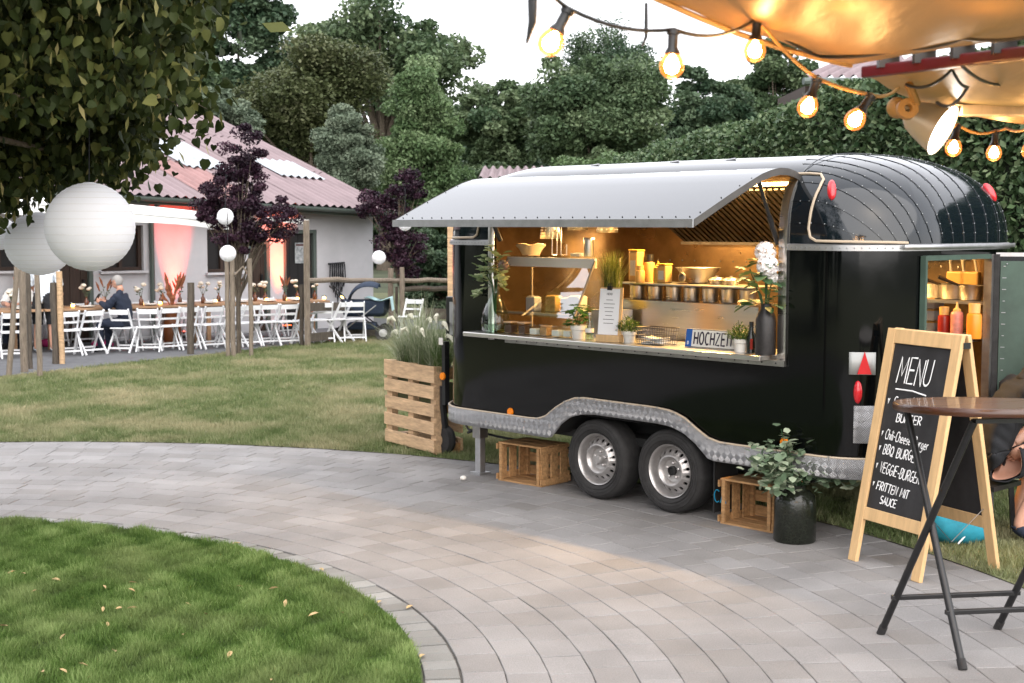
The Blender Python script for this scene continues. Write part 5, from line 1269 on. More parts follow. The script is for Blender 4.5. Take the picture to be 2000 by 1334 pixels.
jw = MB().tube([(-2.62, .55, .16), (-2.6, .5, .45), (-2.6, .5, .62)], .03, 8).build('jockey_post', M['black_metal'], TR, smooth=True)
MB().lathe([(.05, -.05), (.125, -.04), (.14, 0), (.125, .04), (.05, .05)], 24, (-2.66, .55, .14), Matrix(((1, 0, 0), (0, 0, 1), (0, -1, 0)))).build('jockey_wheel', M['rubber'], jw, smooth=True)
jk = gnd(938, 926)-TO; ju, jv = jk.dot(U), jk.dot(V)
sj = MB().box2((ju-.03, jv-.03, .02), (ju+.03, jv+.03, .44)).build('jack_leg', M['alu'], TR, bevel=.004); MB().box2((ju-.06, jv-.06, 0), (ju+.06, jv+.06, .02)).build('jack_foot', M['alu'], sj); MB().box2((ju-.045, jv-.045, .30), (ju+.045, jv+.045, .44)).build('jack_sleeve', M['steel_dull'], sj, bevel=.004)
MB().tube([(ju-.05, jv, .36), (ju-.12, jv-.03, .33)], .012, 6).build('jack_crank', M['black_metal'], sj)
MB().ball((ju-.25, jv+.1, .40), .04, 10, 8, (1, 1, .8)).build('red_underside_lamp', M['red'], TR, smooth=True)
MB().tube([(ju-.35, jv+.12, .41), (ju-.2, jv+.05, .34), (ju+.1, jv+.1, .31), (ju+.7, jv+.25, .26), (ju+1.1, jv+.3, .38)], .010, 6).build('cable', M['black_metal'], TR, smooth=True)
MB().box2((-1.9, WD-.06, .16), (1.8, WD-.03, .5)).build('underside_blind', M['dark'], TR)  # added dark panel standing in for the deep shade under the trailer
# dark mud flap with blue letters behind the rear wheel
mf = MB().box2((.735, .06, .06), (.745, .32, .44)).build('mud_flap', M['dark'], TR)
# ================================================================== STROKE LETTERING
def arc(cx, cy, rx, ry, a0, a1, n=9): return [(cx+rx*math.cos(R(a)), cy+ry*math.sin(R(a))) for a in np.linspace(a0, a1, n)]
LET = {'M': [[(0, 0), (.06, 1), (.34, .3), (.62, 1), (.68, 0)]], 'E': [[(.5, 1), (0, 1), (0, 0), (.5, 0)], [(0, .52), (.42, .52)]], 'N': [[(0, 0), (0, 1), (.52, 0), (.52, 1)]],
 'U': [[(0, 1)]+arc(.27, .27, .27, .27, 180, 360)+[(.54, 1)]], 'S': [arc(.27, .75, .23, .25, 40, 250, 8)+arc(.25, .26, .26, .26, 80, -140, 8)], 'O': [arc(.28, .5, .28, .5, 90, 450, 17)],
 'C': [arc(.28, .5, .28, .5, 50, 310, 13)], 'H': [[(0, 0), (0, 1)], [(.5, 0), (.5, 1)], [(0, .5), (.5, .5)]], 'Z': [[(0, 1), (.5, 1), (0, 0), (.5, 0)]], 'I': [[(.06, 0), (.06, 1)]], 'J': [[(.0, .1), (.15, 0), (.3, .1), (.3, 1)]],
 'T': [[(0, 1), (.52, 1)], [(.26, 1), (.26, 0)]], 'B': [[(0, 0), (0, 1)]+arc(.2, .76, .22, .24, 90, -90, 7)+arc(.2, .26, .28, .26, 90, -90, 7)+[(0, 0)]], 'R': [[(0, 0), (0, 1)]+arc(.22, .75, .24, .25, 90, -90, 7)+[(.1, .5), (.5, 0)]],
 'G': [arc(.28, .5, .28, .5, 50, 330, 13)+[(.55, .45), (.3, .45)]], 'Q': [arc(.28, .5, .28, .5, 90, 450, 15), [(.32, .25), (.6, -.05)]], 'V': [[(0, 1), (.26, 0), (.52, 1)]], 'F': [[(0, 0), (0, 1), (.5, 1)], [(0, .52), (.4, .52)]],
 'A': [[(0, 0), (.27, 1), (.54, 0)], [(.1, .36), (.44, .36)]], 'Y': [[(0, 1), (.26, .5), (.52, 1)], [(.26, .5), (.26, 0)]], 'K': [[(0, 0), (0, 1)], [(.5, 1), (0, .45), (.5, 0)]], 'D': [[(0, 0), (0, 1)]+arc(.1, .5, .42, .5, 90, -90, 9)+[(0, 0)]],
 'a': [arc(.2, .28, .2, .28, 60, 400, 11)+[(.4, .55), (.4, 0)]], 'c': [arc(.2, .28, .2, .28, 50, 310, 9)], 'h': [[(0, 1), (0, 0)], [(0, .3)]+arc(.17, .32, .17, .24, 170, 0, 6)+[(.34, 0)]], 'i': [[(.04, .55), (.04, 0)], [(.04, .78), (.05, .84)]], 'l': [[(.04, 1), (.04, 0)]],
 'e': [[(0, .3), (.38, .3)]+arc(.2, .28, .19, .28, 10, 310, 10)], 's': [arc(.15, .42, .14, .13, 40, 250, 6)+arc(.14, .14, .15, .14, 80, -140, 6)], 'r': [[(0, .55), (0, 0)], [(0, .35), (.12, .52), (.26, .54)]], 'o': [arc(.2, .28, .2, .28, 90, 450, 12)], 'u': [[(0, .55)]+arc(.18, .2, .18, .2, 180, 360, 7)+[(.36, .55)]],
 'g': [arc(.2, .3, .19, .25, 60, 400, 10)+[(.39, -.15), (.25, -.32), (.02, -.25)]], 'y': [[(0, .55), (.18, .08)], [(.36, .55), (.08, -.3)]], 'k': [[(0, 1), (0, 0)], [(.32, .55), (0, .25), (.34, 0)]], '-': [[(.02, .42), (.3, .42)]], 'v': [[(0, .75), (.1, .3), (.22, .78), (.12, .62), (0, .75)]], ' ': []}
def lettering(text, h, weight, jit=0., gap=.16, space=.34):
    mb = MB(); x = 0
    for chx in text:
        st = LET.get(chx, [])
        dy = random.gauss(0, jit); sx = 1+random.gauss(0, jit)
        mxx = 0
        for s in st:
            pts = [(x+px_*sx, py_+dy) for px_, py_ in s]; mxx = max([mxx]+[px_*sx for px_, _ in s])
            P = [Vector((a*h, 0, b*h)) for a, b in pts]
            mb.tube(P, weight, 5)
        x += (mxx if st else space)+gap
    return mb, x*h
# ================================================================== INSIDE THE TRAILER
def tobj(name, u, v, z, label, cat, group=None, rz=0):
    o = empty(name, T(u, v, z), -TH+rz); return tag(o, label, cat, group)
CT = 1.1855
# lit things: strip lamp under the roof and three heat lamps
warm = (1, .53, .16)
sl2 = tobj('strip_lamp', .30, .85, 2.40, 'glowing strip lamp under the trailer roof', 'lamp')
MB().box((0, 0, .015), (1.7, .08, .03)).build('lamp_housing', M['alu'], sl2)
M['tube_glow'] = mat('lamp_tube', (.9, .8, .6), .4, emit=(1, .62, .26), estr=14)
MB().tube([(-.82, 0, -.012), (.82, 0, -.012)], .016, 8).build('lamp_tube', M['tube_glow'], sl2, smooth=True)
def plight(par, loc, pw, col=warm, size=.05, name='lamp_light'):
    ld = bpy.data.lights.new(name, 'POINT'); ld.energy = pw; ld.color = col; ld.shadow_soft_size = size
    lo = bpy.data.objects.new(name, ld); C.objects.link(lo); lo.parent = par; lo.location = loc; return lo
ld = bpy.data.lights.new('strip_light', 'AREA'); ld.shape = 'RECTANGLE'; ld.size = 1.6; ld.size_y = .06; ld.energy = 56; ld.color = (1, .56, .17)
lo = bpy.data.objects.new('strip_light', ld); C.objects.link(lo); lo.parent = sl2; lo.location = (0, 0, -.035)
M['perf'] = mat('perforated_shade', (.70, .68, .64), .38, 1.)
M['glow_dot'] = mat('glowing_holes', (1, .8, .5), .5, emit=(1, .78, .45), estr=.7)
for px, py, v, lab in ((1075, 466, .62, 'left perforated steel heat lamp over the display case'), (1128, 449, .82, 'middle perforated steel heat lamp, highest of the three'), (1186, 454, .72, 'right perforated steel heat lamp above the grass pot')):
    u, _, z = tp(px, py, v); hl = tobj('heat_lamp', u, v, z, lab, 'lamp', 'heat lamps over the counter')
    MB().lathe([(.086, 0), (.062, .16), (.05, .175), (.02, .185), (.02, .20)], 28).build('shade', M['perf'], hl, smooth=True, ang=50, solid=.003)
    MB().tube([(0, 0, .19), (0, 0, 2.42-z)], .005, 5).build('cord', M['black_metal'], hl)
    dots = MB()
    for k in range(14):
        for j in range(6):
            a = 2*math.pi*(k+.0)/14; zz = .022+.023*j; r = .0865-.024*zz/.16; dots.ball((r*math.cos(a), r*math.sin(a), zz), .003, 5, 3)
    tag(dots.build('lit_holes', M['glow_dot'], hl), kind='stuff')
    MB().ball((0, 0, .07), .035, 10, 8).build('bulb', M['tube_glow'], hl, smooth=True); plight(hl, (0, 0, .02), 8, (1, .58, .22), .05)
# extractor hood with baffle filters
hd = empty('extractor_hood', (0, 0, 0)); hd.parent = TR
h0u, h1u = tp(1340, 470, 1.72)[0], 1.62
zb_ = tp(1440, 473, 1.72)[2]; top_v, top_z = 1.0, zb_+.42
def hp_(t, u): return (u, 1.72+(top_v-1.72)*t, zb_+(top_z-zb_)*t)
MB().grid([[hp_(1, h0u-.05), hp_(1, h1u)], [hp_(0, h0u), hp_(0, h1u)]]).build('hood_back', M['steel_dark'], hd)
k = int((h1u-h0u)/.055)
for i in range(k):
    u = h0u+(i+.5)*(h1u-h0u)/k; a, b = Vector(hp_(.02, u)), Vector(hp_(.98, u)); n_ = (Vector(hp_(1, u))-Vector(hp_(0, u))).cross(Vector((1, 0, 0))).normalized()
    o_ = n_*(-.012 if n_.y > 0 else .012); MB().bar(a+o_, b+o_, .034, .02, up=n_).build('baffle', M['steel_dark'], hd)
MB().bar((h0u-.02, 1.70, zb_-.01), (h1u, 1.70, zb_-.01), .05, .025).build('hood_gutter', M['steel_dark'], hd)
MB().add([hp_(0, h0u), hp_(1, h0u-.05), (h0u-.05, 1.84, top_z), (h0u, 1.84, zb_)], [(0, 1, 2, 3)]).build('hood_side', M['steel_dull'], hd)
MB().box2((h0u-.05, top_v-.02, top_z), (h1u, top_v, top_z+.10)).build('hood_front', M['steel'], hd)
# wall screws, back shelf
sc_ = MB()
for u in np.arange(-1.3, 1.7, .135): sc_.ball((u, 1.835, 1.72), .008, 6, 4)
tag(sc_.build('wall_screws', M['rivet'], TR), kind='stuff')
# steel stand with the row of pots
us = [ux(x, .62, 1.45) for x in (1212, 1480)]; zr = tp(1330, 556, .62)[2]; zb2 = tp(1330, 588, .62)[2]
rk = tobj('pot_rail', (us[0]+us[1])/2, .62, zb2, 'steel rail holding a row of seven food pots', 'rack'); wl = us[1]-us[0]
MB().box2((-wl/2, -.08, zr-zb2-.006), (wl/2, .30, zr-zb2+.004)).build('rail_top', M['steel'], rk)
pan = MB().box2((-wl/2+.05, -.075, -.42), (wl/2+.06, -.07, -.012)).build('front_panel', M['steel'], rk)
MB().box2((-wl/2, -.10, -.012), (wl/2, .30, -.002)).build('lower_shelf', M['steel'], rk)
zmid = CT-zb2
for i, px in enumerate((1232, 1267, 1303, 1338, 1374, 1411, 1448)):
    u = ux(px, .52, zr-.07); p = tobj('food_pot', u, .60, zb2, ['first', 'second', 'third', 'fourth', 'fifth', 'sixth', 'seventh'][i]+' round steel food pot from the left under the rail', 'pot', 'steel food pots in a row')
    hh_ = zr-zb2-.012
    MB().lathe([(0, .002), (.052, .002), (.060, .012), (.062, hh_*.95), (.064, hh_)], 22).build('pot_body', M['steel'], p, smooth=True, ang=50)
    MB().lathe([(.062, hh_*.93), (.067, hh_*.96), (.062, hh_)], 22).build('pot_rim', M['steel'], p, smooth=True)
# bottles on the rail
M['mustard'] = mat('mustard_plastic', (.72, .42, .06), .35, vary=.1, scale=20); M['tanbox'] = mat('honey_plastic', (.66, .40, .13), .4)
M['ketchup'] = mat('red_sauce', (.28, .02, .012), .3); M['pinksauce'] = mat('pink_sauce', (.55, .22, .17), .35, vary=.2, scale=30); M['orangesauce'] = mat('orange_sauce', (.75, .25, .02), .3)
def squeeze(u, v, z, h, r, m, label, cap=None, group='sauce bottles on the pot rail', nozzle=True):
    b = tobj('sauce_bottle', u, v, z, label, 'bottle', group)
    MB().lathe([(0, 0), (r*.95, 0), (r, .01), (r, h*.62), (r*.92, h*.7), (r*.55, h*.74)], 18).build('bottle_body', M[m], b, smooth=True, ang=50)
    if nozzle: MB().lathe([(r*.62, h*.73), (r*.6, h*.79), (r*.25, h*.83), (r*.12, h), (0, h)], 14).build('nozzle', cap or M[m], b, smooth=True, ang=50)
    else: MB().lathe([(r*.75, h*.73), (r*.78, h), (0, h)], 16).build('screw_cap', cap or M['black_metal'], b, smooth=True, ang=50)
def sm_(px, v, z): return ux(px, v, z)
zt_ = zr+.005
squeeze(sm_(1263, .75, zt_), .78, zt_, .21, .042, 'tanbox', 'honey coloured bottle with a dark cap at the back of the rail', nozzle=False)
squeeze(sm_(1278, .62, zt_), .66, zt_, .165, .036, 'mustard', 'yellow mustard squeeze bottle with pointed nozzle')
squeeze(sm_(1250, .6, zt_), .60, zt_, .13, .036, 'tanbox', 'low honey coloured tub before the tall container', nozzle=False, cap=M['tanbox'])
for px, v, w_, h, lb, m in ((1243, .72, .09, .235, 'tall amber plastic container at the left end of the rail', 'tanbox'), (1298, .66, .085, .135, 'squat amber container with paper label on the rail', 'tanbox')):
    o = tobj('food_container', sm_(px, v, zt_), v, zt_, lb, 'container'); MB().box((0, 0, h/2), (w_, w_, h)).build('tub', M[m], o, bevel=.012); MB().box((0, -w_/2-.001, h*.45), (w_*.6, .002, h*.5)).build('paper_label', M['white'], o)
    MB().box((0, 0, h+.006), (w_*1.03, w_*1.03, .012)).build('lid', M['mustard'], o, bevel=.004)
u = sm_(1360, .80, zt_); bw = tobj('mixing_bowl', u, .82, zt_, 'wide conical steel bowl standing on the pot rail', 'bowl')
MB().lathe([(0, .0), (.075, 0), (.085, .01), (.165, .115), (.172, .118), (.160, .112), (.08, .014), (0, .008)], 32).build('bowl_body', M['steel'], bw, smooth=True, ang=60)
ld_ = tobj('ladle', sm_(1332, .62, zt_), .62, zt_, 'dark ladle hooked at the bowl', 'ladle'); MB().ball((0, 0, .05), .036, 12, 8, (1, .5, 1)).build('ladle_cup', M['steel_dark'], ld_, smooth=True); MB().tube([(0, 0, .07), (-.03, .03, .12)], .006, 6).build('ladle_handle', M['black_metal'], ld_)
for px, lb in ((1400, 'small steel dish with lid right of the mixing bowl'), (1428, 'low steel tray at the right end of the rail')):
    o = tobj('steel_dish', sm_(px, .75, zt_), .75, zt_, lb, 'dish'); MB().lathe([(0, 0), (.05, 0), (.06, .035), (.062, .036), (.05, .05), (.012, .055), (.012, .065), (0, .066)], 20).build('dish_body', M['steel'], o, smooth=True, ang=40); MB().lathe([(.06, .033), (.066, .036), (.06, .039)], 20).build('dish_rim', M['steel'], o)
# display case
ca, cb = ux(1001, .42, 1.62), ux(1172, .42, 1.62); ztop = tp(1085, 503, .42)[2]; zbt = tp(1085, 645, .12)[2]
dc = tobj('display_case', (ca+cb)/2, .30, CT, 'slanted glass display case with pale top rail on the counter', 'display case'); wl = cb-ca; hh_ = ztop-CT
MB().box2((-wl/2, .06, hh_-.075), (wl/2, .085, hh_)).build('top_rail', mat('cream_metal', (.80, .76, .68), .5), dc)
MB().box2((-wl/2-.02, .08, hh_), (wl/2+.02, .36, hh_+.012)).build('top_pane', M['glass'], dc)
MB().grid([[(-wl/2, .055, hh_-.075), (wl/2, .055, hh_-.075)], [(-wl/2-.0, -.17, .13), (wl/2, -.17, .13)]]).build('front_pane', M['case_glass'], dc)
for s in (-1, 1):
    MB().bar((s*wl/2, -.17, .13), (s*wl/2, .065, hh_-.02), .014, .014).build('side_post', M['trim'], dc); MB().bar((s*wl/2, .34, .0), (s*wl/2, .34, hh_), .014, .014).build('rear_post', M['trim'], dc)
    MB().bar((s*wl/2, -.17, .0), (s*wl/2, -.17, .13), .014, .014).build('foot_post', M['trim'], dc)
    MB().add([(s*wl/2, -.17, .01), (s*wl/2, .34, .01), (s*wl/2, .34, hh_), (s*wl/2, .06, hh_-.02), (s*wl/2, -.17, .13)], [(0, 1, 2, 3, 4)]).build('side_pane', M['glass'], dc)
MB().box2((-wl/2+.015, -.1, .14), (wl/2-.015, .33, .15)).build('inner_shelf', M['glass'], dc)
MB().bar((-wl/2+.01, -.10, .145), (wl/2-.01, -.10, .145), .012, .018).build('shelf_edge', M['trim'], dc)
dcu, dcv = (ca+cb)/2, .30
for k, (du, dv, s, m, lb) in enumerate(((-.22, .1, .10, 'white', 'white napkin block inside the display case at left'), (.12, .15, .10, 'white', 'white box inside the display case at the middle'), (.25, .12, .12, 'white', 'tall white carton inside the display case at right'), (-.05, .16, .11, 'tanbox', 'amber tub inside the display case'))):
    o = tobj('stored_box', dcu+du, dcv+dv, CT+.151, lb, 'box'); MB().box((0, 0, s*.55), (s, s*.8, s*1.1)).build('box_body', M[m], o, bevel=.006); MB().box((0, 0, s*1.13), (s*.8, s*.6, .006)).build('box_lid', M[m], o)
# things on the case top
zt2 = ztop+.0125
u, v, z = tp(1042, 498, .55); bo = tobj('wood_bowl', u, .52, zt2, 'pale square edged bowl on top of the display case', 'bowl')
P = []
for z, s in ((0, .062), (.012, .066), (.05, .085), (.085, .108), (.087, .104), (.05, .08), (.016, .058)):
    P.append([(s*math.copysign(abs(math.cos(t))**.6, math.cos(t)), s*math.copysign(abs(math.sin(t))**.6, math.sin(t)), z+.008*math.cos(4*t)*(z > .05)) for t in np.linspace(0, 2*math.pi, 29)[:-1]])
MB().grid(P, closed=True).build('bowl_body', mat('cream_bowl', (.66, .5, .33), .5), bo, smooth=True); MB().lathe([(0, .014), (.058, .014)], 20).build('bowl_bottom', M['trim'], bo)
wr = tobj('wire_stand', ux(1096, .5, zt2), .5, zt2, 'thin wire holder on top of the display case', 'holder')
MB().tube([(-.10, 0, .19), (-.10, 0, .006), (-.045, 0, .006), (-.045, 0, .18)], .005, 6).build('wire_loop', M['steel'], wr, smooth=True); MB().tube([(.0, 0, .26), (0, 0, .006), (.06, 0, .006), (.06, 0, .09)], .005, 6).build('wire_loop', M['steel'], wr, smooth=True)
o = tobj('card_stack', ux(1128, .5, zt2), .5, zt2, 'small white stack of cards on the display case', 'cards')
for k in range(4): MB().box((0, random.uniform(-.002, .002), .003+.006*k), (.095, .06, .0055)).build('card', M['white'], o)
o = tobj('steel_tumbler', ux(1150, .5, zt2), .5, zt2, 'tall shiny steel tumbler on the display case', 'tumbler'); MB().lathe([(0, 0), (.038, 0), (.04, .01), (.04, .12)], 24).build('tumbler_body', M['steel'], o, smooth=True, ang=50); MB().lathe([(.041, .12), (.042, .14), (.036, .146), (0, .146)], 24).build('tumbler_lid', M['steel'], o, smooth=True, ang=50)
# jars along the counter
M['choc'] = mat('chocolate_filling', (.06, .025, .015), .6, vary=.4, scale=40)
for k, (px, dk) in enumerate(((998, 1), (1025, 1), (1047, 0), (1067, 2), (1090, 0), (1112, 0))):
    v = .0+.02*(k % 2); o = tobj('glass_jar', ux(px, v, CT), v, CT, ['dark filled square jar, leftmost on the counter', 'dark filled square jar, second on the counter', 'clear square jar right of the dark ones', 'jar with dark contents and twine', 'pale jar left of the basil pot', 'pale jar just left of the basil pot foot'][k], 'jar', 'small jars along the counter edge'); s = .04
    MB().box((0, 0, .042), (2*s, 2*s, .084)).build('jar_glass', M['glass'], o, bevel=.008); MB().box((0, 0, .036 if dk else .03), (1.8*s, 1.8*s, .062 if dk else .045)).build('contents', (M['white'], M['choc'], M['crate'])[dk], o, bevel=.006)
    if dk == 1: MB().box((0, 0, .089), (2.1*s, 2.1*s, .008)).build('jar_lid', M['pallet'], o)
    elif k == 3: MB().tube([(s*1.1*math.cos(a), s*1.1*math.sin(a), .075) for a in np.linspace(0, 6.28, 13)], .003, 5).build('twine', M['pallet'], o)
# plants
def leafy(pts, dirs, size, name, material, parent, asp=.6):
    mb = MB(); var = []
    for p, d in zip(pts, dirs):
        p = Vector(p); d = Vector(d).normalized(); s = d.cross(Vector((random.uniform(-.3, .3), random.uniform(-.3, .3), 1))).normalized(); n_ = s.cross(d); L_ = size*random.uniform(.7, 1.25); w_ = L_*asp*.5
        mb.add([p, p+d*L_*.35-s*w_+n_*L_*.06, p+d*L_*.75-s*w_*.7+n_*L_*.03, p+d*L_-n_*L_*.08, p+d*L_*.75+s*w_*.7+n_*L_*.03, p+d*L_*.35+s*w_+n_*L_*.06, p+d*L_*.5-n_*L_*.03], [(0, 1, 6), (1, 2, 6), (2, 3, 6), (3, 4, 6), (4, 5, 6), (5, 0, 6)]); var += [random.random()]*6
    o = mb.build(name, material, parent, smooth=True, ang=70); a = o.data.attributes.new('var', 'FLOAT', 'FACE'); a.data.foreach_set('value', var); return o
M['herb'] = leafmat('herb_leaf', [(.04, .085, .02), (.075, .14, .03), (.15, .21, .06)], .45)
M['basil'] = leafmat('basil_leaf', [(.03, .09, .02), (.055, .15, .03), (.10, .22, .06)], .4)
M['euca'] = leafmat('eucalyptus_leaf', [(.18, .26, .12), (.34, .42, .22), (.55, .60, .36)], .5)
M['hydra_leaf'] = leafmat('hydrangea_leaf', [(.04, .10, .04), (.08, .16, .07), (.18, .26, .12)], .4)
M['grassy'] = leafmat('pot_grass', [(.08, .11, .02), (.15, .18, .04), (.25, .26, .09)], .5)
def potted(px, v, label, kind, r=.052, h=.085, potm='white'):
    p = tobj('potted_herb', ux(px, v, CT), v, CT, label, 'potted plant'); MB().lathe([(0, 0), (r*.78, 0), (r*.9, h*.65), (r*1.05, h*.68), (r*1.08, h), (r*.98, h), (r*.9, h*.85), (0, h*.85)], 24).build('pot', M[potm], p, smooth=True, ang=40)
    pts, ds = [], []
    if kind == 'basil':
        for k in range(60):
            a = random.uniform(0, 6.28); rr = random.uniform(0, .075); z = h+random.uniform(.0, .16); q = Vector((math.cos(a)*rr, math.sin(a)*rr, z)); pts.append(q); ds.append((math.cos(a), math.sin(a), random.uniform(-.5, .4)))
        leafy(pts, ds, .062, 'leaves', M['basil'], p, .7)
    else:
        for k in range(420):
            a = random.uniform(0, 6.28); rr = random.uniform(0, 1)**.5*.085; z = h-.01+random.uniform(.0, .10)*(1.25-rr/.1); pts.append((math.cos(a)*rr, math.sin(a)*rr, z)); ds.append((math.cos(a)*.6, math.sin(a)*.6, random.uniform(.1, 1)))
        leafy(pts, ds, .022, 'leaves', M['herb'], p, .5)
    st = MB()
    for k in range(9): a = random.uniform(0, 6.28); st.tube([(0, 0, h*.8), (math.cos(a)*.05, math.sin(a)*.05, h+random.uniform(.05, .12))], .002, 4)
    st.build('stems', M['herb'], p)
potted(1130, .0, 'bushy basil in a white pot on the counter', 'basil', .058, .10)
potted(1229, .02, 'thyme in a white pot beside the wire basket', 'thyme', .05, .085)
potted(1446, .0, 'thyme in a white pot before the number plate', 'thyme', .05, .09)
# tall grass pot
gp = tobj('grass_pot', ux(1190, .35, 1.45), .38, CT+.20, 'tall thin grass in an olive pot behind the menu card', 'potted plant')
MB().lathe([(0, 0), (.07, 0), (.072, .01), (.076, .13), (.07, .13), (.066, .02), (0, .02)], 22).build('pot', mat('olive_pot', (.24, .22, .09), .5), gp, smooth=True, ang=40); MB().box((0, 0, -.10), (.22, .22, .199)).build('plinth', M['steel_dull'], gp)
n = 420; base = np.stack([RNG.normal(0, .025, n), RNG.normal(0, .025, n), np.full(n, .10)], 1); a = RNG.uniform(0, 6.28, n); sp = RNG.uniform(0, .15, n); hh_ = RNG.uniform(.18, .36, n)
mid = base+np.stack([np.cos(a)*sp*.35, np.sin(a)*sp*.35, hh_*.6], 1); tip = base+np.stack([np.cos(a)*sp, np.sin(a)*sp, hh_], 1); d = np.stack([np.sin(a), -np.cos(a), a*0], 1)*.0022
v = np.stack([base-d, base+d, mid+d*.8, mid-d*.8, mid-d*.8, mid+d*.8, tip+d*.15, tip-d*.15], 1).reshape(-1, 3)
link('blades', raw_mesh('blades', v, 4, np.arange(8*n), RNG.uniform(0, 1, 2*n)), M['grassy'], gp)['kind'] = 'stuff'
# water bottle, menu card, basket, number plate, oil bottle, black vase
o = tobj('water_bottle', ux(1155, .0, CT), -.02, CT, 'small clear water bottle right of the basil', 'bottle'); MB().lathe([(0, 0), (.03, 0), (.032, .01), (.032, .09), (.026, .12), (.012, .165), (.012, .185)], 18).build('bottle_glass', M['bottle_glass'], o, smooth=True, ang=50); MB().lathe([(.013, .183), (.014, .2), (0, .2)], 12).build('bottle_cap', M['alu'], o); MB().lathe([(.0325, .085), (.0325, .055)], 18).build('bottle_label', M['white'], o); MB().lathe([(0, .004), (.029, .005), (.029, .05), (0, .051)], 14).build('water', M['bottle_glass'], o, smooth=True)
mc = tobj('menu_clipboard', ux(1188, -.05, CT), -.04, CT, 'white menu card clipped to a small wooden stand on the counter', 'menu card', rz=R(12))
MB().box((0, .0, .025), (.19, .07, .05)).build('wood_base', M['pine'], mc, bevel=.003); bk = MB().box((0, 0, .21), (.185, .008, .36)); bk.xf(Matrix.Rotation(R(-6), 4, 'X')); bk.build('backboard', M['pine'], mc)
pm_ = MB().box((-.012, -.008, .215), (.165, .002, .33)); pm_.xf(Matrix.Rotation(R(-6), 4, 'X')); pp_ = pm_.build('paper_sheet', M['paper'], mc)
M['ink'] = mat('grey_ink', (.12, .12, .12), .8)
lt, wdt = lettering('MENU', .016, .0012); lt.xf(Matrix.Rotation(R(-6), 4, 'X') @ Matrix.Translation((-.012-wdt/2, -.0105, .335))); lt.build('heading_lines', M['ink'], pp_)
for k in range(7):
    q = MB().box((-.012, -.0096, .30-.028*k), (.055+.012*((k*3) % 4), .001, .004)); q.xf(Matrix.Rotation(R(-6), 4, 'X')); q.build('text_line', M['ink'], pp_)
q = MB().box((-.012, -.013, .385), (.035, .02, .03)); q.tube([(-.022, -.02, .395), (-.022, -.02, .415), (-.002, -.02, .415), (-.002, -.02, .395)], .003, 5); q.xf(Matrix.Rotation(R(-6), 4, 'X')); q.build('clip', M['black_metal'], mc)
wb = tobj('wire_basket', ux(1283, .03, CT), .03, CT, 'dark wire basket with white napkins on the counter', 'basket'); wi = MB()
for z in (.0, .03, .06, .09, .115): k = 1+.12*z/.115; wi.tube([(x*k, y*k, z+.004) for x, y in ((-.12, -.07), (.12, -.07), (.12, .07), (-.12, .07), (-.12, -.07))], .0022 if z < .11 else .004, 5)
for t in np.linspace(-1, 1, 13):
    for s in (-1, 1): wi.tube([(t*.12, s*.07, .004), (t*.134, s*.079, .117)], .0018, 4)
for t in np.linspace(-1, 1, 7):
    for s in (-1, 1): wi.tube([(s*.12, t*.07, .004), (s*.134, t*.079, .117)], .0018, 4)
wi.build('wire_mesh', M['steel_dark'], wb)
nk = tobj('napkin_stack', ux(1280, .03, CT), .03, CT+.006, 'white napkins lying in the wire basket', 'napkins')
for k in range(5): MB().grid([[(x, y, .008+.009*k+.006*math.sin(x*30+k)) for x in np.linspace(-.085, .085, 7)] for y in (-.055, .055)]).build('napkin', M['cloth'], nk, smooth=True, solid=.005)
pa, pb3 = ux(1334, .02, CT), ux(1466, .10, CT); pl = tobj('number_plate', (pa+pb3)/2, .05, CT, 'white number plate reading HOCHZEIT leaning on the counter', 'number plate', rz=R(2)); wl = pb3-pa; ph_ = .128
rl = Matrix.Rotation(R(-9), 4, 'X')
MB().box((0, 0, ph_/2), (wl, .006, ph_)).xf(rl).build('plate', mat('plate_white', (.75, .72, .66), .35), pl, bevel=.002); MB().box((-wl/2+.028, -.0045, ph_/2), (.05, .003, ph_-.006)).xf(rl).build('blue_band', mat('plate_blue', (.02, .10, .36), .35), pl)
lt, w2 = lettering('HOCHZEIT', .082, .0072, gap=.26); lt.v = [(x*.66*wl/w2, y*.4, z) for x, y, z in lt.v]; lt.xf(rl @ Matrix.Translation((-wl/2+.075, -.0045, .024))); lt.build('plate_letters', mat('plate_ink', (.02, .012, .03), .4), pl)
lt, w2 = lettering('D', .022, .002); lt.xf(rl @ Matrix.Translation((-wl/2+.022, -.007, .018))); lt.build('country_letter', M['chalk'], pl)
MB().tube([(-wl/2+.004, -.004, .004), (wl/2-.004, -.004, .004), (wl/2-.004, -.004, ph_-.004), (-wl/2+.004, -.004, ph_-.004), (-wl/2+.004, -.004, .004)], .002, 4).xf(rl).build('plate_border', M['dark'], pl)
o = tobj('oil_bottle', ux(1467, .0, CT), .0, CT, 'dark sauce bottle with black cap beside the black vase', 'bottle'); MB().lathe([(0, 0), (.03, 0), (.032, .008), (.032, .11), (.014, .145), (.013, .18)], 18).build('bottle_glass', M['darkglass'], o, smooth=True, ang=50); MB().lathe([(.015, .17), (.015, .205), (0, .205)], 14).build('bottle_cap', M['black_metal'], o); MB().box((.02, -.026, .06), (.02, .006, .07)).build('red_label', M['ketchup'], o)
bv = tobj('black_vase', ux(1495, -.02, CT), -.02, CT, 'matt black bottle vase with white hydrangeas on the counter', 'vase')
MB().lathe([(0, 0), (.064, 0), (.067, .012), (.067, .225), (.056, .262), (.036, .295), (.033, .325), (.038, .33), (.031, .325), (.025, .29)], 30).build('vase_body', mat('matt_black_vase', (.018, .016, .016), .45, vary=.4, scale=30), bv, smooth=True, ang=50)
M['hyd'] = mat('white_hydrangea', (.86, .82, .82), .8, vary=.05, scale=60)
hyd = [(-.012, .0, .66), (.035, -.04, .575), (.03, .03, .53)]
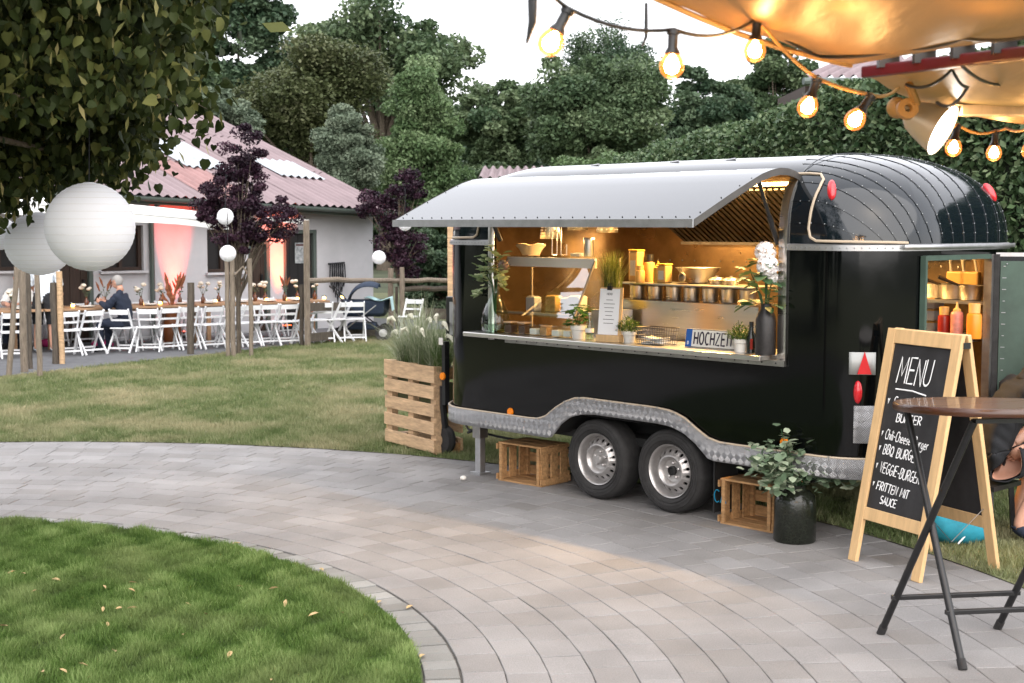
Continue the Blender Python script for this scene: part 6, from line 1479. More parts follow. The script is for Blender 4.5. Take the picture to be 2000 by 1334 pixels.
for c in hyd:
    mb = MB()
    for k in range(90):
        d = Vector((random.gauss(0, 1), random.gauss(0, 1), random.gauss(0, 1))).normalized(); p = Vector(c)+d*.062; s = d.cross(Vector((.3, .2, 1))).normalized(); t = d.cross(s); r = .018*random.uniform(.8, 1.3)
        for q in range(4):
            a = q*math.pi/2+k; e = s*math.cos(a)+t*math.sin(a); f = s*math.cos(a+1.2)+t*math.sin(a+1.2)
            mb.add([p, p+e*r+d*.003, p+(e+f)*r*.7+d*.007, p+f*r+d*.003], [(0, 1, 2, 3)])
    mb.build('flower_head', M['hyd'], bv)
pts, ds = [], []
for k in range(46):
    a = random.choice([2.6, 3.1, 3.6, -.3, .3, -1.4])+random.gauss(0, .5); z = random.uniform(.30, .62); rr = random.uniform(.02, .14) if math.cos(a) < 0 else random.uniform(.02, .07); pts.append((math.cos(a)*rr, math.sin(a)*rr*.7-.02, z)); ds.append((math.cos(a), math.sin(a), random.uniform(-.6, .4)))
leafy(pts, ds, .088, 'leaves', M['hydra_leaf'], bv, .85)
st = MB()
for c in hyd+[(-.12, -.02, .55), (-.1, .0, .45)]: st.tube([(0, 0, .2), (c[0]*.4, c[1]*.4, .38), c], .005, 6)
st.build('stems', M['hydra_leaf'], bv, smooth=True)
# green glass bottle vase at the left with eucalyptus, artichoke
gv_ = tobj('glass_vase', ux(968, -.02, CT), -.02, CT, 'big greenish glass bottle vase with eucalyptus at the left of the counter', 'vase')
MB().lathe([(0, .0), (.085, 0), (.108, .02), (.116, .08), (.10, .17), (.060, .25), (.034, .30), (.030, .34), (.036, .35)], 30).build('vase_body', M['bottle_glass'], gv_, smooth=True, ang=60); MB().lathe([(0, .006), (.072, .006), (.089, .022), (.094, .07), (0, .07)], 26).build('vase_water', M['bottle_glass'], gv_, smooth=True)
sp_ = [(-.16, -.02, .58), (-.22, -.04, .40), (-.20, .0, .28), (-.06, 0, .66), (.03, .02, .60), (.08, -.02, .46), (-.12, -.05, .47), (.10, .0, .36)]
st = MB(); pts, ds = [], []
for e in sp_:
    e = Vector(e); q = [Vector((0, 0, .06)), Vector((e.x*.15, e.y*.2, .36)), Vector((e.x*.7, e.y, .36+(e.z-.36)*.8+.04)), e]; st.tube(q, [.004, .004, .003, .002], 5)
    for k in range(13):
        t = random.uniform(.25, 1); p = q[1].lerp(q[2], min(1, t*2)) if t < .5 else q[2].lerp(q[3], t*2-1); a = random.uniform(0, 6.28); pts.append(p+Vector((random.gauss(0, .01), random.gauss(0, .01), random.gauss(0, .015)))); ds.append((math.cos(a), math.sin(a), random.uniform(-.5, .7)))
st.build('stems', M['hydra_leaf'], gv_, smooth=True); leafy(pts, ds, .072, 'leaves', M['euca'], gv_, .85)
ar = MB().ball((.09, 0, .52), .042, 12, 8, (1, 1, 1.1)); 
for k in range(26):
    a = k*2.4; z = -.035+.003*k; r = math.sqrt(max(0, .046**2-z*z)); c = Vector((.09+math.cos(a)*r, math.sin(a)*r, .52+z)); o2 = Vector((math.cos(a), math.sin(a), .6)).normalized(); s = Vector((-math.sin(a), math.cos(a), 0)); ar.add([c-s*.014, c+s*.014, c+o2*.026+ZZ*.008], [(0, 1, 2)])
ar.build('artichoke', mat('purple_artichoke', (.14, .05, .09), .6, col2=(.16, .17, .07), scale=20), gv_, smooth=True)
# through the rear door: shelf with pans, boxes, bottles
for px, py, lb in ((1870, 577, 'upper shelf'), (1870, 652, 'lower shelf')): pass
zs1 = tp(1860, 583, 1.55)[2]; zs2 = tp(1860, 655, 1.35)[2]
MB().box2((1.15, 1.30, zs1-.02), (2.02, 1.84, zs1)).build('rear_shelf', M['steel'], TR); MB().box2((1.15, 1.10, zs2-.02), (2.02, 1.84, zs2)).build('rear_shelf', M['steel'], TR)
def ud(px, v, z): return ux(px, v, z)
for px, v, lb, r in ((1830, 1.52, 'dark pan with long handle on the rear shelf', .11), (1862, 1.45, 'dented steel pan in the middle of the rear shelf', .10), (1896, 1.42, 'brass coloured pot at the right of the rear shelf', .085)):
    o = tobj('cooking_pan', ud(px, v, zs1), v, zs1, lb, 'pan', 'pans on the rear shelf'); MB().lathe([(0, 0), (r*.8, 0), (r*.9, .01), (r, .10), (r*1.03, .104), (r*.95, .10), (r*.85, .014), (0, .012)], 26).build('pan_body', M['steel_dull'], o, smooth=True, ang=50); MB().tube([(-r*.8, -.03, .10), (-r*1.5, -.08, .13), (-r*2.1, -.12, .16)], [.008, .012, .014], 8).build('pan_handle', M['black_metal'], o, smooth=True)
zh = tp(1880, 515, 1.75)[2]
for px, lb in ((1868, 'left bag hung by white straps inside the rear door'), (1893, 'right bag hung by white straps inside the rear door')):
    o = tobj('hanging_bag', ud(px, 1.72, zh), 1.74, zh, lb, 'bag'); MB().box((0, 0, -.12), (.15, .06, .13)).build('bag_body', M['tanbox'], o, bevel=.012); MB().tube([(-.05, 0, -.06), (-.06, 0, .02), (-.02, 0, .05), (.03, 0, .03), (.05, 0, -.06)], .008, 6).build('strap', M['white'], o, smooth=True)
for px, v, h, r, m, lb, nz in ((1843, 1.25, .20, .042, 'ketchup', 'dark red sauce bottle inside the rear door', False), (1868, 1.22, .24, .042, 'pinksauce', 'pink sauce squeeze bottle inside the rear door', True), (1902, 1.20, .235, .05, 'orangesauce', 'orange sauce tub inside the rear door', False)):
    squeeze(ud(px, v, zs2), v, zs2, h, r, m, lb, cap=M['tanbox'], group='sauce bottles inside the rear door', nozzle=nz)
for k in range(3):
    o = tobj('storage_tub', ud(1816, 1.5, zs2), 1.5, zs2+.085*k, ['bottom', 'middle', 'top'][k]+' pale tub of the stack inside the rear door', 'tub', 'stack of tubs inside the rear door'); MB().box((0, 0, .036), (.14, .14, .07)).build('tub_body', M['white'], o, bevel=.008); MB().box((0, 0, .076), (.145, .145, .01)).build('tub_lid', M['tanbox'], o)
l2 = tobj('rear_lamp', 1.62, .95, 2.26, 'warm lamp lighting the rear of the trailer', 'lamp'); MB().lathe([(0, 0), (.06, .0), (.07, .04), (0, .06)], 18).build('lamp_glass', M['tube_glow'], l2, smooth=True); MB().lathe([(.075, .04), (.075, .07), (0, .07)], 18).build('lamp_base', M['alu'], l2); plight(l2, (0, 0, -.04), 4)
# ================================================================== CRATES, PLANTER, VASE
def crate(p, rz, label, W=.46, Dp=.34, Hh=.31):
    r = empty('fruit_crate', p, rz); tag(r, label, 'crate', 'wooden fruit crates beside the wheels'); m = M['crate']
    th = .012
    for k in range(3):
        y = -Dp/2+Dp*(k+.5)/3
        for z, nm in ((th/2, 'bottom_board'), (Hh-th/2, 'top_board')): MB().box((random.uniform(-.003, .003), y, z), (W, Dp/3-.012, th)).build(nm, m, r)
    for s in (-1, 1):
        for k in range(3):
            y = -Dp/2+Dp*(k+.5)/3; MB().box((s*(W/2-.006), y, Hh/2), (.012, Dp/3-.035, Hh-2*th-.002)).build('end_slat', m, r)
        for z in (.035, Hh-.035): MB().box((s*(W/2+.007), 0, z), (.012, Dp+.01, .045)).build('end_batten', m, r)
        for y in (-Dp/2+.014, Dp/2-.014): MB().box((s*(W/2-.028), y, Hh/2), (.026, .024, Hh-2*th-.002)).build('corner_post', m, r)
    for k in range(3): MB().box((0, Dp/2+.006, Hh*(k+.5)/3), (W, .010, Hh/3-.03)).build('back_slat', m, r)
    return r
a, b = gnd(972, 938), gnd(1055, 952); d = (b-a); d.z = 0; rz = math.atan2(d.y, d.x); n_ = Vector((-d.y, d.x, 0)).normalized()
crate((a+b)/2+n_*.17, rz, 'wooden crate on its side before the front wheel', d.length)
a, b = gnd(1405, 1022), gnd(1507, 1042); d = (b-a); rz = math.atan2(d.y, d.x); n_ = Vector((-d.y, d.x, 0)).normalized()
crate((a+b)/2+n_*.17, rz, 'wooden crate on its side behind the rear wheel', d.length)
# pallet planter
a, b = gnd(753, 866), gnd(850, 892); d = (b-a); Wp = d.length; rz = math.atan2(d.y, d.x)
pp_ = empty('pallet_planter', (a+b)/2, rz); tag(pp_, 'raised planter made of pallet boards filled with grasses', 'planter')
Hp = .80; nb = 5
for k in range(nb):
    z = .085+(Hp-.17)*k/(nb-1); MB().box((random.uniform(-.006, .006), 0, z), (Wp*random.uniform(.985, 1.01), .022, .112 if k != nb-1 else .145)).build('front_board', M['pallet'], pp_, bevel=.003)
for x in (-Wp/2+.06, 0, Wp/2-.05): MB().box((x, .045, Hp/2), (.09, .066, Hp-.03)).build('stringer', M['pallet'], pp_, bevel=.003)
for z in (.05, .42, .72):
    MB().box((Wp/2-.05, .17, z), (.10, .18, .10)).build('side_block', M['crate'], pp_, bevel=.003)
    MB().box((-Wp/2+.05, .17, z), (.10, .18, .10)).build('side_block', M['crate'], pp_, bevel=.003)
for k in range(5): MB().box((0, .275, .085+(Hp-.17)*k/4), (Wp, .022, .11)).build('back_board', M['pallet'], pp_)
MB().box((0, .16, .52), (Wp-.1, .16, .22)).build('soil_box', M['soil'], pp_)
MB().bar((-Wp/2-.13, .10, .0), (-Wp/2-.02, .06, .56), .05, .02, up=(0, 1, 0)).build('leaning_brace', M['pine'], pp_)
M['pen'] = leafmat('fountain_grass', [(.17, .22, .11), (.32, .36, .22), (.58, .58, .46)], .55); M['pen_g'] = leafmat('green_fountain_grass', [(.05, .10, .03), (.10, .16, .05), (.18, .22, .10)], .55); M['plume'] = mat('pale_plume', (.62, .60, .48), .9, bump=.6, bscale=180)
RNG = np.random.default_rng(91)
def tuft(loc, n, hmin, hmax, spread, m, label, plumes=0):
    r = empty('grass_tuft', loc, rz); tag(r, label, 'grass', 'fountain grasses in the pallet planter')
    a = RNG.uniform(0, 6.28, n); h = RNG.uniform(hmin, hmax, n); s = spread*RNG.uniform(0, 1, n)**.7; b0 = np.stack([RNG.normal(0, .03, n), RNG.normal(0, .03, n), np.zeros(n)], 1)
    c = np.stack([np.cos(a), np.sin(a)*.7, a*0], 1); dv = np.stack([-np.sin(a), np.cos(a), a*0], 1)*.0028; rows_ = []
    for t in (0, .35, .65, .85, 1.): rows_.append(b0+c*(s*t**1.8)[:, None]+np.stack([a*0, a*0, h*(t-.28*(s/spread)*t**3)], 1))
    V_ = []
    for k in range(4):
        w0, w1 = 1-.22*k, 1-.22*(k+1); V_.append(np.stack([rows_[k]-dv*w0, rows_[k]+dv*w0, rows_[k+1]+dv*w1, rows_[k+1]-dv*w1], 1))
    V_ = np.concatenate(V_).reshape(-1, 3); link('blades', raw_mesh('blades', V_, 4, np.arange(len(V_)), np.tile(RNG.uniform(0, 1, n), 4)), m, r)['kind'] = 'stuff'
    for k in range(plumes):
        a_ = RNG.uniform(-.4, 3.5)+(math.pi if k % 2 else 0); hh_ = RNG.uniform(.34, .56); e = Vector((math.cos(a_)*.16, math.sin(a_)*.08, hh_)); f = e+Vector((math.cos(a_)*.10, math.sin(a_)*.05, .02)); g2 = f+Vector((math.cos(a_)*.05, 0, -.05))
        MB().tube([Vector((0, 0, 0)), e*.5+Vector((0, 0, .08)), e], .0025, 4).build('stalk', M['pen'], r); MB().tube([e, e.lerp(f, .5)+Vector((0, 0, .022)), f, g2], [.010, .021, .019, .004], 8).build('plume', M['plume'], r, smooth=True)
px_ = (a_b := (gnd(753, 866)+gnd(850, 892))/2); n_ = Vector((-d.y, d.x, 0)).normalized(); dx = d.normalized()
for k, (x, m, h0, h1, sp, lb, pl) in enumerate(((-.27, 'pen', .25, .5, .36, 'silvery fountain grass at the left of the planter', 4), (-.02, 'pen', .32, .62, .30, 'tall pale fountain grass in the middle of the planter', 4), (.13, 'pen_g', .2, .36, .2, 'dark green grass clump at the front of the planter', 0), (.27, 'pen', .24, .46, .32, 'pale fountain grass at the right of the planter', 3), (-.14, 'pen_g', .18, .34, .2, 'green grass clump between the silvery ones', 0), (.36, 'pen_g', .2, .4, .3, 'green grass at the right edge of the planter', 1))):
    tuft(px_+dx*x+n_*.13+ZZ*.66, 520, h0*1.1, h1*1.35, sp*1.55, M[m], lb, pl+(1 if pl else 0))
# dark floor vase with hydrangea-like dried leaves
vp = gnd(1559, 1064); fv = empty('floor_vase', (vp.x, vp.y+.12, 0)); fv.scale = (1.08, 1.08, .86); tag(fv, 'big dark glass jar of dusty green branches standing on the paving', 'vase')
MB().lathe([(0, 0), (.118, 0), (.125, .012), (.125, .30), (.116, .345), (.085, .38), (.066, .392), (.064, .42), (.072, .43), (.060, .425), (.055, .39)], 40).build('jar_body', M['darkglass'], fv, smooth=True, ang=50)
pts, ds = [], []; st = MB()
def spray(e, n, spread, l0=.35):
    e = Vector(e); q = [Vector((0, 0, .3)), Vector((e.x*.2, e.y*.2, .46)), e]
    st.tube(q, [.005, .004, .002], 5)
    for k in range(n):
        t = random.uniform(l0, 1.05); p = q[1].lerp(q[2], t)+Vector((random.gauss(0, spread), random.gauss(0, spread), random.gauss(0, spread))); pts.append(p); dd = Vector((random.gauss(0, 1), random.gauss(0, 1), random.gauss(.1, .7))); ds.append(dd)
for e, n, s in (((-.20, -.08, .56), 120, .052), ((-.21, -.02, .65), 110, .055), ((-.10, -.12, .50), 90, .048), ((-.05, 0, .78), 26, .02), ((-.09, 0, .84), 16, .012), ((.06, .02, .76), 34, .028), ((.13, 0, .72), 26, .025), ((.25, -.02, .57), 90, .042), ((.31, -.04, .50), 80, .038), ((.15, -.05, .58), 40, .04), ((-.12, .05, .70), 40, .04)): spray(e, n, s)
st.build('branches', M['hydra_leaf'], fv, smooth=True)
M['dusty'] = leafmat('dusty_green_leaf', [(.11, .17, .10), (.22, .29, .19), (.42, .47, .34)], .5)
leafy(pts, ds, .058, 'leaves', M['dusty'], fv, .78)
# ================================================================== A-BOARD
c0 = Vector((2.03, 8.53, 0)); c1 = Vector((2.29, 7.97, 0)); r0 = Vector((2.60, 8.66, 0)); r1 = Vector((2.86, 8.15, 0))
dx = (c1-c0).normalized(); Wb = (c1-c0).length+.02; dy = Vector((-dx.y, dx.x, 0)); half = ((r0-c0).dot(dy)+(r1-c1).dot(dy))/4; ctr = (c0+c1+r0+r1)/4
ab = empty('chalkboard_sign', (ctr.x, ctr.y, 0), math.atan2(dx.y, dx.x)); tag(ab, 'wooden A-frame chalkboard with the handwritten menu beside the trailer', 'sign')
Hb = 1.40; slant = math.atan2(half-.02, Hb); Lb = Hb/math.cos(slant)
def leaf_frame(side, nm):
    rot = Matrix.Translation((0, side*(-half), 0)) @ Matrix.Rotation(-side*slant, 4, 'X')
    e = empty(nm); e.parent = ab; e.matrix_basis = rot
    fw, ft = .072, .028
    for s in (-1, 1): MB().box((s*(Wb/2-fw/2), 0, Lb/2), (fw, ft, Lb)).build('stile', M['pine'], e, bevel=.004)
    MB().box((0, 0, Lb-.045), (Wb-2*fw-.002, ft*.95, .085)).build('top_rail', M['pine'], e, bevel=.003); MB().box((0, 0, .30), (Wb-2*fw-.002, ft*.95, .075)).build('bottom_rail', M['pine'], e, bevel=.003)
    bd = MB().box((0, side*.004, (.3375+Lb-.0875)/2), (Wb-2*fw-.002, .008, Lb-.0875-.3375)).build('blackboard', M['board'], e)
    return e, bd
fe, fb = leaf_frame(1, 'front_leaf'); re_, rb_ = leaf_frame(-1, 'rear_leaf')
MB().box((Wb/2+.004, 0, Hb-.06), (.006, .05, .035)).build('hinge', M['black_metal'], ab); MB().box((-Wb/2-.004, 0, Hb-.06), (.006, .05, .035)).build('hinge', M['black_metal'], ab)
MB().tube([(Wb/2-.05, -half*.72, .38), (Wb/2-.06, -.02, .20), (Wb/2-.05, half*.72, .38)], .0025, 5).build('chain', M['steel_dark'], ab)
zt, zb = Lb-.0875, .3375; ih = zt-zb; iw = Wb-.146
def chalk_line(text, frac, x0, h, wmax, wt=.0038, rot=-1.5, jit=.03, ital=.12):
    lt, w2 = lettering(text, h, wt, jit); k = min(1.25, wmax/w2)
    lt.v = [(x*k+z*ital, y*.3, z) for x, y, z in lt.v]
    lt.xf(Matrix.Translation((x0, -.0035, zt-ih*frac)) @ Matrix.Rotation(R(rot), 4, 'Y')); lt.build('chalk_line', M['chalk'], fe)
chalk_line('MENU', .235, -iw/2+.07, .155, .30, .0062)
MB().tube([(-iw/2+.08, -.004, zt-ih*.272), (-.02, -.004, zt-ih*.270), (.10, -.004, zt-ih*.285)], .0045, 5).xf(Matrix.Identity(4)).build('chalk_line', M['chalk'], fe)
chalk_line('v Sour Yoko', .385, -iw/2+.025, .066, .36); chalk_line('BURGER', .465, -iw/2+.13, .05, .22)
chalk_line('v Chili-Cheese Burger', .575, -iw/2+.02, .060, .42, .0035, 2.5); chalk_line('v BBQ BURGER', .665, -iw/2+.02, .058, .36, .004, 2.0); chalk_line('v VEGGIE-BURGER', .775, -iw/2+.02, .062, .40, .004, 3.0)
chalk_line('v FRITTEN MIT', .880, -iw/2+.02, .050, .33, .004, 2.5); chalk_line('SAUCE', .958, -iw/2+.11, .046, .15, .0038, 1.5)
# ================================================================== BAR TABLE
bt_ = empty('bar_table', (2.25, 6.68, 0)); tag(bt_, 'round bar table with dark wooden top and black crossed legs', 'table')
M['darkwood'] = mat('dark_oiled_wood', (.10, .040, .012), .32, vary=.45, scale=2.2, stretch=(1.5, 14, 14), coat=.35, bump=.06, bscale=40); M['woodrim'] = mat('reddish_wood_edge', (.05, .016, .006), .3, vary=.3, scale=6, coat=.4)
zt_t = 1.185; rt = .435
TT = Matrix.Translation((0, 0, zt_t)) @ Matrix.Rotation(R(-3.2), 4, 'X') @ Matrix.Translation((0, 0, -zt_t))   # the old folding top hangs a little
# top of planks clipped to the circle
npk = 6
for k in range(npk):
    y0, y1 = -rt+2*rt*k/npk+.0012, -rt+2*rt*(k+1)/npk-.0012; poly = []
    ys = np.linspace(y0, y1, 9)
    poly = [(math.sqrt(max(.0, (rt-.012)**2-y*y)), y) for y in ys]+[(-math.sqrt(max(0., (rt-.012)**2-y*y)), y) for y in ys[::-1]]
    MB().prism(poly, zt_t-.030, zt_t+.0004*(k % 2)).xf(TT @ Matrix.Rotation(R(35), 4, 'Z')).build('top_plank', M['darkwood'], bt_)
MB().lathe([(rt-.013, zt_t-.036), (rt-.003, zt_t-.036), (rt, zt_t-.030), (rt, zt_t-.006), (rt-.006, zt_t+.0012), (rt-.013, zt_t+.001)], 64).xf(TT).build('top_rim', M['woodrim'], bt_, smooth=True, ang=50)
def bt(x, y, z): return Vector((x-2.25, y-6.68, z))
t1, t3, a1, a3 = bt(1.83, 6.92, 0), bt(2.44, 7.01, 0), bt(2.09, 6.38, 1.14), bt(2.70, 6.47, 1.14)
t2, t4, b1, b4 = bt(2.06, 6.35, 0), bt(2.67, 6.44, 0), bt(1.93, 6.92, 1.14), bt(2.53, 7.0, 1.14)
for p, q in ((t1, a1), (t3, a3), (t2, b1), (t4, b4)):
    lg = MB().tube([p, q], .0175, 12).build('leg', M['black_metal'], bt_, smooth=True); MB().tube([p+(p-q).normalized()*.0, p+(q-p).normalized()*.05], .021, 12).build('rubber_foot', M['rubber'], lg, smooth=True)
def lerpz(p, q, z): t = z/1.14; return p.lerp(q, t)
for p, q, p2, q2, z in ((t1, a1, t3, a3, .21), (t2, b1, t4, b4, .235)):
    s0, s1 = lerpz(p, q, z), lerpz(p2, q2, z); MB().bar(s0-(s1-s0)*.04, s1+(s1-s0)*.04, .028, .022).build('stretcher', M['black_metal'], bt_, bevel=.003)
for p, q in ((a1, a3), (b1, b4)): MB().bar(p, q, .035, .02).build('top_bearer', M['black_metal'], bt_)
MB().tube([lerpz(t3, a3, .57)-Vector((.03, 0, 0)), lerpz(t3, a3, .57)+Vector((.05, 0, 0))], .012, 8).build('pivot_bolt', M['alu'], bt_)
# ================================================================== PERSON BY THE REAR DOOR, BAG
ps = empty('person', (3.06, 9.12, 0)); tag(ps, 'person in black top and shorts sitting low behind the bar table', 'person')
J = {'pel': ((0, 0, .50), (.15, .13)), 'bel': ((.06, 0, .66), (.145, .12)), 'che': ((.17, 0, .88), (.165, .125)), 'nec': ((.30, 0, 1.06), .062), 'chin': ((.36, 0, 1.12), .055)}
for s, k in ((1, 'l'), (-1, 'r')):
    J.update({'sh'+k: ((.20, s*.18, .99), .075), 'el'+k: ((.42, s*.22, .72), .05), 'wr'+k: ((.20, s*.10-.04, .60), .034), 'hip'+k: ((.04, s*.10, .48), .10), 'kn'+k: ((.40, s*.16, .56), .066), 'an'+k: ((.22+.06*s, s*.17, .10), .042), 'to'+k: ((.36+.06*s, s*.19, .04), .038)})
J['mid_l'] = ((.30, .20, .84), .062); J['mid_r'] = ((.30, -.20, .84), .062)
figure(ps, J, [['pel', 'bel', 'che', 'nec', 'chin']]+[['che', 'sh'+k, 'mid_'+k, 'el'+k, 'wr'+k] for k in 'lr']+[['pel', 'hip'+k, 'kn'+k, 'an'+k, 'to'+k] for k in 'lr'],
    [('top', M['blackcloth'], bones(['pel', 'bel', 'che', 'nec'], ['che', 'shl', 'mid_l'], ['che', 'shr', 'mid_r']), .014), ('shorts', M['blackcloth'], bones(['pel', 'hipl', 'knl'], ['pel', 'hipr', 'knr']), .016), ('shoe', M['navy'], bones(['anl', 'tol']), .012), ('shoe', M['navy'], bones(['anr', 'tor']), .012)])
for k in range(3): MB().bar((.175+.026*k, -.268, 1.03-.016*k), (.205+.026*k, -.276, .975-.016*k), .010, .006, up=(0, 1, 0)).build('sleeve_stripe', M['chalk'], ps)
head(ps, (.42, 0, 1.24), (.9, 0, -.4), mat('brown_hair', (.05, .03, .02), .7), skin=M['skin'])
for s, k in ((1, 'l'), (-1, 'r')): hand(ps, J['wr'+k][0], (-.5, -s*.4, -.5), (0, -s, 0), s, .5)
bs_ = empty('trailer_step', (3.03, 9.15, 0), -TH); tag(bs_, 'low dark step stool under the sitting person', 'stool'); MB().box((0, 0, .355), (.42, .36, .03)).build('seat', M['black_metal'], bs_)
for sx in (-.18, .18):
    for sy in (-.15, .15): MB().bar((sx, sy, 0), (sx*.9, sy*.9, .34), .03, .03).build('leg', M['black_metal'], bs_)
bg = gnd(1885, 1068); bb = MB().ball((0, 0, .10), 1, 18, 12, (.21, .13, .12)); bb.v = [(x+.012*math.sin(y*60+z*40), y, max(0.002, z*(1+.12*math.sin(x*22)))) for x, y, z in bb.v]
bo_ = empty('shoulder_bag', (bg.x, bg.y+.12, 0)); tag(bo_, 'teal fabric bag with white cord lying behind the chalkboard', 'bag'); bb.build('bag_body', M['teal'], bo_, smooth=True, ang=80)
MB().tube([(-.02, -.1, .19), (.03, -.11, .10), (-.05, -.13, .02)], .006, 6).build('cord', M['chalk'], bo_, smooth=True); MB().tube([(-.26, -.05, .17), (-.24, -.08, .09), (-.21, -.1, .03)], .005, 5).build('strap_end', M['red'], bo_)
# faint blue letters on the dark mud flap behind the rear wheel
lt, w2 = lettering('CA', .085, .004); lt.xf(Matrix.Translation((.752, .052, .14))); lt.build('flap_letters', mat('blue_paint', (.0, .16, .28), .5), mf)
# ================================================================== LIT CANOPY AND FAIRY LIGHTS
def canvas_mat():
    m = bpy.data.materials.new('tarpaulin'); m.use_nodes = True; N, L = nodes(m); p = N['Principled BSDF']; out = N['Material Output']
    p.inputs['Base Color'].default_value = (.26, .135, .028, 1); p.inputs['Roughness'].default_value = .42; p.inputs['Specular IOR Level'].default_value = .5
    tc = N.new('ShaderNodeTexCoord'); nz = N.new('ShaderNodeTexNoise'); nz.inputs['Scale'].default_value = 3.2; nz.inputs['Detail'].default_value = 7; nz.inputs['Distortion'].default_value = .6; mp = N.new('ShaderNodeMapping'); mp.inputs['Scale'].default_value = (2.2, .6, 1); L.new(tc.outputs['Object'], mp.inputs[0]); L.new(mp.outputs[0], nz.inputs[0])
    bn = N.new('ShaderNodeBump'); bn.inputs['Strength'].default_value = .22; bn.inputs['Distance'].default_value = .05; L.new(nz.outputs[0], bn.inputs['Height']); L.new(bn.outputs[0], p.inputs['Normal'])
    t = N.new('ShaderNodeBsdfTranslucent'); t.inputs[0].default_value = (.30, .19, .07, 1); ms = N.new('ShaderNodeMixShader'); ms.inputs[0].default_value = .12; L.new(p.outputs[0], ms.inputs[1]); L.new(t.outputs[0], ms.inputs[2]); L.new(ms.outputs[0], out.inputs[0]); return m
M['tarp'] = canvas_mat(); M['red_beam'] = mat('red_beam', (.06, .003, .007), .35, vary=.2, scale=9)
cp = empty('market_canopy', at(1900, 60, 3.9)); tag(cp, 'cream market canopy glowing in the light of bulbs at the upper right', 'canopy'); co_ = cp.location.copy()
def bil(A, B, C_, D_, nu, nv, sag, fold):
    P = []
    for i in range(nu+1):
        u = i/nu; r_ = []
        for j in range(nv+1):
            v = j/nv; p = (A*(1-u)+B*u)*(1-v)+(D_*(1-u)+C_*u)*v; r_.append(p-co_-ZZ*(sag*4*u*(1-u)*math.sqrt(max(0, v*(1-v))*4+.02))+ZZ*fold*math.sin(13*u+2*v)*(.2+v*(1-v)))
        P.append(r_)
    return P
A, B, C_, D_ = at(1270, -8, 3.7), at(1662, 128, 4.25), at(2120, 62, 3.5), at(1750, -330, 2.6)
MB().grid(bil(A, B, C_, D_, 26, 20, .04, .02)).build('front_sheet', M['tarp'], cp, smooth=True, ang=180)
A2, B2, C2, D2 = at(1700, 152, 4.4), at(1790, 190, 5.4), at(2120, 268, 5.6), at(2120, 100, 3.6)
MB().grid(bil(A2, B2, C2, D2, 18, 18, .05, .015)).build('rear_sheet', M['tarp'], cp, smooth=True, ang=180)
ba, bb_ = at(1690, 141, 4.32)-co_, at(2130, 88, 3.55)-co_
MB().bar(ba, bb_, .036, .034).build('ridge_beam', M['red_beam'], cp, bevel=.005)
MB().bar(ba+ZZ*.045, bb_+ZZ*.05, .02, .012).build('beam_channel', M['alu'], cp)
for k in range(5):
    p = ba.lerp(bb_, .12+.18*k); MB().box(p+ZZ*.03, (.06, .03, .05)).build('beam_clip', M['black_metal'], cp)
hm = MB().tube([A-co_]+[A.lerp(B, t)-co_-ZZ*.02*math.sin(t*3.1) for t in (.2, .4, .6, .8)]+[B-co_], .008, 6).build('hem', mat('hem_tape', (.30, .20, .09), .6), cp, smooth=True)
q = at(1950, 195, 4.6)-co_; MB().box(q, (.24, .1, .02)).build('flat_bracket', M['black_metal'], cp); MB().box(q-ZZ*.035, (.26, .1, .03)).build('wood_block', M['pine'], cp)
M['bulb'] = mat('lit_bulb', (1, .8, .5), .2, emit=(1, .50, .15), estr=4.5); M['core'] = mat('bulb_core', (1, .9, .7), .2, emit=(1, .86, .62), estr=60)
M['bulb_glass'] = glassmat('warm_bulb_glass', (.95, .60, .30), refl=.6)
N_, L_ = nodes(M['bulb_glass']); em_ = N_.new('ShaderNodeEmission'); em_.inputs[0].default_value = (1, .32, .06, 1); em_.inputs[1].default_value = .28; ad_ = N_.new('ShaderNodeAddShader'); src_ = N_['Material Output'].inputs[0].links[0].from_socket
L_.new(src_, ad_.inputs[0]); L_.new(em_.outputs[0], ad_.inputs[1]); L_.new(ad_.outputs[0], N_['Material Output'].inputs[0])
def bulb(px, py, rpx, ang, label, D=None, on=True):
    D = D or .058*FPX/(2*rpx); c = at(px, py, D); r = empty('fairy_bulb', c); r.rotation_euler = (0, R(ang), 0); tag(r, label, 'bulb', 'warm bulbs of the fairy lights')
    R_ = .029
    MB().lathe([(0, -R_), (R_*.5, -R_*.87), (R_*.87, -R_*.5), (R_, 0), (R_*.9, R_*.5), (R_*.62, R_*.98), (R_*.46, R_*1.3)], 22).build('glass_globe', M['bulb_glass'], r, smooth=True, ang=80)
    MB().lathe([(0, -R_*.62), (R_*.45, -R_*.45), (R_*.62, 0), (R_*.45, R_*.5), (R_*.2, R_*.9), (0, R_)], 18).build('filament_glow', M['core'], r, smooth=True, ang=80)
    MB().lathe([(R_*.60, R_*.95), (R_*.66, R_*1.05), (R_*.55, R_*1.3), (R_*.42, R_*1.5), (R_*.42, R_*2.5), (R_*.55, R_*2.55), (R_*.55, R_*2.9), (0, R_*2.95)], 18).build('socket', M['black_metal'], r, smooth=True, ang=45)
    plight(r, (0, 0, -R_*1.25), .55, (1, .46, .10), .03, 'bulb_light')
    m = Matrix.Translation(c) @ Matrix.Rotation(R(ang), 4, 'Y'); return m @ Vector((0, 0, R_*2.95))
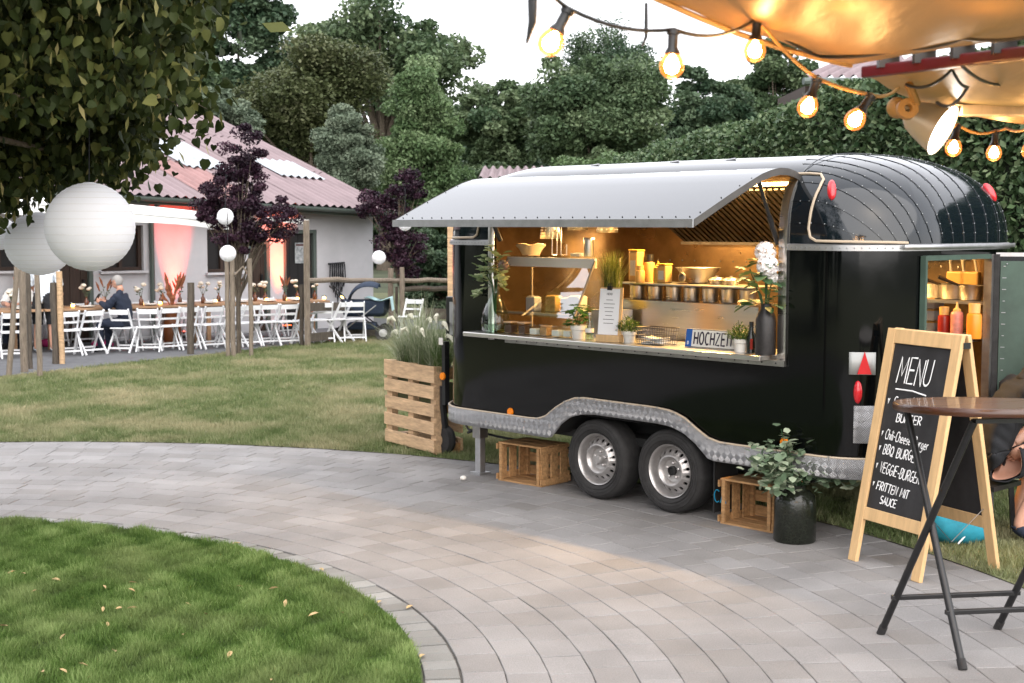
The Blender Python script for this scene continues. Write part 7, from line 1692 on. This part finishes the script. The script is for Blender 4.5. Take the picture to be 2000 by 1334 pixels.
tops = [bulb(1075, 85, 25.5, 28, 'leftmost glowing bulb against the sky, tilted'), bulb(1312, 130, 24, 2, 'glowing bulb hanging straight before the trees'), bulb(1474, 100, 21.5, 4, 'glowing bulb at the sagging canopy corner'),
        bulb(1577, 210, 20, 18, 'glowing bulb before the hedge under the canopy tip'), bulb(1669, 235, 20, 34, 'glowing bulb before the hedge, tilted, right of the tip'), bulb(1862, 290, 16, 8, 'small glowing bulb right of the clamp lamp'), bulb(1941, 300, 15, 3, 'small glowing bulb near the right edge'), bulb(2012, 296, 16, 0, 'glowing bulb cut by the right edge')]
up_ = [bulb(x, y, r_, 5, 'bulb of the same string up under the canopy, '+lb) for x, y, r_, lb in ((1560, -60, 24, 'first from the left'), (1655, -55, 23, 'second from the left'), (1835, -40, 26, 'third from the left'), (1945, -70, 24, 'fourth from the left'))][0:]
def cable(ps, label, sag=.05, col=None):
    P = []
    for a, b in zip(ps[:-1], ps[1:]):
        for t in np.linspace(0, 1, 9)[:-1]: P.append(a.lerp(b, t)-ZZ*sag*4*t*(1-t)*(b-a).length)
    P.append(ps[-1]); o = MB().tube(P, .005, 6).build('light_cable', col or M['black_metal'], smooth=True); tag(o, label, 'cable', 'cables of the fairy lights')
M['tan_cable'] = mat('tan_cable', (.30, .17, .05), .6)
cable([at(1040, -60, 3.05), tops[0], tops[1], tops[2]], 'thin light cable across the sky to the canopy corner', .06)
cable([tops[2], tops[3], tops[4], at(1755, 172, 4.3)], 'tan light cable from the canopy corner down before the hedge', .04, M['tan_cable'])
cable([at(1800, 235, 4.6), tops[5], tops[6], at(1965, 250, 5.3), tops[7], at(2060, 240, 5.0)], 'tan light cable at the right before the hedge', .05, M['tan_cable'])
cable([up_[0], up_[1], up_[2], up_[3], at(2080, -40, 3.2)], 'light cable under the canopy above the view', .04)
cable([at(1480, 35, 3.9), at(1600, 110, 4.05), at(1760, 95, 3.9), at(1880, 75, 3.7), at(2060, 60, 3.4)], 'dark cable slung above the red beam', .04)
cable([at(1770, 165, 4.35), at(1860, 135, 4.1), at(1890, 170, 4.2), at(1830, 200, 4.5)], 'dark looped cable hanging below the red beam', .10)
cable([at(1880, 130, 3.9), at(1960, 165, 4.2), at(2060, 190, 4.4)], 'dark cable crossing the rear canopy sheet', .04)
# dark ribbon ends hanging at the upper left of the canopy
for px, py, D, l, w_, lb in ((1040, -20, 3.0, .11, .022, 'dark cord end hanging at the top left of the bulbs'), (1262, 45, 4.4, .07, .012, 'dark unlit socket hanging between the first two bulbs')):
    p = at(px, py, D); o = MB().tube([p+ZZ*.06, p, p-ZZ*l*.6, p-ZZ*l-Vector((.012, 0, 0))], [w_*.4, w_*.5, w_*.42, .003], 8).build('empty_socket', M['black_metal'], smooth=True); tag(o, lb, 'socket')
# clamp lamp
lc = at(1842, 255, 4.55); cl_ = empty('clamp_lamp', lc); tag(cl_, 'bright round clamp lamp hanging below the red beam', 'lamp')
dirn = Vector((-.62, -.58, -.55)).normalized()
dirn = Vector((.73, -.50, -.46)).normalized(); qm = dirn.to_track_quat('Z', 'Y').to_matrix()
MB().lathe([(.0, -.13), (.03, -.13), (.048, -.11), (.066, -.06), (.083, -.0), (.086, .0)], 30, m=qm).build('reflector', mat('lamp_shade', (.5, .42, .3), .35, .4), cl_, smooth=True, ang=60)
MB().lathe([(0, -.004), (.081, -.004)], 30, m=qm).build('lit_diffuser', mat('lit_disc', (1, 1, 1), .5, emit=(1, .90, .78), estr=12), cl_)
MB().ball(-dirn*.17, .035, 10, 8).build('ball_joint', M['tan_cable'], cl_, smooth=True); MB().tube([-dirn*.17, at(1790, 200, 4.4)-lc, at(1775, 165, 4.35)-lc], .014, 8).build('arm', M['tan_cable'], cl_, smooth=True); MB().lathe([(.012, -.012), (.032, -.012), (.032, .012), (.012, .012)], 16, at(1772, 213, 4.4)-lc, Matrix.Rotation(R(80), 3, 'X')).build('clamp_knob', M['tan_cable'], cl_, smooth=True)
ls_ = bpy.data.lights.new('lamp_beam', 'SPOT'); ls_.energy = 14; ls_.color = (1, .82, .6); ls_.spot_size = R(120); ls_.spot_blend = .6; ls_.shadow_soft_size = .09
lo = bpy.data.objects.new('lamp_beam', ls_); C.objects.link(lo); lo.parent = cl_; lo.location = dirn*.01; lo.rotation_euler = (-dirn).to_track_quat('Z', 'Y').to_euler()
